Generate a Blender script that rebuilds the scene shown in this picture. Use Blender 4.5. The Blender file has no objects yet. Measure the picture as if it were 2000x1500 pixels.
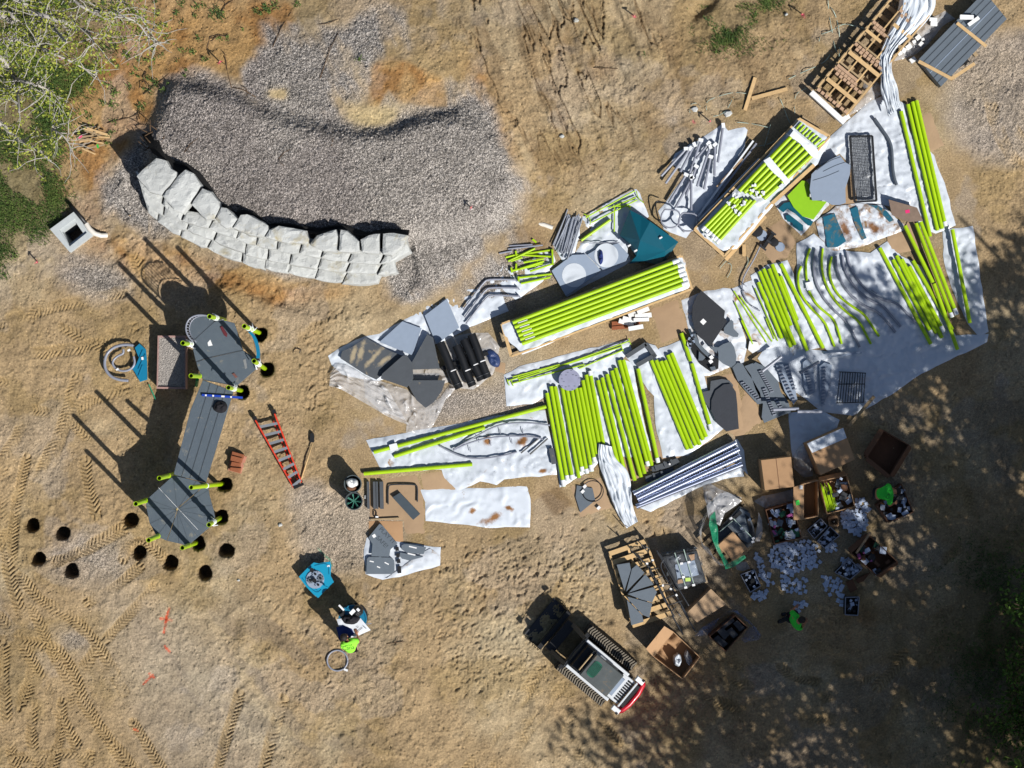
import bpy, bmesh, math, random
import numpy as np
from mathutils import Vector, Matrix, noise as mnoise
from mathutils.geometry import delaunay_2d_cdt
R = math.radians
random.seed(7)
sc = bpy.context.scene
H, S = 60.0, 70.0            # drone height in metres, photo pixels per metre on the ground
# ---------------------------------------------------------------- camera, sky, sun, exposure
cam_d = bpy.data.cameras.new('drone_camera')
cam = bpy.data.objects.new('drone_camera', cam_d)
sc.collection.objects.link(cam)
cam.location = (0, 0, H)
cam_d.sensor_fit = 'HORIZONTAL'
cam_d.angle = 2 * math.atan(1000 / S / H)
cam_d.clip_start = 0.5
cam_d.clip_end = 2000
sc.camera = cam
SUN_EL = 43.0
sdir = Vector((0.70, -0.714, 0)).normalized() * math.cos(R(SUN_EL)) + Vector((0, 0, math.sin(R(SUN_EL))))
w = bpy.data.worlds.new('World'); sc.world = w
w.use_nodes = True
nt = w.node_tree
bg = nt.nodes['Background']
skyn = nt.nodes.new('ShaderNodeTexSky')
skyn.sky_type = 'NISHITA'; skyn.sun_disc = False
skyn.sun_elevation = R(SUN_EL)
skyn.sun_rotation = math.atan2(sdir.x, sdir.y)
nt.links.new(skyn.outputs[0], bg.inputs[0])
bg.inputs[1].default_value = 0.06
sd = bpy.data.lights.new('sun', 'SUN'); sd.energy = 5.0; sd.angle = R(0.55); sd.color = (1.0, 0.965, 0.91)
sun = bpy.data.objects.new('sun', sd); sc.collection.objects.link(sun)
sun.rotation_euler = sdir.to_track_quat('Z', 'Y').to_euler()
sun.location = sdir * 50
sc.view_settings.view_transform = 'Standard'
sc.view_settings.look = 'None'
sc.view_settings.exposure = 0.12
sc.view_settings.gamma = 1.0
sc.cycles.max_bounces = 5
sc.cycles.diffuse_bounces = 1
sc.cycles.transparent_max_bounces = 12
# ---------------------------------------------------------------- helpers
def G(px, py, z=0.0):
    f = (H - z) / H
    return Vector(((px - 1000) / S * f, (750 - py) / S * f, z))
ZT = {'P': (0, 0, 1), 'a': (0, 0, 4), 'b': (500, 0, 4), 'c': (0, 375, 4), 'd': (200, 250, 3.077), 'e': (100, 500, 3.75),
      'f': (200, 800, 3.75), 'A': (1540, 0, 4.348), 'B': (1200, 150, 4), 'C': (1500, 150, 4), 'D': (900, 350, 4),
      'E': (600, 550, 4.411), 'F': (1300, 450, 5), 'Gz': (1600, 400, 5), 'J': (1300, 640, 4), 'K': (960, 640, 3.75),
      'L': (620, 800, 4), 'M': (1340, 830, 3.75), 'N': (1160, 1000, 4), 'O': (1000, 1150, 5.556), 'Q': (540, 1060, 5.357),
      'T': (0, 900, 2.5), 'U': (1000, 0, 3.3333), 'V': (600, 1000, 1.903), 'X': (1500, 900, 1.587),
      'n': (1180, 1030, 4.533), 'm': (1340, 940, 5.29), 'r': (1280, 210, 3.662)}
def q(t, pts):
    ox, oy, s = ZT[t]
    return [(ox + p[0] / s, oy + p[1] / s) for p in pts]
def q1(t, x, y):
    ox, oy, s = ZT[t]
    return (ox + x / s, oy + y / s)
def lin(c):
    c = c.lstrip('#')
    v = [int(c[i:i + 2], 16) / 255 for i in (0, 2, 4)]
    return tuple((x / 12.92 if x <= 0.04045 else ((x + 0.055) / 1.055) ** 2.4) for x in v)
def tag(o, label=None, cat=None, group=None, kind=None):
    if label: o['label'] = label
    if cat: o['category'] = cat
    if group: o['group'] = group
    if kind: o['kind'] = kind
    return o
class MB:
    def __init__(s): s.v = []; s.f = []; s.m = []
    def add(s, vs, fs, mi=0):
        b = len(s.v); s.v += [Vector(v) for v in vs]
        s.f += [tuple(b + i for i in f) for f in fs]; s.m += [mi] * len(fs)
        return s
    def box(s, c, d, rz=0.0, mi=0, M=None):
        hx, hy, hz = d[0] / 2, d[1] / 2, d[2] / 2
        P = [Vector((x * hx, y * hy, z * hz)) for z in (-1, 1) for x, y in ((-1, -1), (1, -1), (1, 1), (-1, 1))]
        Rm = Matrix.Rotation(rz, 3, 'Z') if M is None else M
        P = [Rm @ p + Vector(c) for p in P]
        return s.add(P, [(3, 2, 1, 0), (4, 5, 6, 7), (0, 1, 5, 4), (1, 2, 6, 5), (2, 3, 7, 6), (3, 0, 4, 7)], mi)
    def bar(s, a, b, w, h, mi=0):                       # a rectangular bar from a to b
        a = Vector(a); b = Vector(b); d = b - a
        if d.length < 1e-6: return s
        x = d.normalized(); up = Vector((0, 0, 1))
        if abs(x.z) > .95: up = Vector((0, 1, 0))
        y = up.cross(x).normalized(); z = x.cross(y)
        M = Matrix((x, y, z)).transposed()
        return s.box((a + b) / 2, (d.length, w, h), M=M, mi=mi)
    def prism(s, poly, z0, z1, mi=0, bev=0.0):           # poly: world xy (list of 2-vectors), flat top
        P = [Vector((p[0], p[1])) for p in poly]
        ar = sum(P[i].x * P[(i + 1) % len(P)].y - P[(i + 1) % len(P)].x * P[i].y for i in range(len(P)))
        if ar < 0: P.reverse()
        n = len(P)
        if bev:
            c = sum(P, Vector((0, 0))) / n
            ins = [p + (c - p).normalized() * bev for p in P]
            rings = [[(p.x, p.y, z0) for p in P], [(p.x, p.y, z1 - bev) for p in P], [(p.x, p.y, z1) for p in ins]]
        else: rings = [[(p.x, p.y, z0) for p in P], [(p.x, p.y, z1) for p in P]]
        vs = [v for r in rings for v in r]; fs = []
        for k in range(len(rings) - 1):
            for i in range(n):
                j = (i + 1) % n
                fs.append((k * n + i, k * n + j, (k + 1) * n + j, (k + 1) * n + i))
        L = (len(rings) - 1) * n
        fs.append(tuple(L + i for i in range(n))); fs.append(tuple(n - 1 - i for i in range(n)))
        return s.add(vs, fs, mi)
    def tube(s, pts, r, n=10, hollow=0.0, mi=0, rr=None):
        pts = [Vector(p) for p in pts]
        vs = []; fs = []; L = len(pts)
        up = None
        for i, p in enumerate(pts):
            t = (pts[min(i + 1, L - 1)] - pts[max(i - 1, 0)]).normalized()
            if up is None:
                up = Vector((0, 0, 1)) if abs(t.z) < .9 else Vector((1, 0, 0))
            a = t.cross(up).normalized(); b = a.cross(t).normalized(); up = b
            rad = rr[i] if rr else r
            for k in range(n):
                an = 2 * math.pi * k / n
                vs.append(p + (a * math.cos(an) + b * math.sin(an)) * rad)
        for i in range(L - 1):
            for k in range(n):
                j = (k + 1) % n
                fs.append((i * n + k, i * n + j, (i + 1) * n + j, (i + 1) * n + k))
        if not hollow:
            fs.append(tuple(n - 1 - k for k in range(n))); fs.append(tuple((L - 1) * n + k for k in range(n)))
        else:
            for e in (0, L - 1):
                t = (pts[1] - pts[0]).normalized() if e == 0 else (pts[L - 2] - pts[L - 1]).normalized()
                ri = 1 - hollow; b0 = e * n; c0 = len(vs)
                for k in range(n): vs.append(pts[e] + (vs[b0 + k] - pts[e]) * ri)
                c1 = len(vs)
                for k in range(n): vs.append(vs[c0 + k] + t * min(.35, (pts[1] - pts[0]).length * .4 + .1))
                for k in range(n):
                    j = (k + 1) % n
                    F = [(b0 + k, c0 + k, c0 + j, b0 + j), (c0 + k, c1 + k, c1 + j, c0 + j)]
                    if e == 0: F = [tuple(reversed(f)) for f in F]
                    fs += F
                cap = tuple(c1 + k for k in range(n))
                fs.append(cap if e else tuple(reversed(cap)))
        return s.add(vs, fs, mi)
    def lathe(s, c, prof, n=20, mi=0):                   # prof: (r, z) going up
        vs = []; fs = []
        for r, z in prof:
            for k in range(n):
                an = 2 * math.pi * k / n
                vs.append((c[0] + r * math.cos(an), c[1] + r * math.sin(an), c[2] + z))
        for i in range(len(prof) - 1):
            for k in range(n):
                j = (k + 1) % n
                fs.append((i * n + k, i * n + j, (i + 1) * n + j, (i + 1) * n + k))
        fs.append(tuple(n - 1 - k for k in range(n))); fs.append(tuple((len(prof) - 1) * n + k for k in range(n)))
        return s.add(vs, fs, mi)
def obj(name, mb, mats, parent=None, label=None, cat=None, group=None, kind=None, smooth=False, autos=None):
    if not isinstance(mats, (list, tuple)): mats = [mats]
    if parent is None:
        n = len(mb.v); org = Vector((sum(v.x for v in mb.v) / n, sum(v.y for v in mb.v) / n, min(v.z for v in mb.v)))
    else: org = WORG[parent.name]
    me = bpy.data.meshes.new(name)
    me.from_pydata([v - org for v in mb.v], [], mb.f)
    for m_ in mats: me.materials.append(m_)
    if len(mats) > 1: me.polygons.foreach_set('material_index', mb.m)
    if smooth:
        me.polygons.foreach_set('use_smooth', [True] * len(mb.f))
        if autos: me.set_sharp_from_angle(angle=R(autos))
    me.update()
    o = bpy.data.objects.new(name, me); sc.collection.objects.link(o)
    if parent is None: o.location = org
    else: o.parent = parent
    WORG[o.name] = org
    return tag(o, label, cat, group, kind)
WORG = {}
def thing(name, loc, label, cat, group=None):
    o = bpy.data.objects.new(name, None); sc.collection.objects.link(o)
    o.location = loc; o.empty_display_size = .2
    WORG[o.name] = Vector(loc)
    return tag(o, label, cat, group)
def ridge_bump(m, scale=2.2, strength=.8, dist=.07, detail=4):      # sharp crumple creases in sheet plastic
    t = m.node_tree; N = t.nodes; L = t.links; B = N['Principled BSDF']
    g_ = N.new('ShaderNodeNewGeometry'); n_ = N.new('ShaderNodeTexNoise'); n_.noise_type = 'RIDGED_MULTIFRACTAL'
    n_.inputs['Scale'].default_value = scale; n_.inputs['Detail'].default_value = detail; n_.inputs['Distortion'].default_value = .7; n_.inputs['Roughness'].default_value = .45
    L.new(g_.outputs['Position'], n_.inputs['Vector'])
    b_ = N.new('ShaderNodeBump'); b_.inputs['Strength'].default_value = strength; b_.inputs['Distance'].default_value = dist
    L.new(n_.outputs[0], b_.inputs['Height']); L.new(b_.outputs[0], B.inputs['Normal'])
    return m, n_
def stain(m, col, spots):                              # dried mud lying where the photo shows it: (px, py, rx, ry, angle)
    t = m.node_tree; N = t.nodes; L = t.links; B = N['Principled BSDF']; src = B.inputs['Base Color'].links[0].from_socket
    g_ = N.new('ShaderNodeNewGeometry'); n_ = N.new('ShaderNodeTexNoise'); n_.inputs['Scale'].default_value = 4; n_.inputs['Detail'].default_value = 7; n_.inputs['Roughness'].default_value = .7
    L.new(g_.outputs['Position'], n_.inputs['Vector'])
    for px, py, rx, ry, an in spots:
        c = G(px, py, 0); mp = N.new('ShaderNodeMapping'); mp.vector_type = 'TEXTURE'; mp.inputs[1].default_value = (c.x, c.y, 0); mp.inputs[2].default_value = (0, 0, an); mp.inputs[3].default_value = (rx / S, ry / S, 50)
        L.new(g_.outputs['Position'], mp.inputs[0]); ln = N.new('ShaderNodeVectorMath'); ln.operation = 'LENGTH'; L.new(mp.outputs[0], ln.inputs[0])
        a_ = N.new('ShaderNodeMath'); a_.operation = 'MULTIPLY_ADD'; a_.inputs[1].default_value = 2.6; L.new(n_.outputs[0], a_.inputs[0]); L.new(ln.outputs['Value'], a_.inputs[2])
        r_ = N.new('ShaderNodeMapRange'); r_.inputs[1].default_value = 2.3; r_.inputs[2].default_value = 1.6; r_.inputs[4].default_value = .95; L.new(a_.outputs[0], r_.inputs[0])
        mx = N.new('ShaderNodeMixRGB'); mx.inputs[2].default_value = (*lin(col), 1); L.new(r_.outputs[0], mx.inputs[0]); L.new(src, mx.inputs[1]); src = mx.outputs[0]
    L.new(src, B.inputs['Base Color']); return m
def mat(name, col, rough=.6, metal=0.0, var=.12, scale=6.0, bump=0.0, bscale=30.0, spec=.5, dirt=None, dirt_amt=0.0, dscale=1.5, alpha=1.0, stripes=None, coat=0):
    m = bpy.data.materials.new(name); m.use_nodes = True
    t = m.node_tree; N = t.nodes; L = t.links; B = N['Principled BSDF']
    if isinstance(col, str): col = lin(col)
    tc = N.new('ShaderNodeTexCoord')
    geo = N.new('ShaderNodeNewGeometry')
    nz = N.new('ShaderNodeTexNoise'); nz.inputs['Scale'].default_value = scale; nz.inputs['Detail'].default_value = 6; nz.inputs['Roughness'].default_value = .65
    L.new(geo.outputs['Position'], nz.inputs['Vector'])
    mr = N.new('ShaderNodeMapRange'); mr.inputs[1].default_value = .25; mr.inputs[2].default_value = .75
    mr.inputs[3].default_value = 1 - var; mr.inputs[4].default_value = 1 + var
    L.new(nz.outputs[0], mr.inputs[0])
    hs = N.new('ShaderNodeHueSaturation'); hs.inputs['Color'].default_value = (*col, 1)
    oi = N.new('ShaderNodeObjectInfo')
    mm = N.new('ShaderNodeMath'); mm.operation = 'MULTIPLY_ADD'; mm.inputs[1].default_value = .14; mm.inputs[2].default_value = .93
    L.new(oi.outputs['Random'], mm.inputs[0])
    m2 = N.new('ShaderNodeMath'); m2.operation = 'MULTIPLY'
    L.new(mm.outputs[0], m2.inputs[0]); L.new(mr.outputs[0], m2.inputs[1])
    L.new(m2.outputs[0], hs.inputs['Value'])
    out = hs.outputs[0]
    if dirt:
        n2 = N.new('ShaderNodeTexNoise'); n2.inputs['Scale'].default_value = dscale; n2.inputs['Detail'].default_value = 9; n2.inputs['Roughness'].default_value = .68
        n2.inputs['Distortion'].default_value = .6
        L.new(geo.outputs['Position'], n2.inputs['Vector'])
        r2 = N.new('ShaderNodeMapRange'); r2.inputs[1].default_value = .74 - dirt_amt * .42; r2.inputs[2].default_value = .80 - dirt_amt * .25
        L.new(n2.outputs[0], r2.inputs[0])
        mx = N.new('ShaderNodeMixRGB'); mx.inputs[2].default_value = (*(lin(dirt) if isinstance(dirt, str) else dirt), 1)
        L.new(r2.outputs[0], mx.inputs[0]); L.new(out, mx.inputs[1]); out = mx.outputs[0]
    L.new(out, B.inputs['Base Color'])
    B.inputs['Roughness'].default_value = rough; B.inputs['Metallic'].default_value = metal
    B.inputs['Specular IOR Level'].default_value = spec
    if coat: B.inputs['Coat Weight'].default_value = coat
    if alpha < 1: B.inputs['Alpha'].default_value = alpha
    if bump:
        n3 = N.new('ShaderNodeTexNoise'); n3.inputs['Scale'].default_value = bscale; n3.inputs['Detail'].default_value = 4
        L.new(geo.outputs['Position'], n3.inputs['Vector'])
        bp = N.new('ShaderNodeBump'); bp.inputs['Strength'].default_value = bump; bp.inputs['Distance'].default_value = .02
        L.new(n3.outputs[0], bp.inputs['Height']); L.new(bp.outputs[0], B.inputs['Normal'])
    return m
# ---------------------------------------------------------------- terrain fields (rasters over the photographed ground, 2 px per cell)
RX0, RY0, RW, RH = -400, -400, 1400, 1150   # raster origin in px and size in cells of 2 px
def poly_mask(poly):
    xs = RX0 + 2 * (np.arange(RW) + .5); ys = RY0 + 2 * (np.arange(RH) + .5)
    X, Y = np.meshgrid(xs, ys); ins = np.zeros(X.shape, bool)
    n = len(poly)
    for i in range(n):
        x1, y1 = poly[i]; x2, y2 = poly[(i + 1) % n]
        if y1 == y2: continue
        c = ((y1 > Y) != (y2 > Y)) & (X < (x2 - x1) * (Y - y1) / (y2 - y1) + x1)
        ins ^= c
    return ins.astype(np.float32)
def blur(a, rpx):
    r = max(1, int(rpx / 2))
    for _ in range(3):
        for ax in (0, 1):
            p = np.pad(a, [(r + 1, r) if k == ax else (0, 0) for k in (0, 1)], mode='edge')
            c = np.cumsum(p, axis=ax, dtype=np.float64)
            a = ((c[2 * r + 1:, :] - c[:-2 * r - 1, :]) if ax == 0 else (c[:, 2 * r + 1:] - c[:, :-2 * r - 1])) / (2 * r + 1)
    return a.astype(np.float32)
def samp(a, PX, PY):
    u = np.clip((PX - RX0) / 2 - .5, 0, RW - 1.001); v = np.clip((PY - RY0) / 2 - .5, 0, RH - 1.001)
    i = u.astype(int); j = v.astype(int); fu = u - i; fv = v - j
    return (a[j, i] * (1 - fu) + a[j, i + 1] * fu) * (1 - fv) + (a[j + 1, i] * (1 - fu) + a[j + 1, i + 1] * fu) * fv
E0 = [(205, 290), (355, 402), (482, 515), (620, 545), (775, 598), (880, 640), (975, 655), (1110, 690), (1250, 700), (1410, 742), (1560, 745), (1740, 765)]
E3 = [(275, 515), (330, 560), (440, 640), (560, 695), (690, 755), (860, 820), (960, 845), (1060, 865), (1200, 895), (1330, 920), (1470, 940), (1655, 935)]
BK = [(320, 180), (445, 258), (590, 345), (705, 470), (815, 540), (930, 550), (1005, 600), (1150, 602), (1250, 680), (1400, 610), (1550, 670), (1840, 645)]
cut = q('d', [tuple((a + (b - a) * .45) for a, b in zip(e, k)) for e, k in zip(E0, BK)]) + q('d', [(1860, 700), (1900, 900), (1750, 1100), (1300, 1150), (700, 950), (250, 640), (120, 480), (150, 300)])
plate = [(318, 215), (340, 165), (400, 178), (470, 200), (560, 240), (600, 250), (700, 268), (760, 265), (830, 240), (900, 228), (935, 245), (985, 300), (1020, 360), (980, 430), (900, 450), (800, 460), (560, 520), (300, 380), (290, 290)]
bigm = [(300, 260), (340, 120), (500, 80), (900, 40), (1100, 250), (1050, 400), (930, 470), (800, 500), (500, 560), (300, 400)]
MACRO = blur(poly_mask(bigm), 70) * .55 + blur(poly_mask(plate), 11) * .42
MACRO *= 1 - blur(poly_mask(cut), 4)
def gz(px, py):
    return float(samp(MACRO, np.array([px], float), np.array([py], float))[0])
rng = np.random.default_rng(11)
def vnoise(X, Y, f, seed):
    r = np.random.default_rng(seed); T = r.random((256, 256)).astype(np.float32)
    u = X * f + 37.1; v = Y * f + 91.7
    i = np.floor(u).astype(int); j = np.floor(v).astype(int)
    a = (u - i).astype(np.float32); b = (v - j).astype(np.float32)
    a = a * a * (3 - 2 * a); b = b * b * (3 - 2 * b)
    i &= 255; j &= 255; i1 = (i + 1) & 255; j1 = (j + 1) & 255
    return (T[j, i] * (1 - a) + T[j, i1] * a) * (1 - b) + (T[j1, i] * (1 - a) + T[j1, i1] * a) * b
def fbm(X, Y, f, o, seed, gain=.55):
    s = 0; amp = 1; tot = 0
    for k in range(o):
        s = s + vnoise(X, Y, f * 2 ** k, seed + k) * amp; tot += amp; amp *= gain
    return s / tot
# ---------------------------------------------------------------- the ground: one sheet, fine where the photograph looks, coarse out to the horizon
def axis(h, step, far):
    a = list(np.arange(-h, h + step / 2, step)); d = step
    while a[-1] < far:
        d *= 1.35; a.append(a[-1] + d)
    b = [-x for x in a[::-1] if x > h + step / 2]
    return np.array(b + a)
gx = axis(14.7, .0262, 500); gy = axis(11.0, .0262, 500)
GX, GY = np.meshgrid(gx, gy)
PX = GX * S + 1000; PY = 750 - GY * S
Zh = samp(MACRO, PX, PY)
inside = (np.abs(GX) < 16) & (np.abs(GY) < 12.5)
def M_(poly, soft=14, warp=22, seed=5):                 # soft mask of a ground patch with a ragged edge
    a = blur(poly_mask(poly), soft)
    wx = (fbm(GX, GY, 1.3, 4, seed) - .5) * 2 * warp; wy = (fbm(GX, GY, 1.3, 4, seed + 50) - .5) * 2 * warp
    return samp(a, PX + wx, PY + wy)
gravel_polys = [
    [(318, 160), (400, 150), (480, 60), (560, 20), (640, 60), (740, 20), (830, 80), (880, 130), (960, 200), (1000, 330), (1060, 380), (1040, 440), (960, 470), (900, 540), (790, 600), (740, 560), (780, 460), (560, 540), (300, 380), (200, 420), (205, 360), (250, 300), (310, 250)],
    [(195, 380), (235, 310), (300, 290), (340, 430), (330, 460), (280, 450)],
    [(110, 500), (240, 510), (260, 580), (200, 580), (120, 560)],
    [(700, 20), (860, 0), (860, 90), (760, 60)],
    [(560, 950), (800, 960), (800, 1060), (700, 1120), (600, 1120), (560, 1030)],
    [(830, 760), (1000, 740), (1100, 780), (960, 830), (820, 840)],
    [(985, 470), (1010, 420), (1060, 440), (1080, 560), (1000, 600), (900, 600), (900, 540)],
    [(1840, 60), (2100, 60), (2100, 320), (1900, 320), (1840, 230)],
    [(1270, 240), (1330, 200), (1370, 215), (1300, 250)],
    [(110, 1040), (230, 1060), (260, 1130), (160, 1150), (100, 1120)], [(110, 1230), (170, 1220), (180, 1260), (150, 1290), (110, 1270)]]
gw = [1, 1, .8, .8, .5, .65, .9, .5, .6, .5, .55]
gravel = np.zeros_like(Zh)
for k, (p, wgt) in enumerate(zip(gravel_polys, gw)): gravel = np.maximum(gravel, M_(p, 10 if wgt == 1 else 16, 20, 5 + k) * wgt)
notg = np.maximum.reduce([M_([(735, 130), (775, 120), (870, 160), (880, 215), (800, 210), (760, 180), (740, 215), (715, 205)], 3, 8, 71),
                          M_([(680, 215), (780, 220), (770, 245), (720, 250), (680, 235)], 4, 6, 73), M_([(530, 180), (560, 180), (560, 200), (530, 198)], 3, 4, 74),
                          M_([(440, 60), (500, 40), (520, 90), (470, 150), (430, 150), (400, 100)], 8, 14, 75)])
inner = M_([(300, 330), (318, 170), (400, 150), (520, 195), (640, 225), (760, 240), (880, 200), (960, 215), (1000, 330), (1030, 400), (960, 470), (880, 540), (790, 590), (740, 560), (780, 460), (560, 540), (300, 380)], 18, 22, 140)
outer = gravel * np.clip(.30 + (fbm(GX * .9 + GY * .5, GY * .35 - GX * .3, 1.1, 5, 141) - .46) * 4.5, .05, .95)
gravel = np.where((PX > 290) & (PX < 1090) & (PY < 620), np.maximum(np.minimum(gravel, inner), outer), gravel)
gravel = np.clip(gravel * (1 - notg) * 1.25 - .1, 0, 1)
gravel = np.clip(gravel + np.clip((fbm(GX, GY, .55, 5, 400) - .58) * 4, 0, .22) * (1 - gravel), 0, 1)
clay = np.maximum.reduce([M_([(130, 60), (330, 0), (520, 0), (560, 60), (430, 160), (330, 160), (310, 250), (220, 330), (190, 440), (150, 380), (110, 220)], 22, 30, 81),
                          M_([(735, 130), (775, 120), (870, 160), (880, 215), (800, 210), (760, 180), (740, 215), (715, 205)], 4, 8, 71),
                          M_([(900, 110), (950, 130), (1010, 330), (970, 300), (930, 220)], 10, 14, 83) * .8,
                          M_([(220, 460), (420, 510), (560, 560), (700, 560), (560, 600), (500, 580), (420, 560), (330, 560), (230, 520)], 9, 12, 84) * .9,
                          M_([(150, 440), (210, 440), (210, 520), (170, 520)], 8, 10, 85) * .8, M_([(1150, 120), (1190, 100), (1200, 150), (1160, 160)], 9, 10, 86) * .6,
                          M_([(1600, 1150), (1720, 1150), (1700, 1300), (1560, 1300)], 20, 20, 87) * .4])
grass = np.maximum.reduce([M_([(-400, -400), (200, -400), (210, 60), (200, 120), (130, 240), (130, 330), (110, 420), (30, 470), (10, 540), (-400, 560)], 14, 26, 91),
                           M_([(1370, 0), (1530, 0), (1480, 70), (1420, 90), (1380, 60)], 18, 30, 92) * .55,
                           M_([(1880, 1080), (2600, 1000), (2600, 1700), (1850, 1700), (1850, 1500)], 30, 30, 93) * .7])
pale = np.clip((fbm(GX, GY, .35, 5, 300) - .48) * 3.2, 0, 1) * (1 - gravel)
sand = np.maximum(M_([(680, 215), (780, 220), (770, 245), (720, 250), (680, 235)], 9, 12, 73) * .8, M_([(530, 180), (560, 180), (560, 200), (530, 198)], 6, 8, 74) * .7)
slab = M_([(180, 1120), (250, 1130), (420, 1250), (480, 1350), (560, 1500), (560, 1700), (380, 1700), (300, 1500), (250, 1400), (200, 1260)], 26, 26, 95) * .5
# relief
stage = np.clip(M_([(640, 690), (960, 480), (1180, 400), (1290, 340), (1400, 230), (1560, 230), (1640, 130), (1720, 0), (1900, 0), (1880, 200), (1950, 660), (1700, 820), (1680, 1080), (1450, 1300), (1200, 1250), (1180, 1060), (1050, 1040), (700, 1150), (690, 950), (640, 760)], 12, 4, 99), 0, 1)
rough = fbm(GX, GY, 3.2, 5, 20) - .5
bil = np.abs(fbm(GX, GY, 1.6, 4, 30, .6) - .5) * 2
clod = np.clip(fbm(GX, GY, 7.5, 3, 40, .6) - .5, 0, 1)
patch = np.clip((fbm(GX, GY, .28, 4, 500) - .42) * 4, 0, 1)
D = rough * .08 + bil * .055 * (1 - gravel) + clod * .13 * (.35 + .65 * patch)
D += (rng.random(Zh.shape).astype(np.float32) - .5) * (.010 + gravel * .052 + grass * .01)
imp = rng.random(Zh.shape); den = .004 + .016 * np.clip((fbm(GX, GY, .9, 4, 610) - .4) * 4, 0, 1)
D += (.034 * (imp < den) - .034 * (imp > 1 - den)) * (1 - gravel)
bigc = vnoise(GX, GY, 9, 640); D += np.clip(bigc - .80, 0, 1) * .16 * np.clip((fbm(GX, GY, .5, 4, 620) - .42) * 5, 0, 1)
erx = fbm(GX * .8 + GY * .35, GY * .12 - GX * .25, 3.0, 4, 60) - .5       # erosion rills, upper middle
rill = M_([(880, -40), (1300, -40), (1300, 120), (1150, 330), (1040, 330), (960, 200)], 30, 20, 97)
D += -np.abs(erx) * .35 * rill + .05 * rill - np.clip(.035 - np.abs(erx - .04), 0, 1) * 3.2 * rill
pits = M_([(430, 540), (560, 560), (560, 640), (470, 620), (400, 560)], 12, 12, 98) + M_([(660, 600), (720, 590), (720, 660), (650, 670)], 10, 10, 101) * .7
D += (fbm(GX, GY, 4, 4, 66) - .5) * .13 * np.clip(pits, 0, 1)
spoil = M_([(205, 455), (300, 450), (330, 520), (420, 530), (560, 560), (640, 580), (520, 600), (380, 560), (260, 560), (215, 520)], 8, 10, 131)
D += (fbm(GX, GY, 5, 4, 69) - .5) * .2 * spoil
ruff = M_([(1310, 0), (1600, 0), (1600, 80), (1500, 130), (1350, 130)], 20, 25, 102)
D += (fbm(GX, GY, 2.5, 5, 67) - .5) * .22 * ruff
ditch = M_([(1345, 20), (1390, -20), (1400, 5), (1350, 45)], 4, 8, 103)
D -= ditch * .22
D = D * (1 - stage * .82)
# skid steer tracks: ridged chevrons
fx0, fy0 = np.searchsorted(gx, -14.75), np.searchsorted(gy, -11.05)
fx1, fy1 = np.searchsorted(gx, 14.75), np.searchsorted(gy, 11.05)
trk = np.zeros_like(Zh); trh = np.zeros_like(Zh)
def track(pts, wpx=13, amp=.03, per=.105, seed=0):
    P = [np.array(((x - 1000) / S, (750 - y) / S)) for x, y in pts]
    # smooth the path
    for _ in range(2):
        Q = [P[0]]
        for a, b in zip(P, P[1:]): Q += [a * .75 + b * .25, a * .25 + b * .75]
        P = Q + [P[-1]]
    wd = wpx / S; s0 = 0.0
    lx0 = min(p[0] for p in P) - .4; lx1 = max(p[0] for p in P) + .4; ly0 = min(p[1] for p in P) - .4; ly1 = max(p[1] for p in P) + .4
    i0, i1 = np.searchsorted(gx, [lx0, lx1]); j0, j1 = np.searchsorted(gy, [ly0, ly1])
    if i1 <= i0 or j1 <= j0: return
    X = GX[j0:j1, i0:i1]; Y = GY[j0:j1, i0:i1]
    best = np.full(X.shape, 9e9); SS = np.zeros(X.shape); DD = np.zeros(X.shape)
    for a, b in zip(P, P[1:]):
        d = b - a; L = math.hypot(*d)
        if L < 1e-6: continue
        ux, uy = d / L
        u = (X - a[0]) * ux + (Y - a[1]) * uy; v = -(X - a[0]) * uy + (Y - a[1]) * ux
        uc = np.clip(u, 0, L); dist = np.hypot(u - uc, v)
        c = dist < best
        best[c] = dist[c]; SS[c] = (s0 + uc)[c]; DD[c] = v[c]
        s0 += L
    fade = np.clip((wd * (.8 + .4 * vnoise(X, Y, 3, seed)) - best) / (wd * .3), 0, 1) * np.clip((fbm(X, Y, 1.3, 5, 700 + seed) - (.29 if seed < 19 else .44)) * 4.5, 0, 1)
    ph = (SS + np.abs(DD) * .75) / per + fbm(X, Y, 2, 3, 900 + seed) * 1.6
    saw = ph - np.floor(ph)
    h = np.where(saw < .62, 1.0, 0.0) * .5 + np.sin(2 * np.pi * ph) * .3 - .4
    m = fade > trk[j0:j1, i0:i1]
    trh[j0:j1, i0:i1][m] = (h * amp - .012)[m]
    trk[j0:j1, i0:i1] = np.maximum(trk[j0:j1, i0:i1], fade)
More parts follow.
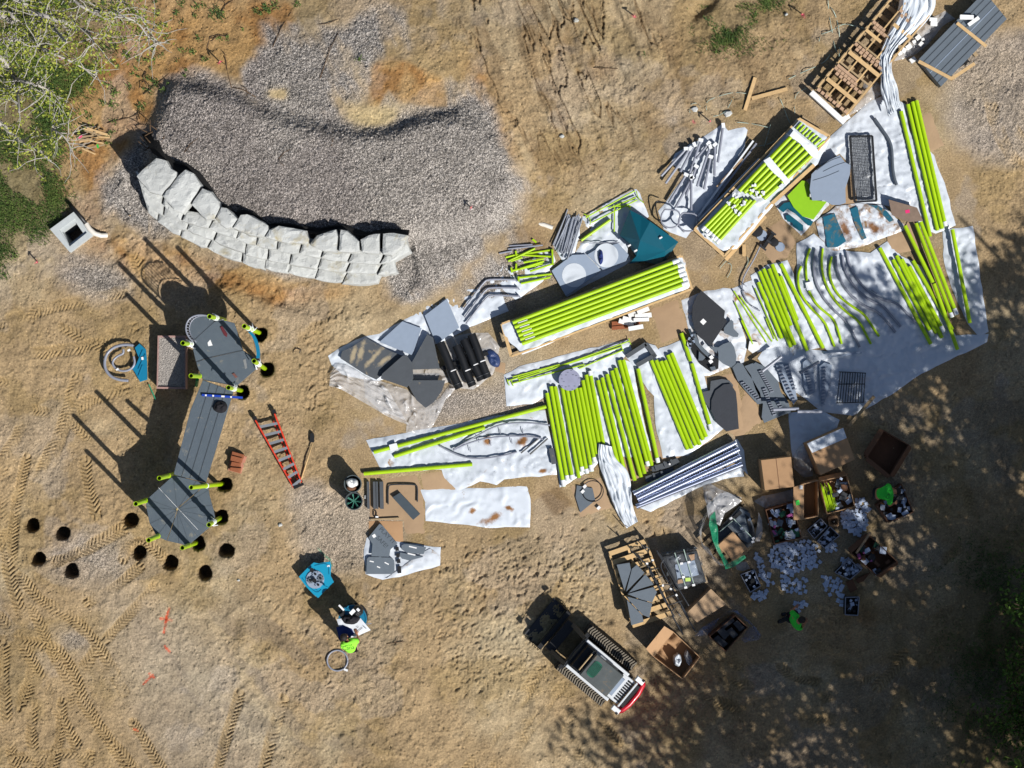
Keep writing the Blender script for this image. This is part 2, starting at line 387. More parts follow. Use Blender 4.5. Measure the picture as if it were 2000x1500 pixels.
TR = [q('T', p) for p in [
    [(130, -20), (80, 200), (60, 350), (55, 550), (130, 680), (200, 800), (260, 950), (350, 1100), (480, 1300), (660, 1500)],
    [(100, 560), (200, 690), (350, 760), (450, 860), (530, 980), (600, 1130)], [(470, 920), (390, 1040), (330, 1180), (260, 1500)],
    [(760, 610), (640, 740), (520, 870)], [(1170, 1140), (1120, 1300), (1060, 1520)], [(1380, 1170), (1330, 1330), (1280, 1520)],
    [(60, 1450), (200, 1440), (330, 1430), (440, 1430)], [(0, 880), (150, 880), (260, 900), (350, 1000), (420, 1200), (560, 1400), (640, 1520)],
    [(600, 330), (480, 400), (350, 470), (250, 500)], [(680, 520), (560, 620), (430, 690)], [(20, 900), (20, 1150), (50, 1400), (80, 1520)],
    [(180, 920), (150, 1080), (100, 1200)], [(650, 1280), (730, 1400), (800, 1520)], [(0, 760), (120, 900), (230, 1120), (340, 1320), (420, 1500)],
    [(20, 0), (0, 200), (20, 420), (60, 620), (160, 900)], [(300, 1180), (300, 1350), (240, 1520)], [(160, 1200), (150, 1380), (200, 1520)],
    [(420, 0), (430, 120), (470, 260)], [(600, 480), (620, 420), (700, 380), (800, 480)]]]
TR += [[(-20, 640), (60, 610), (150, 590), (240, 570)], [(-20, 680), (80, 690), (160, 680), (260, 640)], [(-20, 740), (60, 760), (110, 720), (160, 700)],
       [(0, 900), (50, 830), (50, 740), (20, 640)], [(100, 900), (130, 820), (170, 780), (240, 760)], [(0, 800), (80, 800), (150, 830), (200, 900)],
       [(60, 620), (120, 560), (160, 580)], [(120, 640), (230, 690), (330, 720)], [(245, 480), (262, 500), (275, 530)], [(0, 1060), (60, 960), (110, 860), (150, 740)]]
TR += [q('V', p) for p in [[(560, 1000), (640, 900), (760, 750), (900, 540)], [(720, 1000), (830, 800), (950, 640)], [(650, 1000), (790, 830), (850, 720)], [(970, 720), (970, 850), (1060, 960)], [(1070, 700), (1110, 800), (1160, 860)]]]
TR += [q('X', p) for p in [[(260, 640), (380, 480), (520, 330), (620, 250)], [(340, 700), (470, 560), (600, 420), (640, 260)], [(40, 640), (90, 680), (240, 690), (420, 620)], [(-300, 640), (-150, 760), (20, 780), (200, 800)], [(-260, 560), (-200, 620), (-60, 700)], [(60, 760), (200, 730), (330, 660)], [(640, 200), (620, 100), (560, 20)]]]
TR += [[(1930, 190), (1950, 260), (1975, 310), (2010, 340)], [(1945, 170), (1970, 240), (2010, 290)]]
for k, p in enumerate(TR): track(p, 12 + (k % 3) * 1.2, .062 if k < 19 else .045, .10 + .006 * (k % 3), k)
D = D * (1 - .62 * trk) + trh * trk
# boot prints
fr = np.random.default_rng(5)
def prints(poly, n, seed):
    r = np.random.default_rng(seed); a = poly_mask(poly)
    xs = [p[0] for p in poly]; ys = [p[1] for p in poly]; c = 0
    while c < n:
        x = r.uniform(min(xs), max(xs)); y = r.uniform(min(ys), max(ys))
        if samp(a, np.array([x]), np.array([y]))[0] < .5: continue
        c += 1
        cx, cy = (x - 1000) / S, (750 - y) / S; an = r.normal(.9, .8)
        i0, i1 = np.searchsorted(gx, [cx - .3, cx + .3]); j0, j1 = np.searchsorted(gy, [cy - .3, cy + .3])
        X = GX[j0:j1, i0:i1] - cx; Y = GY[j0:j1, i0:i1] - cy
        u = X * math.cos(an) + Y * math.sin(an); v = -X * math.sin(an) + Y * math.cos(an)
        rr = np.sqrt((u / .12) ** 2 + (v / (.048 + .012 * np.sign(u))) ** 2) + (vnoise(X + x, Y + y, 14, 9) - .5) * .7
        D[j0:j1, i0:i1] += -.024 * np.clip(1.25 - rr, 0, 1) * 1.3 + .011 * np.exp(-((rr - 1.5) / .35) ** 2)
prints([(850, 1050), (1080, 1040), (1180, 1100), (1160, 1200), (1050, 1200), (1060, 1330), (900, 1360), (840, 1280)], 330, 1)
prints([(1060, 1000), (1340, 990), (1390, 1040), (1180, 1080), (1180, 1250), (1090, 1180)], 110, 2)
prints([(440, 900), (700, 1000), (820, 1200), (800, 1400), (560, 1400), (480, 1200)], 60, 3)
prints([(680, 600), (560, 640), (600, 800), (700, 840), (640, 700)], 40, 4)
Zh = Zh + D
Zh = np.where(stage > .5, np.minimum(Zh, .004 + samp(MACRO, PX, PY)), Zh)
# drilled post holes
HOLES = [(63, 1025), (122, 1042), (254, 1015), (75, 1092), (139, 1114), (270, 1080), (332, 1099), (400, 1118), (442, 1075),
         (438, 946), (432, 1010), (386, 1060), (509, 652), (519, 721), (473, 764)]
hole_dirt = np.zeros_like(Zh)
for k, (x, y) in enumerate(HOLES):
    cx, cy = (x - 1000) / S, (750 - y) / S
    i0, i1 = np.searchsorted(gx, [cx - .9, cx + .9]); j0, j1 = np.searchsorted(gy, [cy - .9, cy + .9])
    X = GX[j0:j1, i0:i1] - cx; Y = GY[j0:j1, i0:i1] - cy
    d = np.hypot(X, Y) + (vnoise(X + k, Y, 5, 222 + k) - .5) * .06
    Zh[j0:j1, i0:i1] += .05 * np.exp(-((d - .3) / .1) ** 2) * vnoise(X + k * 3, Y, 3, 12)
    Zh[j0:j1, i0:i1] = np.where(d < .19, -.95, np.where(d < .215, np.minimum(Zh[j0:j1, i0:i1], -.1), Zh[j0:j1, i0:i1]))
    hole_dirt[j0:j1, i0:i1] = np.maximum(hole_dirt[j0:j1, i0:i1], np.clip(1 - d / .55, 0, 1))
# catch-basin pit
cbp = q('c', [(485, 310), (590, 235), (650, 320), (540, 410)])
pit = samp(blur(poly_mask(cbp), 2), PX, PY)
Zh = np.where(pit > .45, -.9, Zh)
Zh = np.where(inside, Zh, Zh * .3)
# colour of the ground
def cc(h): return np.array(lin(h), np.float32)
def mixc(A, c, m): return A * (1 - m[..., None]) + c * m[..., None]
base = np.zeros(Zh.shape + (3,), np.float32) + cc('9e8868')
base = mixc(base, cc('ab9c80'), pale)
base = mixc(base, cc('8f7a54'), np.clip((fbm(GX, GY, .8, 5, 310) - .52) * 4, 0, .55))
base = mixc(base, cc('a09586'), slab)
base = mixc(base, cc('a68354'), np.clip(clay * (.6 + .5 * fbm(GX, GY, 2, 3, 320)), 0, 1))
base = mixc(base, cc('8a6238'), np.clip(clay * (fbm(GX, GY, 1.2, 5, 321) - .5) * 5, 0, .7))
base = mixc(base, cc('6d573c'), np.clip((fbm(GX * .9 + GY * .4, GY * .3 - GX * .3, 2.2, 5, 370) - .52) * 4, 0, .45) * np.clip(rill + M_([(1000, 60), (1250, 80), (1700, 40), (1650, 160), (1250, 330), (1050, 330)], 40, 40, 371) * .8, 0, 1))
base = mixc(base, cc('7a6448'), rill * np.clip((.05 - np.abs(erx - .04)) * 22, 0, .6))  # ruts coloured darker along the lines cut into the relief
base = mixc(base, cc('9a948e'), gravel)
base = mixc(base, cc('8b8480'), gravel * np.clip((fbm(GX, GY, .4, 4, 330) - .45) * 4, 0, .8))
base = mixc(base, cc('b9a67c'), sand)
base = mixc(base, cc('a38a60'), np.clip(trk, 0, 1) * .5)
damp = np.maximum(M_([(1050, 965), (1090, 950), (1120, 985), (1085, 1010)], 3, 4, 110) * .55, M_([(1000, 450), (1060, 440), (1075, 480), (1040, 510), (1010, 490)], 6, 8, 111) * .4)
base = mixc(base, cc('5d452a'), damp)
base = mixc(base, cc('7c6136'), hole_dirt * .35)
base = mixc(base, cc('4a4a26'), grass * .55)
stn = np.clip((fbm(GX * 1.0 + GY * .9, GY * .5 - GX * .2, 1.1, 5, 340) - .58) * 5, 0, .35) * M_([(260, 1180), (700, 1180), (760, 1500), (400, 1500)], 30, 20, 112)
base = mixc(base, cc('6d655e'), stn)
base *= (1 + (fbm(GX, GY, 2.6, 5, 350) - .5) * .5 + (fbm(GX, GY, .5, 4, 351) - .5) * .34)[..., None].astype(np.float32)
base *= (.90 + .20 * rng.random(Zh.shape).astype(np.float32))[..., None]
def paint(pts, wpx, col, a):                            # sprayed marking paint on the dirt
    P = [np.array(p, float) for p in pts]
    for u, v in zip(P, P[1:]):
        cx = ((u + v) / 2 - [1000, 750]) / S; L = np.hypot(*(v - u)) / S / 2 + .2
        i0, i1 = np.searchsorted(gx, [cx[0] - L, cx[0] + L]); j0, j1 = np.searchsorted(gy, [-cx[1] - L, -cx[1] + L])
        X = PX[j0:j1, i0:i1]; Y = PY[j0:j1, i0:i1]; d = v - u; l2 = max((d ** 2).sum(), 1e-6)
        t = np.clip(((X - u[0]) * d[0] + (Y - u[1]) * d[1]) / l2, 0, 1)
        ds = np.hypot(X - u[0] - t * d[0], Y - u[1] - t * d[1])
        m = np.clip((wpx - ds) / wpx * 2, 0, 1) * a * (.3 + .7 * (rng.random(X.shape) > .45))
        base[j0:j1, i0:i1] = mixc(base[j0:j1, i0:i1], cc(col), m.astype(np.float32))
for p in [[(825, 720), (800, 840)], [(785, 770), (838, 778)], [(815, 745), (808, 790)], [(700, 1090), (745, 1045)], [(730, 1040), (752, 1058)], [(655, 1310), (672, 1318)], [(805, 905), (830, 935)]]:
    paint(q('T', p), 3.0, 'e0491f', .75)
paint([(700, 1075), (640, 1060)], 1, 'b03020', 0)
paint(q('Q', [(430, 60), (500, 130), (560, 180), (580, 240)]), 2.2, '35a080', .6)
for x, y in ((1570, 32), (1238, 32), (1355, 238)): paint([(x - 2, y - 2), (x + 2, y + 2)], 3, 'd02868', .5)
nv = len(gx) * len(gy); nx = len(gx); ny = len(gy)
co = np.stack([GX, GY, Zh], -1).astype(np.float32).reshape(-1)
jj, ii = np.meshgrid(np.arange(ny - 1), np.arange(nx - 1), indexing='ij')
v0 = (jj * nx + ii).ravel(); idx = np.stack([v0, v0 + 1, v0 + nx + 1, v0 + nx], -1).astype(np.int32)
gm = bpy.data.meshes.new('ground')
gm.vertices.add(nv); gm.vertices.foreach_set('co', co)
gm.loops.add(idx.size); gm.loops.foreach_set('vertex_index', idx.ravel())
gm.polygons.add(len(idx)); gm.polygons.foreach_set('loop_start', np.arange(0, idx.size, 4, dtype=np.int32))
gm.polygons.foreach_set('loop_total', np.full(len(idx), 4, np.int32))
gm.update()
at = gm.color_attributes.new('soil', 'FLOAT_COLOR', 'POINT')
at.data.foreach_set('color', np.concatenate([base, gravel[..., None]], -1).astype(np.float32).ravel())
gmat = bpy.data.materials.new('soil_and_gravel'); gmat.use_nodes = True
t = gmat.node_tree; N = t.nodes; L = t.links; B = N['Principled BSDF']
an = N.new('ShaderNodeAttribute'); an.attribute_name = 'soil'
geo = N.new('ShaderNodeNewGeometry')
vo = N.new('ShaderNodeTexVoronoi'); vo.inputs['Scale'].default_value = 42
L.new(geo.outputs['Position'], vo.inputs['Vector'])
sep = N.new('ShaderNodeSeparateColor'); L.new(vo.outputs['Color'], sep.inputs[0])
pw = N.new('ShaderNodeMath'); pw.operation = 'POWER'; pw.inputs[1].default_value = 2.0; L.new(sep.outputs[0], pw.inputs[0])
mrr = N.new('ShaderNodeMapRange'); mrr.inputs[3].default_value = .48; mrr.inputs[4].default_value = 2.3; L.new(pw.outputs[0], mrr.inputs[0])
nzz = N.new('ShaderNodeTexNoise'); nzz.inputs['Scale'].default_value = 18; nzz.inputs['Detail'].default_value = 6; nzz.inputs['Roughness'].default_value = .75
L.new(geo.outputs['Position'], nzz.inputs['Vector'])
mr2 = N.new('ShaderNodeMapRange'); mr2.inputs[1].default_value = .3; mr2.inputs[2].default_value = .7; mr2.inputs[3].default_value = .62; mr2.inputs[4].default_value = 1.36; L.new(nzz.outputs[0], mr2.inputs[0])
v2 = N.new('ShaderNodeTexVoronoi'); v2.inputs['Scale'].default_value = 17; L.new(geo.outputs['Position'], v2.inputs['Vector'])
s2 = N.new('ShaderNodeSeparateColor'); L.new(v2.outputs['Color'], s2.inputs[0])
ra = N.new('ShaderNodeMath'); ra.operation = 'GREATER_THAN'; ra.inputs[1].default_value = .88; L.new(s2.outputs[0], ra.inputs[0])
rb = N.new('ShaderNodeMath'); rb.operation = 'LESS_THAN'; rb.inputs[1].default_value = .28; L.new(v2.outputs['Distance'], rb.inputs[0])
rc = N.new('ShaderNodeMath'); rc.operation = 'MULTIPLY'; L.new(ra.outputs[0], rc.inputs[0]); L.new(rb.outputs[0], rc.inputs[1])
rd = N.new('ShaderNodeMath'); rd.operation = 'MULTIPLY_ADD'; rd.inputs[1].default_value = .55; L.new(rc.outputs[0], rd.inputs[0]); L.new(mr2.outputs[0], rd.inputs[2])
mxv = N.new('ShaderNodeMix'); L.new(an.outputs['Alpha'], mxv.inputs[0]); L.new(rd.outputs[0], mxv.inputs[2]); L.new(mrr.outputs[0], mxv.inputs[3])
hs = N.new('ShaderNodeHueSaturation'); L.new(an.outputs['Color'], hs.inputs['Color']); L.new(mxv.outputs[0], hs.inputs['Value'])
L.new(hs.outputs[0], B.inputs['Base Color']); B.inputs['Roughness'].default_value = .95; B.inputs['Specular IOR Level'].default_value = .15
bp = N.new('ShaderNodeBump'); bp.inputs['Strength'].default_value = 1.0; bp.inputs['Distance'].default_value = .03
nb = N.new('ShaderNodeMix'); L.new(an.outputs['Alpha'], nb.inputs[0]); L.new(nzz.outputs[0], nb.inputs[2]); L.new(vo.outputs['Distance'], nb.inputs[3])
L.new(nb.outputs[0], bp.inputs['Height']); L.new(bp.outputs[0], B.inputs['Normal'])
gm.materials.append(gmat)
go = bpy.data.objects.new('ground', gm); sc.collection.objects.link(go); go['kind'] = 'structure'
# ---------------------------------------------------------------- grass and weeds: blades nobody could count
def blades(name, pts, hmin, hmax, wd, m, label, seed):
    r = np.random.default_rng(seed); n = len(pts)
    P = np.array(pts, np.float32); an_ = r.uniform(0, 2 * np.pi, n); hh = r.uniform(hmin, hmax, n); ln = r.uniform(.3, 1.1, n) * hh
    dx = np.cos(an_); dy = np.sin(an_)
    a = P + np.stack([-dy * wd, dx * wd, np.zeros(n)], -1); b = P + np.stack([dy * wd, -dx * wd, np.zeros(n)], -1)
    mid = P + np.stack([dx * ln * .5, dy * ln * .5, hh * .8], -1)
    c = P + np.stack([dx * ln, dy * ln, hh * .85], -1)
    V = np.stack([a, b, mid + (b - P) * .7, mid + (a - P) * .7, c], 1).reshape(-1, 3)
    k = np.arange(n) * 5
    F = [tuple(x) for x in np.stack([k, k + 1, k + 2, k + 3], -1)] + [tuple(x) for x in np.stack([k + 3, k + 2, k + 4], -1)]
    me = bpy.data.meshes.new(name); me.from_pydata(V.tolist(), [], F); me.materials.append(m)
    o = bpy.data.objects.new(name, me); sc.collection.objects.link(o)
    return tag(o, label, name, kind='stuff')
def leafmat(name, c1, c2, sc_=3.0, trans=.25):
    m = bpy.data.materials.new(name); m.use_nodes = True
    t = m.node_tree; N = t.nodes; L = t.links; B = N['Principled BSDF']
    g_ = N.new('ShaderNodeNewGeometry'); n_ = N.new('ShaderNodeTexNoise'); n_.inputs['Scale'].default_value = sc_; n_.inputs['Detail'].default_value = 5
    L.new(g_.outputs['Position'], n_.inputs['Vector'])
    ri = N.new('ShaderNodeMath'); ri.operation = 'MULTIPLY_ADD'; ri.inputs[1].default_value = .5; L.new(g_.outputs['Random Per Island'], ri.inputs[0]); L.new(n_.outputs[0], ri.inputs[2])
    mr = N.new('ShaderNodeMapRange'); mr.inputs[1].default_value = .45; mr.inputs[2].default_value = 1.05; L.new(ri.outputs[0], mr.inputs[0])
    mx = N.new('ShaderNodeMixRGB'); mx.inputs[1].default_value = (*lin(c1), 1); mx.inputs[2].default_value = (*lin(c2), 1)
    L.new(mr.outputs[0], mx.inputs[0]); L.new(mx.outputs[0], B.inputs['Base Color']); B.inputs['Roughness'].default_value = .6; B.inputs['Specular IOR Level'].default_value = .25
    return m
m_grass = leafmat('grass_blade', '2f4a22', '66783a', 1.2)
m_weed = leafmat('weed_leaf', '3b5230', '6f8440', 2.0)
def scatter(field, n, seed, box):
    r = np.random.default_rng(seed); x = r.uniform(box[0], box[2], n); y = r.uniform(box[1], box[3], n)
    i = np.clip(np.searchsorted(gx, (x - 1000) / S), 0, nx - 1); j = np.clip(np.searchsorted(gy, (750 - y) / S), 0, ny - 1)
    k = r.random(n) < field[j, i]
    return [((a - 1000) / S, (750 - b) / S, float(z)) for a, b, z in zip(x[k], y[k], Zh[j[k], i[k]])]
gdens = np.clip(grass * 1.3 * np.clip((fbm(GX, GY, 1.1, 5, 600) - .42) * 6, 0, 1), 0, 1)
blades('grass', scatter(gdens, 130000, 1, (-60, -60, 330, 620)) + scatter(gdens, 60000, 2, (1300, -40, 1600, 140)) + scatter(gdens * .6, 40000, 3, (1800, 1000, 2080, 1560)), .04, .12, .009, m_grass, 'short green grass growing at the corner of the dirt lot', 3)
wr = np.random.default_rng(8); wp = []
def weed(x, y, s):
    c = G(x, y, 0); z = gz(x, y)
    for k in range(int(26 * s)):
        a = wr.uniform(0, 6.3); d = wr.uniform(0, .13) * s
        wp.append((c.x + math.cos(a) * d, c.y + math.sin(a) * d, z + .01))
for _ in range(230):
    x = wr.uniform(60, 560); y = wr.uniform(0, 330)
    if x + y * 1.25 < 560 and not (x < 190 and y < 200): weed(x, y, wr.uniform(.4, 1.1))
for x, y, s in [(427, 22, 1.6), (430, 35, 1.5), (420, 28, 1.4), (705, 120, 1), (1385, 40, 1.2), (1395, 55, 1.2), (1255, 107, 1.2), (1400, 100, 1), (1460, 40, 1.4), (1465, 55, 1.5), (1475, 30, 1.3), (1420, 65, 1), (1500, 10, 1.2), (1440, 80, .9), (540, 15, 1.2), (525, 20, 1.2), (580, 10, 1), (30, 500, 1.2), (10, 540, 1.2)]: weed(x, y, s)
blades('weeds', wp, .04, .10, .014, m_weed, 'small green weeds dotted over the orange clay', 5)
# ---------------------------------------------------------------- materials of the built things
m_lime = mat('lime_paint', 'a3c812', .38, var=.08, scale=3, spec=.45, dirt='a8a05c', dirt_amt=.22, dscale=4)
m_white = mat('white_wrap', 'e6e9ec', .35, var=.05)
m_foam = mat('white_foam', 'e8e9e8', .7, var=.05)
m_slate = mat('slate_coating', '5c6670', .6, var=.08, bump=.15, bscale=120)
m_slated = mat('dark_slate', '474c52', .65, var=.14, scale=4, bump=.2, bscale=90, dirt='8f816a', dirt_amt=.25, dscale=3)
m_slatem = stain(mat('mud_dusted_slate', '474c52', .65, var=.14, scale=4, bump=.2, bscale=90, dirt='8f816a', dirt_amt=.4, dscale=5), 'a3957a', [q1('E', 470, 600) + (30, 6, 1.25), q1('E', 590, 640) + (34, 6, .85), q1('E', 660, 690) + (24, 6, .7), q1('E', 400, 640) + (20, 6, 1.3)])
m_black = mat('black_plastic', '17181b', .45, var=.15)
m_rubber = mat('rubber', '242426', .8, var=.2, bump=.3)
m_grey = mat('grey_coated_pipe', '8b8f9c', .35, var=.06)
m_steel = mat('galvanised_steel', 'a9aeb8', .32, metal=.6, var=.1)
m_lgrey = mat('light_grey_panel', '8f9cae', .33, var=.05)
m_teal = mat('teal_plastic', '0f7296', .4, var=.06)
m_dteal = mat('deep_teal_plastic', '0b5466', .35, var=.06)
m_card = mat('cardboard', 'ab8763', .85, var=.08, scale=3, bump=.1)
m_card2 = mat('kraft_card_sheet', 'a58a6c', .85, var=.09, scale=2.5, bump=.2, bscale=18)
m_card3 = mat('dark_cardboard', '6b4a34', .85, var=.1)
m_wood = mat('pine_timber', 'c9a878', .8, var=.16, scale=9, bump=.2)
m_wood2 = mat('weathered_timber', 'a08a6a', .85, var=.2, scale=9, bump=.2)
m_ply = mat('old_plywood', '7d6a5c', .85, var=.15, scale=7, bump=.2)
m_block = mat('timber_block', 'b49478', .85, var=.12, scale=12)
m_red = mat('orange_fibreglass', 'd23a1e', .45, var=.05)
m_alu = mat('aluminium', 'b9bcc0', .35, metal=.7, var=.08)
m_blue = mat('blue_paint', '1c3fa8', .4, var=.05)
m_brick = mat('terracotta_paver', '8d5233', .85, var=.15, scale=14, bump=.3)
m_conc = mat('concrete', 'b4babb', .85, var=.1, scale=8, bump=.25, bscale=60)
m_pvc = mat('white_pvc', 'd9d4ca', .4, var=.06)
m_pink = mat('pink_flagging', 'e02070', .6)
m_hiviz = mat('lime_shirt', '8fe83a', .8, var=.06, scale=10, bump=.4, bscale=14)
m_green2 = mat('green_shirt', '32d23a', .8, var=.06, scale=10, bump=.4, bscale=14)
m_skin = mat('skin', 'b07a5c', .6, var=.05)
m_hair = mat('dark_hair', '1c1512', .7, var=.2, bump=.5, bscale=80)
m_dark = mat('dark_clothes', '15161b', .85, var=.2)
m_sticker = mat('white_sticker', 'e8e8e8', .5, var=.03)
m_paint_w = mat('white_machine_paint', 'd0d4d8', .35, var=.05, dirt='8a7c66', dirt_amt=.15, dscale=6)
m_paint_r = mat('red_machine_paint', 'c0142c', .3, var=.05, coat=.4)
m_dgrey = mat('dark_machine_grey', '2b2e33', .5, var=.2)
m_cabtop = mat('cab_roof_grey', '4a5051', .6, var=.25, scale=5, dirt='75624a', dirt_amt=.42, dscale=5)
m_jack = mat('black_jacket', '15131a', .9, var=.25, bump=.6, bscale=12)
m_navy = mat('navy_cloth', '1c2f6e', .85, var=.1, bump=.4, bscale=12)
m_packet = mat('hardware_packet', 'b9c6dc', .35, var=.12, scale=40)
m_twig = mat('dead_wood', '5a4632', .9, var=.3, scale=20)
m_twigp = mat('grey_bark', 'a9a49c', .85, var=.2, scale=14, bump=.4)
m_lightwire = mat('pale_strap', '9fb3a8', .5, var=.1)
m_green_film = mat('green_film', '1c8a62', .35, var=.2, scale=14, bump=.5, bscale=18, alpha=.75)
def clear_film(name, a=.62, col='e8e8ea'):
    m = mat(name, col, .12, var=.1, scale=8, bump=.9, bscale=11, alpha=a)
    t = m.node_tree; N = t.nodes; L = t.links; B = N['Principled BSDF']
    _, n_ = ridge_bump(m, 3.2, 1.0, .14, 5)
    r_ = N.new('ShaderNodeMapRange'); r_.inputs[1].default_value = .15; r_.inputs[2].default_value = .7; r_.inputs[3].default_value = max(a - .25, .08); r_.inputs[4].default_value = min(a + .4, .95)
    L.new(n_.outputs[0], r_.inputs[0]); L.new(r_.outputs[0], B.inputs['Alpha'])  # wrinkle ridges turn more opaque white, painting highlights into the film
    return m
m_clear = clear_film('clear_film')
m_tarp = mat('white_tarp', 'cdd4dd', .32, var=.03, bump=0, dirt='9a7a4c', dirt_amt=.14, dscale=1.6, spec=.5)
m_tarpm = mat('muddy_tarp', 'ccd2da', .34, var=.04, dirt='94703f', dirt_amt=.5, dscale=2.6)
m_tarpw = mat('clean_tarp', 'd0d7df', .32, var=.02)
for m_ in (m_tarp, m_tarpm, m_tarpw): ridge_bump(m_, 1.9, .85, .10)
m_tarps = stain(ridge_bump(mat('stained_tarp', 'cdd4dd', .32, var=.03, dirt='94703f', dirt_amt=.3, dscale=2.6), 1.9, .85, .10)[0], '8a5a1c', [q1('L', 1370, 845) + (30, 9, .5), q1('L', 1500, 770) + (12, 6, -.3), q1('L', 1600, 250) + (16, 12, .9), q1('L', 1330, 240) + (10, 14, .3), q1('L', 1760, 480) + (9, 5, .3), q1('L', 1210, 790) + (9, 6, .6)])
m_tarpt = stain(ridge_bump(mat('mud_soaked_tarp', 'cdd4dd', .32, var=.03, dirt='8f6c40', dirt_amt=.6, dscale=3), 2.4, .9, .12)[0], '7a4f20', [q1('C', 830, 1190) + (22, 13, -.6), q1('C', 600, 1200) + (13, 26, .2), q1('C', 880, 1080) + (8, 14, .4)])
# ---------------------------------------------------------------- the boulder retaining wall, stone by stone
m_rock = mat('limestone', 'b8bab8', .85, var=.14, scale=3, bump=.9, bscale=30, dirt='a39a7e', dirt_amt=.40, dscale=1.1)
def inpoly(x, y, P):
    c = False; n = len(P)
    for i in range(n):
        x1, y1 = P[i]; x2, y2 = P[(i + 1) % n]
        if (y1 > y) != (y2 > y) and x < (x2 - x1) * (y - y1) / (y2 - y1) + x1: c = not c
    return c
def edge_dist(x, y, P):
    d = 9e9; n = len(P)
    for i in range(n):
        x1, y1 = P[i]; x2, y2 = P[(i + 1) % n]; dx, dy = x2 - x1, y2 - y1
        t_ = max(0, min(1, ((x - x1) * dx + (y - y1) * dy) / max(dx * dx + dy * dy, 1e-9)))
        d = min(d, math.hypot(x - x1 - t_ * dx, y - y1 - t_ * dy))
    return d
def resample(P, step, jit=0.0, r=None):
    out = []; n = len(P)
    for i in range(n):
        a, b = P[i], P[(i + 1) % n]; L_ = math.hypot(b[0] - a[0], b[1] - a[1]); k = max(1, int(L_ / step))
        for j in range(k):
            t_ = j / k; x = a[0] + (b[0] - a[0]) * t_; y = a[1] + (b[1] - a[1]) * t_
            if jit and r and j: x += r.uniform(-jit, jit); y += r.uniform(-jit, jit)
            out.append((x, y))
    return out
def cdt_sheet(P, step, r):
    """P: outline in world xy -> verts2d, tris, outline count"""
    xs = [p[0] for p in P]; ys = [p[1] for p in P]
    pts = [Vector(p) for p in P]; n = len(P)
    x = min(xs)
    while x < max(xs):
        y = min(ys)
        while y < max(ys):
            a = x + r.uniform(-.3, .3) * step; b = y + r.uniform(-.3, .3) * step
            if inpoly(a, b, P) and edge_dist(a, b, P) > step * .45: pts.append(Vector((a, b)))
            y += step
        x += step
    res = delaunay_2d_cdt(pts, [(i, (i + 1) % n) for i in range(n)], [], 1, 1e-5)
    return res[0], res[2]
def rock(name, pxpoly, z0, z1, label, seed, tilt=0.0, group='limestone blocks of the retaining wall'):
    r = random.Random(seed)
    P = [tuple(G(x, y, z1).xy) for x, y in pxpoly]
    P = resample(P, .14, .012, r)
    V2, F2 = cdt_sheet(P, .085, r)
    n = len(V2); vs = []; cx = sum(p[0] for p in P) / len(P); cy = sum(p[1] for p in P) / len(P)
    for v in V2:
        d = edge_dist(v.x, v.y, P)
        nz_ = mnoise.fractal(Vector((v.x * 2.2 + seed, v.y * 2.2, seed * 1.7)), 1, 2, 5) * .028
        nz_ += mnoise.noise(Vector((v.x * 7, v.y * 7, seed))) * .02
        f = -max(0, .035 - d) * 1.0
        f += abs(mnoise.noise(Vector((v.x * 1.3 + 5, v.y * 1.3, seed * .3)))) * -.03
        vs.append((v.x, v.y, z1 + nz_ + f + (cy - v.y) * tilt))
    fs = [tuple(f) for f in F2]
    # walls
    edges = {}
    for f in F2:
        for i in range(len(f)):
            a, b = f[i], f[(i + 1) % len(f)]
            edges[(a, b)] = 1
    be = [(a, b) for (a, b) in edges if (b, a) not in edges]
    low = {}
    for a, b in be:
        for k in (a, b):
            if k not in low:
                low[k] = len(vs); p = vs[k]
                o_ = r.uniform(-.03, .03); d_ = Vector((p[0] - cx, p[1] - cy)).normalized() * (.02 + o_)
                vs.append((p[0] + d_.x, p[1] + d_.y, (p[2] + z0) / 2)); vs.append((p[0] + d_.x * .5, p[1] + d_.y * .5, z0))
    for a, b in be:
        fs.append((b, a, low[a], low[b])); fs.append((low[b], low[a], low[a] + 1, low[b] + 1))
    mb = MB().add(vs, fs)
    return obj(name, mb, m_rock, None, label, 'stone block', group)
TOP = [[(205, 290), (240, 250), (320, 180), (380, 195), (410, 245), (443, 262), (440, 292), (355, 402), (280, 380)],
       [(452, 290), (495, 250), (545, 270), (590, 345), (583, 355), (530, 440), (482, 515), (430, 490), (362, 408)],
       [(600, 362), (650, 385), (695, 440), (703, 472), (670, 545), (620, 545), (535, 460), (548, 435)],
       [(712, 477), (745, 480), (810, 545), (775, 598), (740, 600), (678, 548)],
       [(830, 522), (870, 518), (930, 550), (993, 585), (996, 610), (968, 655), (880, 640), (784, 600), (815, 548)],
       [(1005, 610), (1060, 587), (1150, 602), (1215, 617), (1240, 665), (1236, 692), (1110, 690), (978, 655)],
       [(1252, 690), (1290, 645), (1400, 610), (1412, 650), (1405, 742), (1330, 740), (1254, 702)],
       [(1432, 610), (1470, 620), (1540, 680), (1545, 740), (1480, 745), (1420, 742)],
       [(1552, 670), (1600, 645), (1664, 635), (1664, 755), (1560, 745)],
       [(1688, 635), (1750, 630), (1835, 645), (1800, 720), (1740, 765), (1684, 755)]]
ORD = 'first second third fourth fifth sixth seventh eighth ninth tenth eleventh twelfth thirteenth fourteenth fifteenth sixteenth'.split()
for k, p in enumerate(TOP):
    rock('limestone_block', q('d', p), .85, 1.42, f'{ORD[k]} pale block from the left along the top course of the curved wall', 10 + k, tilt=.02)
def lerp(a, b, t_): return (a[0] + (b[0] - a[0]) * t_, a[1] + (b[1] - a[1]) * t_)
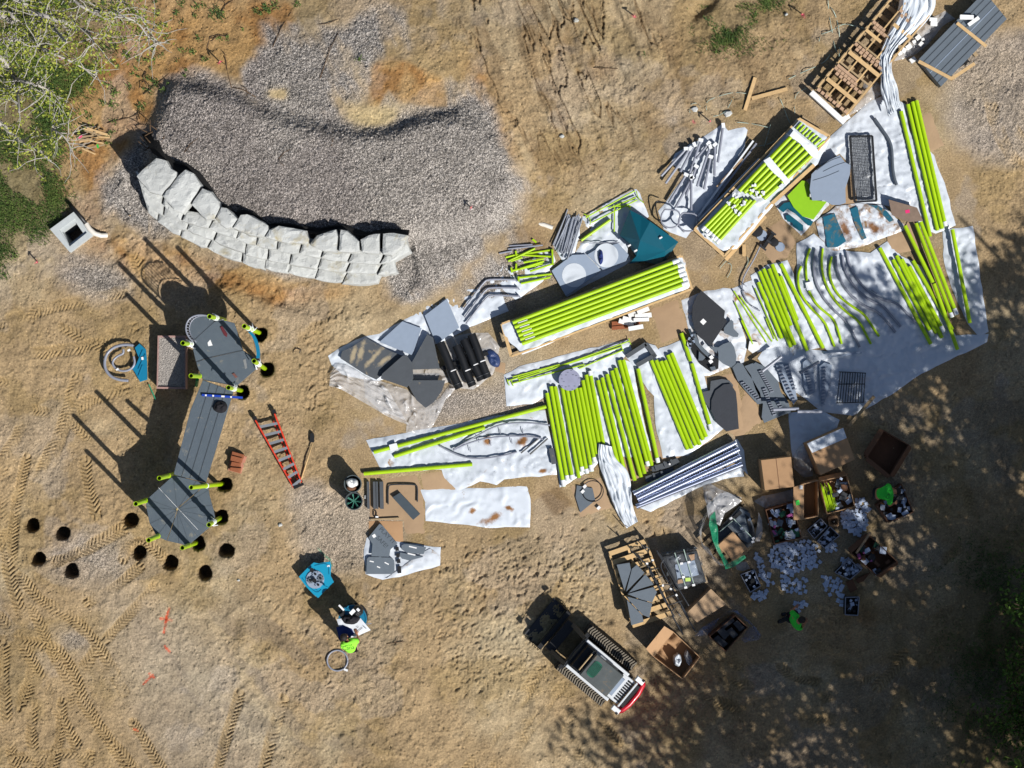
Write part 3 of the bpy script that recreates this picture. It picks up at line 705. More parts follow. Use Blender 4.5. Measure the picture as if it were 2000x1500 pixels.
def alongi(e, s):
    u = s * (len(e) - 1); i = min(int(u), len(e) - 2); return lerp(e[i], e[i + 1], u - i)
def edgeK(k):
    e = [lerp(a, b, k / 3) for a, b in zip(E0, E3)]
    return e
EXT = {1: [(1850, 745)], 2: [(1775, 868)], 3: []}
def along(e, s):                                        # point at fraction s of a polyline
    L_ = [math.hypot(b[0] - a[0], b[1] - a[1]) for a, b in zip(e, e[1:])]; T_ = sum(L_) * s
    for (a, b), l in zip(zip(e, e[1:]), L_):
        if T_ <= l + 1e-6: return lerp(a, b, T_ / l)
        T_ -= l
    return e[-1]
cn = ['', 'second', 'third', 'bottom']
JT = {1: [0, .09, .17, .27, .37, .46, .55, .635, .71, .80, .895, 1], 2: [0, .10, .20, .30, .41, .52, .61, .71, .81, .90, 1], 3: [0, .09, .20, .32, .44, .56, .67, .78, .89, 1]}
for k in (1, 2, 3):
    inner = edgeK(k - 1); outer = edgeK(k)
    if EXT[k]: outer = outer + EXT[k]; inner = inner + [(EXT[k][0][0] - 15, EXT[k][0][1] - 55)]
    r = random.Random(k)
    zt = {1: 1.05, 2: .72, 3: .38}[k]
    J_ = JT[k]
    for i in range(len(J_) - 1):
        a, b = J_[i] + .003, J_[i + 1] - .003
        n = 4
        po = [alongi(outer, a + (b - a) * j / n) for j in range(n + 1)]; pi = [alongi(inner, a + (b - a) * j / n) for j in range(n + 1)]
        off = r.uniform(-5, 5)
        po = [(x + r.uniform(-3, 3), y + off + r.uniform(-2, 2)) for x, y in po]
        pi = [lerp(x, y, -.55) for x, y in zip(pi, po)]
        po[0] = lerp(po[0], pi[0], r.uniform(.0, .08)); po[-1] = lerp(po[-1], pi[-1], r.uniform(.0, .08))
        rock('limestone_block', q('d', po + pi[::-1]), -.15, zt + r.uniform(-.04, .04), f'{ORD[i]} pale block from the left in the {cn[k]} course of the curved wall', 40 + k * 20 + i, tilt=.03)
# black geotextile pulled up behind the top course
fab = [(235, 38), (290, 22), (335, 60), (350, 110), (378, 160), (440, 195), (520, 222), (600, 280), (660, 360), (712, 452), (760, 472), (800, 505), (850, 488), (920, 512), (1000, 578), (1040, 568), (1130, 572), (1200, 588), (1300, 602), (1380, 585), (1440, 580), (1500, 598), (1600, 628), (1700, 604), (1845, 612)]
inn = [(300, 150), (330, 170), (365, 180), (395, 210), (415, 240), (460, 268), (505, 262), (590, 335), (640, 375), (700, 460), (745, 485), (808, 540), (840, 525), (915, 548), (995, 590), (1045, 598), (1140, 605), (1200, 622), (1300, 640), (1390, 615), (1450, 612), (1510, 640), (1600, 648), (1700, 632), (1840, 645)]
mb = MB(); vs = []; fs = []
r = random.Random(3)
fabp = q('d', fab); innp = q('d', inn)
n2 = 4
for a, b in zip(fabp, innp):
    za = gz(*a)
    for j in range(n2 + 1):
        t_ = j / n2; p = lerp(a, b, t_)
        z = (max(za, .3) + .16 + r.uniform(-.05, .07)) * (1 - t_) + (1.12) * t_ - .06 * math.sin(t_ * 3.1)
        vs.append(G(p[0], p[1], z if j else za + .10))
for i in range(len(fabp) - 1):
    for j in range(n2):
        a = i * (n2 + 1) + j; fs.append((a, a + 1, a + n2 + 2, a + n2 + 1))
m_fab = mat('black_geotextile', '0e0e0f', .95, var=.3, bump=.8, bscale=20)
obj('geotextile_fabric', MB().add(vs, fs), m_fab, None, 'black landscape fabric pulled up between gravel fill and limestone wall', 'fabric', smooth=True)
# loose rocks
for k, (x, y, s, c) in enumerate([(1125, 40, 7, 'small pale stone lying alone on the rutted dirt slope'), (1422, 222, 9, 'flat beige stone beside the pink flagged stake'), (1357, 213, 8, 'flat grey stone next to the loop of wire'), (1097, 268, 5, 'white stone at the foot of the dirt ruts'), (547, 1025, 5, 'beige stone half sunk in the dirt right of the slate deck'), (466, 1133, 3, 'tiny white pebble below the row of post holes'), (1535, 28, 4, 'white chip of stone near the upper weeds')]):
    P = [(x + s * math.cos(a) * random.uniform(.7, 1.2), y + s * .8 * math.sin(a) * random.uniform(.7, 1.2)) for a in [i * 1.05 for i in range(6)]]
    mb = MB(); mb.prism([G(*p).xy for p in P], gz(x, y) - .05, gz(x, y) + .05 + s * .006, bev=.035)
    obj('stone', mb, m_rock, None, c, 'stone')
# ---------------------------------------------------------------- catch basin with its pipe
t = thing('catch_basin', G(*q1('c', 557, 312)), 'square concrete catch basin with an open dark pit beside the grass', 'catch basin')
oq = q('c', [(390, 290), (575, 155), (725, 335), (545, 470)]); iq = q('c', [(462, 295), (588, 205), (678, 318), (545, 425)]); hq = cbp
mb = MB()
def ringq(A, Bq, zt, zb, zi=None):
    a = [G(x, y, zt) for x, y in A]; b = [G(x, y, zt) for x, y in Bq]
    vs = a + b + [Vector((p.x, p.y, zb)) for p in a] + [Vector((p.x, p.y, zi if zi is not None else zb)) for p in b]
    n = len(A); fs = []
    for i in range(n):
        j = (i + 1) % n
        fs += [(i, j, n + j, n + i), (i, 2 * n + i, 2 * n + j, j), (n + i, n + j, 3 * n + j, 3 * n + i)]
    return vs, fs
mb.add(*ringq(oq, iq, .24, -.1)); obj('rim', mb, m_conc, t)
mb = MB().add(*ringq([lerp(a, b, .97) for a, b in zip(oq, iq)], hq, .17, -.1, -.85)); obj('frame', mb, m_conc, t)
mb = MB(); mb.tube([G(*q1('c', 548, 100), .25), G(*q1('c', 600, 160), .3), G(*q1('c', 672, 246), .3)], .055, 10)
obj('corrugated_pipe', mb, m_black, None, 'short black drain pipe lying along the concrete basin edge', 'pipe', smooth=True)
mb = MB(); mb.tube([G(*q1('c', x, y), z) for x, y, z in [(672, 246, .26), (700, 290, .25), (740, 325, .22), (790, 340, .14), (835, 338, .05)]], .07, 12, hollow=.2)
obj('drain_pipe', mb, m_pvc, None, 'curved white drain pipe coming off the concrete basin', 'pipe', smooth=True, autos=50)
mb = MB(); mb.tube([G(*q1('D', x, y), z) for x, y, z in [(570, 355, .05), (600, 345, .10), (650, 355, .12), (718, 380, .1)]], .06, 12, hollow=.2)
obj('drain_pipe', mb, m_pvc, None, 'short white bent pipe poking from gravel beside the silver tube bundle', 'pipe', smooth=True, autos=50)
# stakes
def stake(bx, by, tx, ty, h, label, flag=True, mt=None, rad=.014):
    b = G(bx, by, gz(bx, by) - .1); tp = G(tx, ty, gz(bx, by) + h)
    t = thing('survey_stake', G(bx, by, gz(bx, by)), label, 'stake', 'survey stakes standing in the dirt' if flag else None)
    mb = MB().bar(b, tp, .03, .02); obj('shaft', mb, mt or m_wood, t)
    if flag:
        mb = MB(); r = random.Random(int(bx))
        for k in range(4):
            a = r.uniform(0, 6.3); e = tp + Vector((math.cos(a) * .09, math.sin(a) * .09, -.1))
            mb.add([tp + Vector((0, 0, -.02)), tp + Vector((0, 0, -.07)), e + Vector((0, 0, -.04)), e], [(0, 1, 2, 3)])
        mb.bar(tp - Vector((0, 0, .06)), tp - Vector((0, 0, .01)), .045, .045)
        obj('flagging', mb, m_pink, t)
    return t
stake(1237, 30, 1239, 31, .46, 'pink flagged stake upper centre by the grassy rough patch')
stake(1385, 236, 1387, 236, .42, 'pink flagged stake between two flat stones above the silver tubes')
stake(1566, 27, 1567, 27, .42, 'pink flagged stake above the long timber pallet')
stake(918, 404, 920, 405, .32, 'small pink tipped stake standing in the gravel field')
stake(432, 124, 429, 120, .5, 'pink topped stake in the clay above the gravel mound')
stake(73, 511, 71, 512, .45, 'pink tipped stake at the bottom edge of the grass')
stake(251, 420, 254, 421, .36, 'bare stake in the gravel left of the limestone wall', flag=False)
# stake heap
t0 = [((615, 1060), (860, 1075)), ((610, 1085), (800, 1050)), ((650, 1005), (860, 1062)), ((640, 1150), (780, 985)), ((620, 1110), (770, 1075)), ((660, 1165), (820, 1130)), ((640, 1160), (745, 1205)), ((610, 1070), (730, 1060)), ((680, 1000), (840, 1050)), ((620, 1095), (720, 1085)), ((700, 1100), (810, 1120)), ((660, 1020), (760, 1050))]
for k, (a, b) in enumerate(t0):
    mb = MB(); z = .06 + .025 * k
    mb.bar(G(*q1('a', *a), z), G(*q1('a', *b), z + .015), .04, .022)
    o = obj('wooden_stake', mb, m_wood2 if k % 2 else m_wood, None, 'slim wooden stake in the loose heap lying on orange clay', 'stake', 'stakes in the heap on the clay')
    if k in (0, 5, 7):
        mb = MB(); c = G(*q1('a', *lerp(a, b, .15 + .5 * (k == 5))), z + .02); mb.box(c, (.11, .05, .03), rz=k)
        obj('flagging', mb, m_pink if k != 5 else mat('green_flagging', '2fae3a'), o)
# twigs
tw = [[(1120, 735), (1200, 680), (1270, 620), (1325, 570)], [(1745, 435), (1765, 470), (1775, 560), (1810, 685)], [(835, 960), (920, 940), (1000, 920), (1115, 880)], [(1615, 380), (1640, 290), (1700, 270), (1780, 290)],
      [(1700, 150), (1760, 40), (1820, 0)], [(1810, 680), (1900, 700), (2000, 760)], [(700, 230), (720, 320), (735, 340)], [(1140, 560), (1120, 600), (1150, 680)]]
tl = ['dark straight stick lying on clay above the gravel mound', 'forked pale branch reaching down onto the gravel rim', 'long thin dead branch lying across the clay', 'bent twig above the leaning branch', 'thin dark branch at the top of the clay', 'thin root trailing over the gravel rim', 'short dark twig under the leafy tree', 'curved twig on the clay among small weeds']
def twig(pts, r0, label, m=None, name='dead_branch', z=.03, cat='branch', forks=2):
    mb = MB(); P = [G(x, y, gz(x, y) + z + .03 * (i % 2)) for i, (x, y) in enumerate(pts)]
    mb.tube(P, r0, 6, rr=[r0 * (1 - .6 * i / len(P)) for i in range(len(P))])
    rr_ = random.Random(int(pts[0][0]))
    for k in range(forks):
        i = rr_.randrange(len(P) - 1); a = P[i].lerp(P[i + 1], rr_.random()); an_ = rr_.uniform(0, 6.28)
        mb.tube([a, a + Vector((math.cos(an_) * .12, math.sin(an_) * .12, .02)), a + Vector((math.cos(an_ + .4) * .25, math.sin(an_ + .4) * .25, .0))], r0 * .5, 5)
    return obj(name, mb, m or m_twig, None, label, cat, smooth=True)
for p, l in zip(tw, tl): twig(q('a', p), .018, l)
tw2 = [(q('b', [(130, 370), (190, 230), (275, 90)]), 'long thin branch lying in the gravel left of the clay fan'), (q('b', [(500, 610), (580, 380), (650, 240)]), 'dark root line running down the upper gravel'),
       (q('b', [(470, 190), (560, 185), (650, 145)]), 'small twig across the upper gravel edge'), (q('b', [(175, 1240), (220, 1190), (270, 1165)]), 'short curved twig on the smooth gravel plateau'), (q('b', [(590, 1140), (600, 1090), (620, 1050)]), 'fine twig below the dark gravel bank'),
       (q('a', [(1440, 1190), (1480, 1130), (1550, 1075)]), 'crooked twig behind the limestone wall'), (q('U', [(530, 440), (600, 442), (690, 448)]), 'straight dry stick on the dirt ruts'), ([(755, 1257), (790, 1253)], 'short dark stick right of the worker at the blue table')]
for p, l in tw2: twig(p, .012, l, forks=1)
# root snag beside the catch basin, stump hole edges etc.
rs = random.Random(2); mb = MB()
for k in range(26):
    x, y = rs.uniform(1120, 1290), rs.uniform(1000, 1180); an_ = rs.uniform(0, 3.1)
    a = G(*q1('a', x, y), gz(290, 270) + rs.uniform(.1, .35)); b = a + Vector((math.cos(an_) * .3, math.sin(an_) * .3, rs.uniform(-.1, .1)))
    mb.tube([a, (a + b) / 2 + Vector((0, 0, .05)), b], .014, 5)
obj('root_tangle', mb, m_twig, None, 'tangle of dark roots at the left end of the black fabric', 'roots')
# ---------------------------------------------------------------- the playground structure being put up
DZ = 1.4
ps = thing('play_structure', G(400, 850), 'half built playground deck with lime posts and long grey bridge casting black shadows', 'play structure')
def slab(name, tagc, pts, z, th, m, parent, **k):
    mb = MB(); mb.prism([G(x, y, z).xy for x, y in (q(tagc, pts) if tagc else pts)], z - th, z, bev=.008)
    return obj(name, mb, m, parent, **k)
m_deck = mat('deck_coating', '4f5a64', .5, var=.09, scale=5, bump=.5, bscale=70, dirt='7d7a70', dirt_amt=.36, dscale=5)
up1 = [(1045, 615), (1018, 570), (1012, 520), (1030, 470), (1070, 442), (1120, 432), (1195, 478)]
up2 = [(1048, 617), (1198, 480), (1240, 465), (1340, 490), (1372, 580), (1405, 690), (1150, 745), (1060, 775), (1035, 672)]
up3 = [(1152, 748), (1407, 692), (1490, 748), (1515, 815), (1355, 955), (1330, 950), (1110, 905), (1070, 810), (1062, 778)]
low1 = [(520, 482), (332, 650), (318, 700), (345, 830), (398, 930), (470, 960), (545, 740), (545, 725), (765, 540)]
low2 = [(474, 961), (600, 990), (640, 984), (780, 865), (824, 790), (812, 730), (785, 635), (768, 542), (549, 728), (549, 742)]
for tg, p in (('e', up1), ('e', up2), ('e', up3), ('f', low1), ('f', low2)): slab('deck_panel', tg, p, DZ, .06, m_deck, ps)
bridge = [(396, 742), (456, 764), (444, 803), (402, 943), (339, 927), (372, 800)]
br = slab('bridge_deck', None, bridge, DZ - .01, .06, m_deck, ps)
m_groove = mat('deck_groove', '3a424a', .7)
def groove(parent, pts, z=DZ, r=.008, m=None):
    mb = MB()
    for a, b in pts: mb.bar(G(*a, z + .002), G(*b, z + .002), r * 2, .008)
    return obj('seam', mb, m or m_groove, parent)
groove(ps, [(lerp((396, 742), (456, 764), t_), lerp((339, 927), (402, 943), t_)) for t_ in (.25, .5, .75)], DZ - .006)
c0 = q1('f', 548, 735)
groove(ps, [(c0, q1('f', *p)) for p in [(520, 500), (420, 575), (332, 655), (322, 710), (350, 835), (400, 925), (560, 975), (635, 980), (700, 930), (775, 862), (815, 790), (805, 700), (775, 590), (690, 520)]], r=.0035)
groove(ps, [(q1('f', 410, 570), q1('f', 700, 880))], r=.004, m=m_sticker)
groove(ps, [(q1('e', *a), q1('e', *b)) for a, b in [((1150, 745), (1405, 690)), ((1050, 615), (1195, 480)), ((1060, 775), (1150, 745)), ((1110, 905), (1320, 945))]], r=.009)
# posts: apparent top, ground or deck point, full height 3.0 m
PT = [((357, 670), None), ((409, 618), None), ((477, 637), (509, 651)), ((496, 705), (519, 721)), ((446, 757), (473, 763)), ((373, 734), None),
      ((311, 934), None), ((265, 984), None), ((290, 1055), None), ((356, 1070), (384, 1060)), ((408, 1025), (431, 1011)), ((373, 952), (436, 945))]
for k, (tp, b) in enumerate(PT):
    T3 = G(*tp, 3.0); B3 = G(*b, -.5) if b else Vector((T3.x, T3.y, 0))
    if b: B3.z = -.5
    mb = MB(); mb.tube([T3, B3], .062, 18, hollow=.14)
    p_ = obj('post', mb, m_lime, ps, smooth=True, autos=40)
    mb = MB(); f = (T3.z - DZ - .02) / (T3.z - B3.z); c = T3.lerp(B3, f); u = (T3 - B3).normalized()
    mb.tube([c + u * .02, c + u * .09], .07, 18)
    obj('clamp', mb, m_lime, ps, smooth=True, autos=40)
    if k in (0, 1, 2, 3, 4, 11, 10):
        mb = MB(); r = random.Random(k)
        for j in range(3 if k != 11 else 1):
            c = T3.lerp(B3, f - .04 - .085 * j - (.0 if k != 11 else -.05)); 
            mb.tube([c + u * .018, c - u * .018], .071 + r.random() * .012, 14)
            a = r.uniform(0, 6.3)
            mb.tube([c, c + Vector((math.cos(a) * .09, math.sin(a) * .09, -.02)), c + Vector((math.cos(a + .7) * .16, math.sin(a + .7) * .16, -.1))], .014, 5)
        obj('film_wrap', mb, m_white, p_, smooth=True)
# curved barrier
arc_o = [(1038, 628), (1003, 590), (985, 545), (988, 500), (1008, 462), (1045, 438), (1095, 430), (1145, 438)]
arc_i = [(1052, 618), (1020, 585), (1003, 545), (1005, 505), (1022, 474), (1052, 452), (1095, 443), (1140, 446)]
def smooth_path(P, n=2):
    for _ in range(n):
        Q_ = [P[0]]
        for a, b in zip(P, P[1:]): Q_ += [lerp(a, b, .25), lerp(a, b, .75)]
        P = Q_ + [P[-1]]
    return P
bar_ = thing('x', (0, 0, 0), None, None); bpy.data.objects.remove(bar_)
so = smooth_path(q('e', arc_o)); si = [((x - 1000) * ((H - 2.12) / (H - 1.42)) + 1000, (y - 750) * ((H - 2.12) / (H - 1.42)) + 750) for x, y in so]
mb = MB(); mb.tube([G(x, y, 2.12) for x, y in so], .022, 8)
gr = obj('barrier', mb, m_grey, ps, smooth=True)
mb = MB(); mb.tube([G(*p, 2.12).xy.to_3d() + Vector((0, 0, 1.5)) for p in so], .018, 8); obj('bottom_rail', mb, m_grey, gr, smooth=True)
L_ = len(so)
for k in range(1, 16):
    p = along(so, k / 16); g_ = G(*p, 2.12)
    mb = MB(); mb.tube([g_, Vector((g_.x, g_.y, 1.5))], .012, 6); obj('upright_bar', mb, m_grey, gr, smooth=True)
# blue curved side panel
mb = MB(); P = smooth_path(q('e', [(1468, 556), (1500, 590), (1522, 650), (1532, 710), (1528, 748)])); vs = []
for x, y in P:
    g_ = G(x, y, 2.2); vs += [g_, Vector((g_.x - .1, g_.y, 1.5)), Vector((g_.x - .14, g_.y, 1.5)), Vector((g_.x - .1, g_.y, 2.2))]
n = len(P); fs = [(0, 1, 2, 3), (4 * n - 1, 4 * n - 2, 4 * n - 3, 4 * n - 4)]
for i in range(n - 1):
    a = 4 * i; b = a + 4
    for j in range(4): fs.append((a + j, b + j, b + (j + 1) % 4, a + (j + 1) % 4))
mb.add(vs, fs); obj('side_panel', mb, m_teal, ps)
# loose things lying on the deck
def flat(name, tagc, pts, z, th, m, label, cat, group=None, bev=.004, smooth=False):
    mb = MB(); mb.prism([G(x, y, z + th).xy for x, y in (q(tagc, pts) if tagc else pts)], z, z + th, bev=min(bev, th * .4))
    return obj(name, mb, m, None, label, cat, group)
t = thing('spirit_level', G(*q1('e', 1250, 1027), DZ), 'long blue spirit level lying across the top of the grey bridge', 'spirit level')
a, b = G(*q1('e', 1104, 1018), DZ + .03), G(*q1('e', 1402, 1038), DZ + .03)
obj('body', MB().bar(a, b, .06, .05), m_blue, t)
for f in (.1, .28, .5, .72):
    obj('vial_window', MB().bar(a.lerp(b, f - .02) + Vector((0, 0, .012)), a.lerp(b, f + .02 + (.04 if f == .5 else 0)) + Vector((0, 0, .012)), .045, .04), m_sticker, t)
def heap(name, c, rx, ry, h, m, label, cat, seed, group=None, folds=5, parent=None, z=None, n=26, ang=0, amp=.5):
    vs = []; fs = []; rings = 9
    cx, cy, cz = c
    vs.append((cx, cy, cz + h))
    for i in range(1, rings + 1):
        f = i / rings
        for k in range(n):
            a = 2 * math.pi * k / n
            d = 1 + .22 * mnoise.noise(Vector((math.cos(a) * 1.4, math.sin(a) * 1.4, seed)))
            u, v = math.cos(a) * rx * f * d, math.sin(a) * ry * f * d
            x = cx + u * math.cos(ang) - v * math.sin(ang); y = cy + u * math.sin(ang) + v * math.cos(ang)
            base_ = math.sqrt(max(0, 1 - f ** 2.4)) * h
            rg = abs(mnoise.noise(Vector((x * folds, y * folds, seed * 3.1)))) * h * amp + mnoise.noise(Vector((x * folds * 2.3, y * folds * 2.3, seed))) * h * amp * .3
            vs.append((x, y, cz + max(0, base_ * (1 - rg / h * 1.2)) + (.004 if i < rings else -.01)))
    for k in range(n): fs.append((0, 1 + k, 1 + (k + 1) % n))
    for i in range(rings - 1):
        for k in range(n):
            a = 1 + i * n + k; b = 1 + i * n + (k + 1) % n
            fs.append((a, a + n, b + n, b))
    fs.append(tuple(1 + (rings - 1) * n + k for k in reversed(range(n))))
    return obj(name, MB().add(vs, fs), m, parent, label, cat, group, smooth=True)
heap('jacket', G(*q1('e', 1240, 1105), DZ), .2, .17, .14, m_jack, 'crumpled dark jacket dropped on the grey bridge below the level', 'jacket', 1, folds=9, amp=.7)
flat('paper_label', 'e', [(1145, 635), (1165, 612), (1182, 655), (1150, 660)], DZ, .004, m_sticker, 'white paper label lying on the upper slate deck', 'label')
flat('glove', 'e', [(1235, 520), (1250, 510), (1290, 570), (1285, 595), (1265, 580)], DZ, .03, mat('red_glove_fabric', '5d1c26', .8), 'dark red work glove on the deck near the barrier end post', 'glove', bev=.01)
flat('glove', 'e', [(1322, 862), (1340, 855), (1365, 885), (1350, 895)], DZ, .03, mat('brown_glove_fabric', '6b4640', .8), 'small brown work glove near the lower edge of the upper deck', 'glove', bev=.01)
heap('mud_lump', G(*q1('f', 547, 730), DZ), .03, .04, .02, mat('dry_mud', 'a08f60', .9), 'dried mud lump at the hub of the octagonal deck', 'mud', 4)
flat('wrench_roll', 'e', [(1405, 760), (1425, 752), (1435, 820), (1420, 828)], DZ, .008, mat('chalk_dust', '7d7f80', .9), 'pale scuffed rag on the deck near the right corner post', 'rag')
# gravel filled frame beside the deck
t = thing('planter_frame', G(*q1('e', 880, 780)), 'shallow rectangular frame filled with pale gravel under the deck edge', 'frame')
fo = [(780, 583), (985, 583), (985, 975), (772, 972)]; fz = .42
A = q('e', fo); Bq = [lerp(p, (sum(x for x, _ in A) / 4, sum(y for _, y in A) / 4), .07) for p in A]
mb = MB(); mb.add(*ringq(A, Bq, fz, 0, .2)); obj('frame_board', mb, mat('pinkish_board', 'a08078', .8, var=.12), t)
xs = np.linspace(0, 1, 46); ys = np.linspace(0, 1, 80); vs = []; fs = []
for v in ys:
    for u in xs:
        p = lerp(lerp(Bq[0], Bq[1], u), lerp(Bq[3], Bq[2], u), v); g_ = G(*p, fz - .05); vs.append((g_.x, g_.y, fz - .06 + random.uniform(-.012, .012)))
for j in range(79):
    for i in range(45): a = j * 46 + i; fs.append((a, a + 1, a + 47, a + 46))
m_fill = mat('gravel_fill', '9b958f', .95, var=.5, scale=26, bump=1, bscale=45)
obj('gravel_fill', MB().add(vs, fs), m_fill, t)
# curved tubes and blue panel on the ground, left
t = thing('curved_climber', G(*q1('e', 490, 780)), 'large C shaped grey tube lying on the dirt with a smaller ring inside', 'climber')
P = smooth_path(q('e', [(600, 655), (560, 648), (505, 652), (450, 672), (405, 715), (388, 780), (400, 840), (440, 885), (500, 908), (565, 912)]))
mb = MB(); mb.tube([G(x, y, .20) for x, y in P], .042, 10); obj('outer_tube', mb, m_grey, t, smooth=True)
P = smooth_path(q('e', [(528, 682), (530, 716), (490, 728), (450, 765), (450, 800), (485, 835), (540, 845), (590, 825), (614, 785), (604, 735)]))
mb = MB(); mb.tube([G(x, y, .16) for x, y in P], .032, 10); obj('inner_tube', mb, m_grey, t, smooth=True)
for a, b in (((465, 800), (485, 830)), ((560, 668), (570, 690))):
    mb = MB(); mb.box(G(*q1('e', *b), .19), (.08, .05, .06), rz=.5); obj('bracket', mb, m_sticker, t)
for a in ((395, 760), (430, 880), (590, 825), (600, 656)):
    g_ = G(*q1('e', *a), .16); mb = MB(); mb.tube([g_, Vector((g_.x, g_.y, 0))], .02, 6); obj('foot', mb, m_grey, t)
t = thing('blue_panel', G(*q1('e', 655, 790)), 'jagged teal blue plastic panel leaning beside the curved grey tube', 'panel')
pp = [(612, 670), (645, 640), (692, 682), (700, 780), (702, 905), (650, 922), (610, 850), (590, 825), (628, 790), (640, 740)]
mb = MB(); mb.prism([G(x, y, .15).xy for x, y in q('e', pp)], .08, .15, bev=.01); obj('sheet', mb, m_teal, t)
mb = MB()
for a, b in (((625, 800), (672, 690)), ((640, 830), (690, 720)), ((640, 880), (670, 800))): mb.bar(G(*q1('e', *a), .16), G(*q1('e', *b), .16), .03, .03)
obj('rib', mb, m_teal, t)
obj('sticker', MB().box(G(*q1('e', 668, 750), .175), (.06, .08, .01), rz=.2), m_sticker, t)
flat('paper_scrap', 'e', [(365, 480), (380, 465), (402, 480), (388, 495)], .01, .01, m_sticker, 'white paper scrap alone on the churned dirt left of the deck', 'paper')
mb = MB(); mb.tube([G(*q1('e', 715, 940), .08), G(*q1('e', 765, 1052), .05)], .018, 6)
obj('green_rod', mb, mat('green_rod_paint', '2f8f6a', .5), None, 'thin green rod at the corner of the gravel filled frame', 'rod')
mb = MB(); mb.tube([G(*q1('e', 1072, 905), .9), G(*q1('e', 1065, 950), .6)], .045, 8)
obj('green_bottle', mb, mat('bottle_green', '1f8f52', .3), None, 'green bottle hanging beside the bridge head post', 'bottle')
twig([q1('e', 1768, 700), q1('e', 1790, 675), q1('e', 1830, 690)], .012, 'small bent stick lying right of the upper deck corner', forks=0)
mb = MB(); mb.tube([G(*q1('e', 1768, 720), .02), G(*q1('e', 1775, 690), .06), G(*q1('e', 1800, 672), .08), G(*q1('e', 1830, 685), .05), G(*q1('e', 1815, 715), .02)], .01, 5)
obj('wire_loop', mb, m_black, None, 'tiny dark wire loop on the dirt right of the deck', 'wire')
# pavers
t = thing('paver_tray', G(*q1('f', 985, 380)), 'pink tile with terracotta pavers stacked on it near the orange ladder', 'tile')
slab('tile', 'f', [(945, 300), (1058, 345), (1015, 470), (920, 445)], .05, .05, mat('pink_tile', 'b07a64', .8), t)
for k, p in enumerate([[(950, 305), (1035, 330), (1028, 362), (942, 340)], [(942, 335), (1022, 355), (1015, 392), (935, 372)], [(945, 380), (1010, 392), (1005, 428), (935, 412)], [(935, 422), (1012, 428), (1003, 465), (930, 445)]]):
    flat('paver_block', 'f', p, .055, .17 + .05 * (k % 2), m_brick, f'{ORD[k]} terracotta block from the top on the pink tile', 'paver', 'terracotta blocks on the pink tile', bev=.012)
# ladder
t = thing('step_ladder', G(*q1('f', 1290, 300)), 'orange fibreglass step ladder lying folded flat on the dirt', 'ladder')
La, Lb = q1('f', 1122, 78), q1('f', 1402, 572); Ra, Rb = q1('f', 1262, 30), q1('f', 1462, 540)
for nm, a, b in (('rail', La, Lb), ('rail', Ra, Rb)):
    mb = MB(); mb.bar(G(*a, .21), G(*b, .17), .035, .09); obj(nm, mb, m_red, t)
for a, b, o in ((La, Lb, (14, -3)), (Ra, Rb, (-14, 5))):
    a2 = (a[0] + o[0] / 3.75, a[1] + 12); b2 = (b[0] + o[0] / 3.75, b[1] + o[1])
    mb = MB(); mb.bar(G(*a2, .06), G(*b2, .06), .03, .06); obj('rear_rail', mb, m_red, t)
for k in range(8):
    f = .07 + k * .125
    mb = MB(); mb.bar(G(*lerp(La, Lb, f + .03), .22), G(*lerp(Ra, Rb, f - .0 + .07 * (1 - f)), .22), .075, .025); rg = obj('step', mb, m_alu, t)
    mb = MB(); mb.bar(G(*lerp(La, Lb, f + .06), .08), G(*lerp(La, Lb, f + .0), .2), .015, .015); obj('brace', mb, m_alu, t)
for p in (La, Ra):
    mb = MB(); mb.box(G(p[0] - .5, p[1] - 3, .17), (.09, .14, .13), rz=.35); obj('foot', mb, m_black, t)
slab('top_cap', 'f', [(1395, 560), (1470, 535), (1475, 552), (1405, 585)], .24, .08, m_black, t)
# shovel
t = thing('shovel', G(*q1('f', 1500, 350)), 'wooden handled shovel with black blade lying by the orange ladder', 'shovel')
mb = MB(); mb.tube([G(*q1('f', 1456, 512), .06), G(*q1('f', 1540, 245), .12)], .02, 8); obj('handle', mb, m_wood, t, smooth=True)
mb = MB(); mb.prism([G(x, y, .1).xy for x, y in q('f', [(1520, 240), (1518, 195), (1522, 172), (1535, 165), (1548, 175), (1553, 200), (1550, 240)])], .06, .12, bev=.015); obj('blade', mb, m_black, t)
mb = MB(); mb.bar(G(*q1('f', 1449, 525), .06), G(*q1('f', 1461, 515), .06), .1, .03); obj('grip', mb, m_black, t)
# bins
def bin_(px, py, r, h, m, label, name='trash_bin'):
    c = G(px, py, 0); f = H / (H - h); cx = (px - 1000) / S / f; cy = (750 - py) / S / f
    t = thing(name, (cx, cy, 0), label, 'bin')
    mb = MB(); mb.lathe((cx, cy, 0), [(r * .8, 0), (r * .98, h - .03), (r * 1.05, h - .03), (r * 1.05, h), (r * .95, h), (r * .76, .03)], 26); obj('body', mb, m, t, smooth=True, autos=40)
    return t, Vector((cx, cy, 0))
m_binm = mat('bin_grey_plastic', '4a5356', .5, var=.08)
t, c = bin_(689, 945, .235, .7, m_binm, 'round grey bin stuffed with white paper and brown card')
heap('paper', (c.x - .02, c.y + .03, .62), .17, .14, .28, m_foam, 'crumpled white paper heaped in the upper bin', 'paper', 7, folds=4)
heap('card_scrap', (c.x - .06, c.y - .13, .58), .15, .1, .1, m_card3, 'brown card scrap in the upper bin below the paper', 'card scrap', 9)
t, c = bin_(691, 979, .235, .7, m_binm, 'round grey bin standing open with green net strands inside')
mb = MB()
for k in range(7):
    a = k * .9; mb.tube([(c.x + .2 * math.cos(a), c.y + .2 * math.sin(a), .66), (c.x + .03 * math.cos(a), c.y, .5 + .02 * k), (c.x - .2 * math.cos(a + .3), c.y - .2 * math.sin(a + .3), .66)], .008, 5)
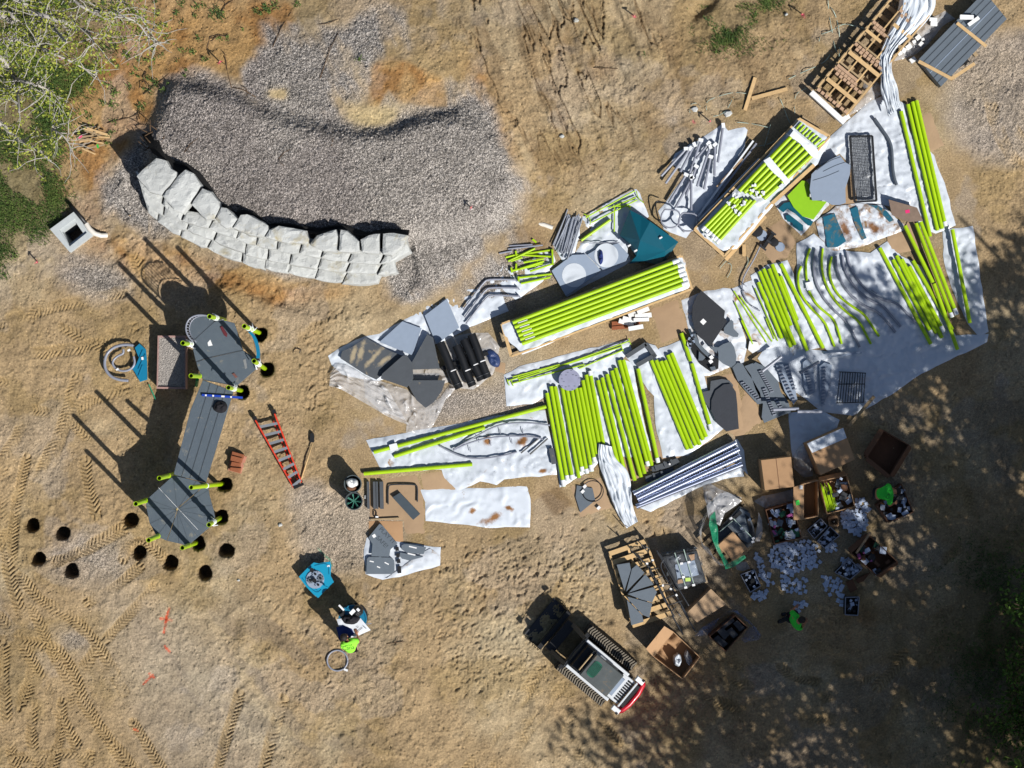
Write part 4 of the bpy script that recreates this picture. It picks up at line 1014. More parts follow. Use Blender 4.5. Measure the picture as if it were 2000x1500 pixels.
obj('net', mb, mat('green_cord', '4c8f7c', .6), t)
obj('bin_liner', MB().lathe((c.x, c.y, .3), [(.19, 0), (.2, .02)], 20), m_black, t)
flat('paper_scrap', 'L', [(370, 668), (384, 672), (382, 698), (368, 696)], .02, .03, m_foam, 'white foam scrap between the open bin and slate bars', 'foam')
# hose ring
mb = MB(); c = G(*q1('Q', 637, 1232), .06); mb.tube([(c.x + .285 * math.cos(k * math.pi / 24), c.y + .285 * math.sin(k * math.pi / 24), .06) for k in range(49)], .024, 8)
t = obj('hoop', mb, m_grey, None, 'round grey steel hoop lying on dirt below the seated worker', 'hoop', smooth=True)
obj('hoop_tag', MB().box(G(*q1('Q', 725, 1330), .09), (.12, .06, .03), rz=-.4), m_sticker, t)
# ---------------------------------------------------------------- tarps and card sheets spread over the lot
def sheet(name, tagc, pts, layer, m, label, cat='tarp', seed=1, step=.068, amp=.045, flat_=False, group=None, base=None, edge=.02, lift=None):
    r = random.Random(seed)
    z0 = (.022 + .020 * layer) if base is None else base
    P = [tuple(G(x, y, z0).xy) for x, y in (q(tagc, pts) if tagc else pts)]
    P = resample(P, .22, edge, r)
    V2, F2 = cdt_sheet(P, step, r); vs = []
    for v in V2:
        d = edge_dist(v.x, v.y, P)
        a = mnoise.noise(Vector((v.x * .8 + seed, v.y * .8, seed * 2.3)))
        th = seed * 1.7 + a * 1.6; cu_, su_ = math.cos(th), math.sin(th)
        s1, s2 = v.x * cu_ + v.y * su_, -v.x * su_ + v.y * cu_
        w1 = 1 - abs(mnoise.noise(Vector((s1 * .8, s2 * 2.6, seed)))) * 3
        w2 = 1 - abs(mnoise.noise(Vector((v.x * 2.6 - a * 2, v.y * 2.6 + a * 2, seed + 9)))) * 3
        w4 = 1 - abs(mnoise.noise(Vector((v.x * 5.5 + a, v.y * 5.5, seed + 19)))) * 3
        w3 = mnoise.noise(Vector((v.x * 1.7, v.y * 1.7, seed + 3)))
        h = amp * (max(0, w1) ** 3 * .9 + max(0, w2) ** 3 * .5 + max(0, w4) ** 2 * .26 + w3 * .35)
        h *= min(1, d / .12 + .12)
        z = z0 + max(0, h) * (1.0 if not flat_ else .2)
        if lift: z += lift(v.x, v.y)
        vs.append((v.x, v.y, z if d > .005 else z - .012))
    mb = MB().add(vs, [tuple(f) for f in F2])
    o = obj(name, mb, m, None, label, cat, group, smooth=True)
    return o
Tp = m_tarp; Tm = m_tarpm; Tw = m_tarpw
# kraft sheets underneath
card = lambda tg, p, l, lab, s=1, m=None: sheet('card_sheet', tg, p, l, m or m_card2, lab, 'card sheet', s, .12, .008, group=None, edge=.006)
card('C', [(1150, 330), (1270, 270), (1385, 540), (1270, 600), (1100, 640), (1080, 380)], -.7, 'kraft card sheet right of the four tall lime posts', 3)
card('C', [(600, 690), (690, 700), (700, 980), (860, 970), (960, 970), (640, 1060), (500, 1010), (600, 990)], -.3, 'kraft card strip beneath the black mesh panel', 4)
card('C', [(0, 1180), (120, 1100), (225, 1290), (160, 1420), (30, 1460), (-80, 1300)], -.6, 'wrinkled kraft card sheet under the round black drums', 5)
card('D', [(1480, 1010), (1700, 930), (1790, 1200), (1570, 1290)], -.6, 'square creased kraft card sheet beside the white foam strips', 6)
card('C', [(930, 1240), (1060, 1200), (1100, 1110), (1180, 1130), (1200, 1350), (1000, 1380), (940, 1360)], .9, 'kraft card sheet under shaded lime posts top right', 7)
card('K', [(1530, 385), (1780, 330), (1850, 600), (1875, 760), (1760, 780), (1640, 700), (1600, 560)], -.4, 'kraft card sheet under the charcoal oval panels', 8)
card('K', [(580, 1160), (800, 1085), (880, 1320), (650, 1390)], -.5, 'kraft card square carrying a grey wedge and black ring', 9)
card('K', [(860, 950), (1560, 700), (1580, 860), (1300, 1010), (1100, 1150), (1020, 1130)], -.7, 'kraft card strip under the lower ends of lime posts', 10)
card('L', [(400, 548), (780, 500), (845, 700), (840, 970), (680, 980), (665, 870), (405, 860)], -.6, 'kraft card sheet beneath the dark slate bars', 11)
card('L', [(800, 500), (970, 478), (1075, 590), (1090, 640), (830, 630)], -.5, 'torn kraft card piece at the edge of the muddy tarp', 12)
card('L', [(400, 872), (665, 872), (672, 1040), (400, 1010)], -.2, 'tan card sheet under the PLAY IT SAFE panel', 13, m_card)
card('J', [(550, 700), (640, 400), (760, 720), (740, 760), (560, 870), (520, 860)], -.6, 'stained kraft card between the oval panels and bare dirt', 14)
sheet('card_sheet', 'E', [(1620, 690), (1710, 700), (1705, 795), (1610, 780)], -.5, m_card2, 'small square of card right of the black rolls', 'card sheet', 15, .12, .004, edge=.004)
# white tarps
def tp(tg, p, l, lab, s, m=None, **k): return sheet('tarp', tg, p, l, m or Tp, lab, 'tarp', s, **k)
tp('C', [(380, 620), (470, 480), (560, 400), (640, 330), (760, 220), (890, 150), (1000, 170), (1075, 215), (1110, 420), (1300, 615), (1350, 760), (1400, 900), (1468, 1160), (1310, 1225), (1180, 1180), (1060, 1040), (860, 990), (700, 990), (640, 700), (560, 600), (400, 700)], 0, 'large white tarp under the mesh panel and tall lime posts', 21)
tp('C', [(840, 900), (860, 860), (1010, 830), (1120, 930), (1150, 970), (1100, 1000), (960, 960), (840, 930)], 1.4, 'folded over white flap below the bent grey pipe', 22, amp=.05)
tp('C', [(370, 1130), (530, 1010), (700, 985), (900, 1000), (1060, 1150), (1060, 1200), (900, 1260), (720, 1330), (500, 1365), (400, 1250)], 1.2, 'muddy tarp with teal panels showing through', 23, m_tarpt)
tp('C', [(50, 990), (180, 880), (370, 770), (480, 1000), (260, 1240), (120, 1110)], .3, 'tarp with a lime disc and teal cutouts on it', 24, Tm, amp=.012)
tp('Gz', [(1205, 250), (1500, 205), (1560, 560), (1600, 900), (1655, 1240), (1560, 1290), (1450, 1160), (1290, 800), (1220, 560)], 0, 'narrow shaded tarp with one lime post at the far right', 25)
tp('P', [(1556, 475), (1590, 456), (1625, 486), (1700, 494), (1735, 470), (1760, 500), (1800, 520), (1835, 600), (1870, 660), (1800, 690), (1700, 700), (1620, 690), (1575, 640), (1555, 560)], .5, 'big shaded tarp under the curved lime and grey tubes', 26)
tp('P', [(1480, 700), (1492, 682), (1520, 674), (1600, 684), (1700, 694), (1800, 668), (1870, 655), (1931, 652), (1928, 668), (1870, 695), (1800, 730), (1740, 772), (1665, 812), (1605, 804), (1560, 770), (1510, 740)], 0, 'large blue shaded tarp under the rung panels and steel grid', 27, amp=.04)
tp('P', [(1540, 806), (1600, 798), (1640, 820), (1630, 850), (1592, 862), (1570, 900), (1548, 893)], -.3, 'tarp strip hanging down between the cardboard boxes', 28, amp=.04)
tp('F', [(830, 440), (1000, 330), (1190, 290), (1250, 420), (1300, 640), (1420, 830), (1570, 1130), (1380, 1170), (1200, 1160), (1000, 1000), (900, 700)], .1, 'white tarp under the middle row of lime posts', 29)
tp('F', [(640, 570), (860, 480), (900, 700), (1010, 930), (1200, 1140), (1100, 1150), (900, 1190), (860, 1170), (780, 1000), (700, 800)], -.2, 'white tarp under the thin lime rods', 30, Tm)
tp('F', [(150, 680), (390, 590), (560, 560), (660, 570), (720, 800), (780, 1050), (800, 1150), (760, 1310), (640, 1330), (420, 1420), (330, 1430), (260, 1200), (230, 1000)], -.6, 'stained tarp beneath the charcoal wedge and grey panels', 31, Tm)
tp('D', [(940, 480), (1010, 420), (900, 290), (1100, 190), (1370, 75), (1400, 110), (1470, 290), (1300, 520), (1330, 640), (1060, 790), (830, 920), (780, 780), (700, 700), (860, 620)], -.2, 'white tarp with square grey panels and lime brackets', 32)
tp('D', [(255, 550), (545, 455), (720, 540), (740, 640), (640, 800), (430, 945), (330, 870), (250, 740), (300, 670)], .6, 'white tarp under the heap of short lime tubes', 33)
tp('D', [(-300, 990), (0, 860), (250, 740), (310, 830), (375, 1030), (60, 1160), (-100, 1210), (-220, 1230)], -.2, 'white tarp carrying three bent grey rails', 34)
tp('E', [(180, 640), (300, 560), (500, 470), (620, 450), (700, 400), (800, 340), (1000, 230), (1150, 150), (1230, 120), (1300, 260), (1400, 400), (1280, 460), (1100, 540), (1000, 620), (900, 760), (600, 860), (300, 800), (210, 720)], .2, 'white tarp with two light grey square panels', 35)
tp('D', [(740, 420), (820, 240), (940, 290), (930, 440), (870, 650), (800, 650), (720, 520)], 1.6, 'white tarp under the bundle of silver tubes', 36)
tp('K', [(90, 345), (200, 285), (600, 180), (1005, 85), (1028, 160), (960, 230), (1040, 260), (1100, 620), (1170, 900), (1000, 960), (850, 900), (740, 1040), (500, 1170), (480, 1000), (400, 500), (300, 560), (110, 575)], -.1, 'wide white tarp under the main rows of lime posts', 37)
tp('K', [(1130, 260), (1230, 150), (1400, 85), (1470, 120), (1560, 360), (1620, 600), (1700, 740), (1590, 830), (1440, 935), (1255, 955), (1200, 700), (1190, 500)], .3, 'white tarp under the row of six lime posts', 38, amp=.04)
tp('K', [(985, 215), (1130, 110), (1200, 130), (1260, 210), (1160, 250), (1240, 540), (1190, 500), (1110, 400), (1040, 280)], .8, 'crumpled tarp under the charcoal U frame', 39, amp=.05)
tp('L', [(380, 240), (880, 145), (1450, 40), (1780, 5), (1830, 240), (1870, 430), (1870, 510), (1460, 545), (1400, 590), (1270, 560), (1100, 640), (990, 540), (970, 470), (500, 480), (440, 360)], -.1, 'long rumpled tarp with arched grey ladder rails', 40, m_tarps, amp=.05)
tp('L', [(800, 625), (1640, 600), (1665, 700), (1660, 920), (1330, 925), (1100, 895), (845, 870), (840, 720)], -.4, 'rectangular tarp with a big rust brown stain', 41, m_tarps, amp=.02)
tp('L', [(385, 1000), (500, 1000), (650, 1035), (965, 1075), (960, 1215), (700, 1290), (510, 1330), (375, 1285), (362, 1100)], .0, 'white tarp under the grey safety panels', 42, amp=.015)
tp('L', [(920, 1110), (880, 1085), (700, 1200), (530, 1325), (700, 1292), (958, 1218), (962, 1150)], 2.0, 'folded corner of the tarp over the safety panels', 43, Tm, amp=.03)
tp('K', [(1060, 1310), (1440, 1150), (1840, 1000), (1850, 1090), (1700, 1110), (1500, 1180), (1165, 1350)], .1, 'white tarp strip below the silver channels', 44)
tp('K', [(1680, 880), (1800, 815), (1850, 900), (1880, 1080), (1800, 1000), (1720, 960)], .6, 'shaded tarp end behind the silver channels', 45, amp=.05)
tp('r', [(20, 740), (100, 640), (220, 480), (110, 400), (140, 330), (350, 205), (480, 115), (520, 165), (640, 140), (660, 160), (640, 290), (560, 440), (450, 640), (330, 790), (220, 935), (60, 870)], -.2, 'white tarp under the loose silver legs and hoops', 46, amp=.045)
# twisted tarp trailing from the pallet, and the one draped over the post ends
def drape(name, tagc, L_, R_, zc, m, label, cat, seed, n=26, amp=.05, h=.22, folds=5):
    a = smooth_path(q(tagc, L_), 2); b = smooth_path(q(tagc, R_), 2); vs = []; fs = []; rows = 90
    for i in range(rows + 1):
        f = i / rows; p = along(a, f); r_ = along(b, f)
        for j in range(n + 1):
            g = j / n; x, y = lerp(p, r_, g)
            z = zc + h * math.sin(math.pi * g) ** .6 * .6
            wv = mnoise.noise(Vector((g * folds, f * 2.2, seed))) * 1.0 + mnoise.noise(Vector((g * folds * 2.4 + 3, f * 6, seed + 4))) * .6
            z += (1 - abs(wv) * 2.2) * amp
            if j in (0, n): z = zc - .02
            vs.append(G(x, y, max(z, .015)))
    for i in range(rows):
        for j in range(n): k = i * (n + 1) + j; fs.append((k, k + 1, k + n + 2, k + n + 1))
    return obj(name, MB().add(vs, fs), m, None, label, cat, smooth=True)
drape('tarp_wrap', 'A', [(950, -40), (930, 90), (870, 220), (820, 330), (775, 450), (765, 560), (785, 660), (780, 780), (820, 880), (845, 990)], [(1250, -40), (1250, 70), (1170, 190), (1060, 300), (900, 420), (870, 560), (890, 650), (930, 740), (940, 850), (960, 900)], .25, Tw, 'long twisted white tarp trailing beside the timber pallet', 'tarp', 3, amp=.11, h=.2, folds=7)
drape('tarp_wrap', 'K', [(785, 850), (775, 930), (800, 1050), (850, 1180), (880, 1270), (935, 1390), (990, 1470)], [(880, 870), (905, 960), (985, 1020), (1020, 1110), (1025, 1230), (1040, 1330), (1072, 1420)], .1, Tw, 'twisted white tarp draped over the post ends', 'tarp', 8, amp=.09, h=.14, folds=4)
drape('tarp_wrap', 'E', [(200, 790), (250, 700), (300, 690), (400, 740), (520, 820), (700, 940)], [(190, 900), (300, 930), (380, 980), (520, 1060), (700, 1170), (880, 1240)], .05, m_clear, 'crumpled clear plastic film along the dark panel stack', 'film', 11, amp=.08, h=.08, folds=6)
sheet('plastic_film', 'E', [(480, 800), (640, 860), (860, 930), (1000, 1070), (1150, 1000), (1230, 880), (1300, 900), (1190, 1020), (1080, 1250), (1010, 1310), (850, 1300), (860, 1200), (640, 1120), (500, 1000)], 1, m_clear, 'clear plastic film spread below the charcoal wedge panels', 'film', 51, amp=.09)
sheet('plastic_film', 'E', [(1180, 480), (1420, 440), (1560, 440), (1660, 560), (1640, 650), (1600, 800), (1430, 930), (1250, 900), (1180, 700)], 0, m_clear, 'clear plastic film under the black rolls', 'film', 52, amp=.06)
sheet('plastic_film', 'A', [(880, 440), (1000, 330), (1200, 150), (1330, 90), (1420, 160), (1300, 230), (1180, 380), (1080, 460), (900, 520)], 0, m_clear, 'clear film between the twisted tarp and the dark sheets', 'film', 53, amp=.06)
sheet('plastic_film', 'A', [(600, 860), (640, 700), (720, 660), (780, 720), (790, 800), (650, 900), (520, 980), (500, 950)], .3, m_clear, 'crumpled clear film over the lower right pallet corner', 'film', 54, amp=.08)
sheet('plastic_film', 'J', [(290, 1230), (340, 1210), (420, 1260), (500, 1290), (600, 1330), (480, 1400), (340, 1450), (300, 1330)], 0, m_clear, 'loose clear film above the wrapped pallet', 'film', 55, amp=.07)
sheet('plastic_film', 'J', [(1040, 930), (1100, 900), (1140, 1000), (1150, 1160), (1080, 1170), (1000, 1100), (1000, 1000)], 3, m_clear, 'clear plastic bag between the two big cartons', 'film', 56, amp=.16)
# ---------------------------------------------------------------- lime posts
def zg(tag_, a, z): return G(*q1(tag_, *a), z)
def post(tag_, a, b, z=.1, r=.056, label='', group=None, wrap=0, name='post', m=None, z2=None):
    A_ = zg(tag_, a, z); B_ = zg(tag_, b, z if z2 is None else z2)
    mb = MB(); mb.tube([A_, B_], r, 14, hollow=.16 if r > .03 else 0)
    o = obj(name, mb, m or m_lime, None, label, 'post' if r > .03 else 'rod', group, smooth=True, autos=40)
    if wrap:
        u = (B_ - A_).normalized(); e = B_ if wrap > 0 else A_; s_ = 1 if wrap > 0 else -1
        mb = MB(); mb.tube([e - u * (.005 * s_), e - u * (s_ * (.14 + .05 * (abs(wrap) - 1)))], r + .006, 14); obj('end_wrap', mb, m_white, o, smooth=True, autos=40)
        if abs(wrap) < 2:
            for f in (.35, .62):
                pass
    return o
def row(tag_, L_, where, z=.1, r=.056, group=None, wraps=()):
    n = len(L_)
    for k, (a, b) in enumerate(L_):
        w = ORD[k] if n > 1 else ''
        post(tag_, a, b, z, r, f'{w} lime post from the left in the {where}'.strip(), group, wraps[k] if k < len(wraps) else 0)
row('K', [((405, 478), (530, 1165)), ((435, 430), (557, 1118)), ((465, 430), (595, 1115))], 'leftmost trio of upright posts', group='lime posts laid in rows', wraps=(2, 1, 1))
row('K', [((518, 440), (640, 1100)), ((553, 452), (667, 1055)), ((588, 452), (700, 1070)), ((620, 442), (735, 1055)), ((648, 440), (757, 985)), ((668, 385), (770, 925)), ((693, 345), (787, 843)), ((720, 315), (820, 858))], 'row of eight under the grey disc', group='lime posts laid in rows', wraps=(0, 1, 1, 2, 1, 0, 0, -1))
row('K', [((778, 385), (930, 1005)), ((810, 365), (968, 1025)), ((845, 340), (1050, 1120))], 'trio right of the grey disc row', group='lime posts laid in rows')
row('K', [((880, 315), (1095, 1095)), ((908, 295), (1122, 1070)), ((935, 238), (1148, 1015)), ((965, 236), (1175, 1010))], 'group of four left of the lone post', group='lime posts laid in rows', wraps=(0, 0, 1, 0))
post('K', (1072, 300), (1220, 990), label='lone lime post lying beside the crumpled tarp', group='lime posts laid in rows', wrap=1)
row('K', [((1170, 240), (1437, 892)), ((1205, 238), (1467, 885)), ((1240, 245), (1497, 862)), ((1270, 240), (1527, 860)), ((1290, 200), (1550, 822)), ((1318, 185), (1573, 800))], 'row of six beside the charcoal frame', group='lime posts laid in rows')
post('K', (1390, 40), (1458, 245), label='short lime post next to the black wedge panel', group='lime posts laid in rows')
post('K', (1466, 262), (1610, 755), label='lime post with white end running past the oval panels', group='lime posts laid in rows', wrap=2)
post('L', (440, 332), (1787, -25), label='longest lime post across the rumpled left tarp', group='lime posts laid in rows')
post('L', (598, 365), (1308, 140), label='shorter lime post under the longest one on the rumpled tarp', group='lime posts laid in rows')
post('L', (362, 500), (1210, 427), label='lime post pointing at the bins, lowest on the left', group='lime posts laid in rows')
obj('tape_patch', MB().bar(zg('L', (565, 300), .165), zg('L', (625, 285), .165), .18, .006), m_white, bpy.data.objects[[o.name for o in bpy.data.objects if o.get('label', '').startswith('longest lime')][0]])
m_whitetip = m_white
row('F', [((905, 505), (1135, 1055)), ((915, 400), (1225, 1140)), ((955, 375), (1262, 1120)), ((1010, 375), (1225, 930)), ((1040, 330), (1385, 1175)), ((1120, 445), (1285, 880)), ((1125, 325), (1540, 1150))], 'row of seven between rods and curved tubes', group='lime posts laid in rows')
row('Gz', [((590, 420), (1090, 1360)), ((720, 535), (1110, 1285)), ((755, 495), (1145, 1255)), ((805, 530), (1200, 1300)), ((880, 600), (1220, 1245)), ((915, 545), (1300, 1220))], 'shaded row of six at the right', group='lime posts laid in rows', wraps=(0, 2, 0, 0, 2, 0))
row('Gz', [((838, 205), (1110, 760)), ((945, 180), (1300, 1100)), ((990, 165), (1345, 1075)), ((1120, 770), (1352, 1415)), ((1300, 240), (1472, 1155))], 'loose fan of long shaded posts far right', z=.22, group='lime posts laid in rows', wraps=(0, 1, 2, 0, 0))
row('C', [((1038, 268), (1267, 1248)), ((1092, 215), (1325, 1200)), ((1128, 195), (1360, 1188)), ((1160, 185), (1388, 1170))], 'four tallest posts at upper right', group='lime posts laid in rows', wraps=(0, 0, 0, 1))
def rods(tag_, L_, where, z=.08, r=.02, m=None, col='lime', name='rod', group=None):
    for k, (a, b) in enumerate(L_): post(tag_, a, b, z + .012 * (k % 2), r, f'{ORD[k]} thin {col} rod {where}', group or f'thin {col} rods', 0, name, m)
rods('K', [((115, 390), (460, 282)), ((465, 292), (1008, 98)), ((200, 378), (950, 140)), ((150, 408), (680, 268)), ((155, 360), (500, 268)), ((640, 300), (960, 165))], 'along the top edge of the wide tarp, counted downward')
rods('F', [((665, 590), (985, 1095)), ((735, 655), (1040, 1085)), ((675, 700), (875, 1155)), ((870, 560), (1095, 1080)), ((980, 860), (1060, 1060)), ((740, 880), (850, 1110))], 'in the fan beside the black wedge panel')
for x, y, a in ((120, 400, .4), (200, 378, .4), (150, 405, .3), (955, 150, -1.2), (1010, 100, -1.2)):
    g_ = zg('K', (x, y), .09); mb = MB(); mb.tube([g_ + Vector((-.02, .09, 0)), g_, g_ + Vector((.04, -.09, 0))], .014, 6)
    obj('rod_hook', mb, m_lime, None, f'lime hooked rod end at {"left" if x < 500 else "right"} end of the thin rods', 'rod', 'hooked rod ends')
# curved tubes
def curve(tag_, pts, m, label, r=.036, z=.1, name='curved_tube', clamps=()):
    P = [zg(tag_, p, z) for p in smooth_path(pts, 2)]
    mb = MB(); mb.tube(P, r, 10); o = obj(name, mb, m, None, label, 'tube', 'curved tubes on the shaded tarp', smooth=True, autos=50)
    for c in clamps:
        g_ = zg(tag_, c, z); mb = MB(); mb.tube([g_ + Vector((-.07, .05, 0)), g_ + Vector((0, 0, .05)), g_ + Vector((.07, -.05, 0))], .016, 6); obj('clamp', mb, m_grey, o)
    return o
curve('F', [(1410, 175), (1385, 250), (1368, 320), (1372, 420), (1378, 490)], m_lime, 'short upper curved lime tube beside the taped joint')
curve('F', [(1398, 590), (1430, 650), (1480, 730), (1560, 800), (1640, 862), (1680, 960), (1720, 1110)], m_lime, 'lower curved lime tube below the taped joint')
obj('tape_patch', MB().bar(zg('F', (1372, 550), .14), zg('F', (1435, 535), .14), .22, .03), m_white, None, 'white tape patch joining two curved lime tubes', 'tape')
curve('F', [(1325, 350), (1295, 420), (1290, 510), (1320, 620), (1400, 740), (1550, 885), (1590, 980), (1650, 1135)], m_lime, 'outermost curved lime tube left of the taped joint', clamps=[(1405, 715)])
curve('F', [(1465, 185), (1440, 320), (1455, 480), (1530, 650), (1650, 790), (1770, 890), (1850, 1050), (1895, 1140)], m_grey, 'curved grey tube between the lime curves', clamps=[(1600, 725)])
curve('F', [(1535, 175), (1518, 330), (1555, 520), (1660, 700), (1780, 810), (1890, 885), (1950, 1000), (2005, 1110)], m_lime, 'long curved lime tube right of the first grey curve', clamps=[(1700, 715)])
curve('Gz', [(122, 505), (95, 620), (110, 740), (180, 880), (300, 980), (440, 1065), (500, 1160), (585, 1285)], m_lime, 'innermost curved lime tube with a straight tail', clamps=[(240, 915)])
curve('Gz', [(160, 500), (165, 620), (230, 790), (340, 920), (460, 1000), (570, 1040), (660, 1140), (745, 1245)], m_grey, 'second curved grey tube from the lime curves', clamps=[(360, 915)])
curve('Gz', [(225, 490), (240, 620), (310, 760), (420, 880), (520, 945), (620, 980), (710, 1090), (795, 1190)], m_grey, 'third curved grey tube ringed by clamps', clamps=[(420, 865)])
curve('Gz', [(268, 455), (290, 590), (370, 730), (480, 850), (620, 930), (750, 950), (850, 1050), (940, 1145)], m_grey, 'widest curved grey tube nearest the shaded posts', clamps=[(535, 850)])
curve('F', [(930, 140), (860, 290), (790, 400), (748, 490), (750, 600), (790, 690), (850, 750), (920, 785)], m_grey, 'thin hooked grey tube ending by the dirty tarp', r=.02, clamps=[(765, 530), (765, 590), (840, 740)])
# bent grey rails on the left tarp
for k, (p, l) in enumerate([([(430, 785), (220, 780), (180, 800), (20, 1020)], 'upper'), ([(450, 850), (240, 845), (190, 860), (30, 1080)], 'middle'), ([(460, 915), (250, 903), (200, 920), (40, 1130)], 'lower')]):
    mb = MB(); mb.tube([zg('D', a, .12) for a in smooth_path(p, 2)], .027, 10)
    t_ = obj('bent_rail', mb, m_grey, None, f'{l} bent grey rail of three on the left tarp', 'rail', 'bent grey rails', smooth=True)
    mb = MB(); mb.bar(zg('D', (p[0][0] - 12, p[0][1] - 12), .12), zg('D', (p[0][0] + 10, p[0][1] + 14), .12), .03, .1); obj('flange', mb, m_grey, t_)
post('C', (832, 325), (905, 430), .1, .036, 'x'); _o = [o for o in bpy.data.objects if o.get('label') == 'x'][0]; bpy.data.objects.remove(_o)
mb = MB(); mb.tube([zg('C', a, .12) for a in smooth_path([(830, 325), (890, 410), (945, 490), (968, 560), (972, 700), (985, 790), (1005, 845)], 2)], .045, 12)
obj('bent_pipe', mb, mat('dark_grey_pipe', '4c545e', .5), None, 'dark grey bent pipe alone on the upper right tarp', 'pipe', smooth=True)
# arched ladder rails
t = thing('arched_rail', zg('L', (1400, 180), 0), 'pair of arched grey ladder rails with short pegs', 'rail')
for P in ([(1060, 310), (1200, 230), (1400, 120), (1560, 100), (1700, 105), (1815, 122)], [(1060, 318), (1180, 260), (1350, 215), (1550, 205), (1700, 212), (1760, 230)]):
    mb = MB(); mb.tube([zg('L', a, .13) for a in smooth_path(P, 2)], .024, 10); obj('arch', mb, m_grey, t, smooth=True)
for x, y in ((1255, 215), (1425, 150), (1600, 145), (1350, 240), (1515, 225), (1190, 290)):
    mb = MB(); mb.tube([zg('L', (x, y), .12), zg('L', (x + 6, y + 42), .1)], .012, 6); obj('peg', mb, m_grey, t)
t = thing('low_rail', zg('L', (1200, 380), 0), 'shallow curved grey rail under the arched pair', 'rail')
mb = MB(); mb.tube([zg('L', a, .1) for a in smooth_path([(950, 280), (1040, 330), (1150, 375), (1280, 385), (1450, 360), (1560, 330)], 2)], .024, 10); obj('arch', mb, m_grey, t, smooth=True)
for a, b in (((1590, 340), (1740, 215)), ((1660, 350), (1800, 225))):
    mb = MB(); mb.tube([zg('L', a, .11), zg('L', b, .11)], .022, 8); obj('strut', mb, m_dgrey, t)
# short lime tubes heap
hp = [((420, 520), (545, 460)), ((350, 610), (430, 590)), ((370, 640), (580, 540)), ((450, 590), (720, 550)), ((440, 590), (710, 605)), ((490, 650), (650, 620)), ((400, 715), (640, 660)), ((460, 700), (650, 640)), ((540, 720), (720, 660)), ((450, 770), (710, 740)), ((470, 815), (700, 765)), ((390, 640), (480, 610)), ((575, 690), (600, 640))]
for k, (a, b) in enumerate(hp): post('D', a, b, .09 + .03 * (k % 3), .03, f'{ORD[k]} short lime tube down the heap on the pointed tarp', 'short lime tubes in the heap')
for k, (a, b) in enumerate([((370, 545), (640, 515)), ((300, 580), (400, 560)), ((380, 520), (560, 510))]): post('D', a, b, .17, .022, f'{ORD[k]} grey tube lying on the short lime heap', 'grey tubes on the lime heap', name='tube', m=m_grey)
for k, (a, b) in enumerate([((560, 470), (590, 495)), ((395, 690), (400, 730)), ((435, 660), (432, 700)), ((450, 760), (455, 800)), ((430, 560), (434, 600)), ((715, 550), (720, 670))]):
    mb = MB(); mb.bar(zg('D', a, .14), zg('D', b, .14), .05, .08); obj('flange', mb, m_lime, None, f'{ORD[k]} small lime end flange in the short tube heap', 'flange', 'lime end flanges in the heap')
for k, (a, b) in enumerate([((975, 300), (1360, 90)), ((1020, 340), (1380, 160)), ((1150, 230), (1370, 140)), ((1200, 215), (1198, 410)), ((1190, 208), (1330, 212))]): post('D', a, b, .12, .02, f'{ORD[k]} slim lime bar of the bracket frame', 'slim lime bracket bars', name='bracket_bar')
post('D', (940, 478), (1170, 315), .12, .042, 'short thick lime post in front of the bracket bars', 'lime posts laid in rows')
for k, P in enumerate([[(960, 270), (1000, 290), (1015, 330), (1008, 360)], [(1300, 210), (1325, 225), (1320, 290)], [(1370, 90), (1385, 150), (1430, 185)]]):
    mb = MB(); mb.tube([zg('D', a, .13) for a in smooth_path(P, 2)], .014, 8); obj('hook', mb, m_lime, None, f'{ORD[k]} curved lime hook on the bracket frame tarp', 'hook', 'curved lime hooks', smooth=True)
post('D', (930, 500), (1240, 495), .12, .014, 'thin grey pegged strip above the square panels', None, name='peg_strip', m=m_grey)
# silver tube bundle
sb = random.Random(4)
for k in range(22):
    x = 825 + (k % 11) * 11.5; y0 = 250 + sb.uniform(20, 90) - (40 if k in (1, 8) else 0); x0 = x + sb.uniform(-12, 12)
    x1 = x0 - sb.uniform(60, 110); y1 = y0 + sb.uniform(230, 300)
    post('D', (x0, y0), (x1, y1), .12 + .04 * (k // 11) + .02 * (k % 2), .02, 'thin silver tube in the bundle left of the lime brackets', 'silver tubes in the bundle', name='silver_tube', m=m_steel)
# ---------------------------------------------------------------- raised post bundles on timber skids
def at(tag_, x, y, z): return G(*q1(tag_, x, y), z)
def crate(tag_, quad, z, label, name='timber_skid'):
    """a low timber skid: deck boards, side rails and bearers under the quad (corners in order)"""
    t = thing(name, sum((at(tag_, *p, 0) for p in quad), Vector()) / 4, label, 'skid')
    A_, B_, C_, D_ = [at(tag_, *p, z) for p in quad]       # A->B long side
    def P(u, v, dz=0): return (A_.lerp(B_, u)).lerp(D_.lerp(C_, u), v) + Vector((0, 0, dz))
    for v in (0, 1):
        obj('side_rail', MB().bar(P(0, v), P(1, v), .05, .12), m_wood, t)
    for u in (0, 1):
        obj('end_board', MB().bar(P(u, 0, -.01), P(u, 1, -.01), .09, .1), m_wood, t)
    for k in range(6):
        u = .08 + .84 * k / 5
        obj('bearer', MB().bar(P(u, .01, -.1), P(u, .99, -.1), .09, .09), m_wood2, t)
    for v in (.05, .5, .95):
        obj('runner', MB().bar(P(0.01, v, -z + .06), P(.99, v, -z + .06), .09, .1), m_wood2, t)
    for u in (.06, .5, .94):
        for v in (.06, .94):
            g_ = P(u, v); obj('skid_leg', MB().box((g_.x, g_.y, z * .45), (.1, .1, z * .6)), m_wood2, t)
    return t
def lifted(tag_, pts, z, m, label, seed, amp=.04, name='tarp'):
    return sheet(name, tag_, pts, 0, m, label, 'tarp', seed, base=z, amp=amp)
crate('D', [(322, 1130), (1720, 600), (1800, 860), (395, 1385)], .40, 'long timber skid under the six post bundle')
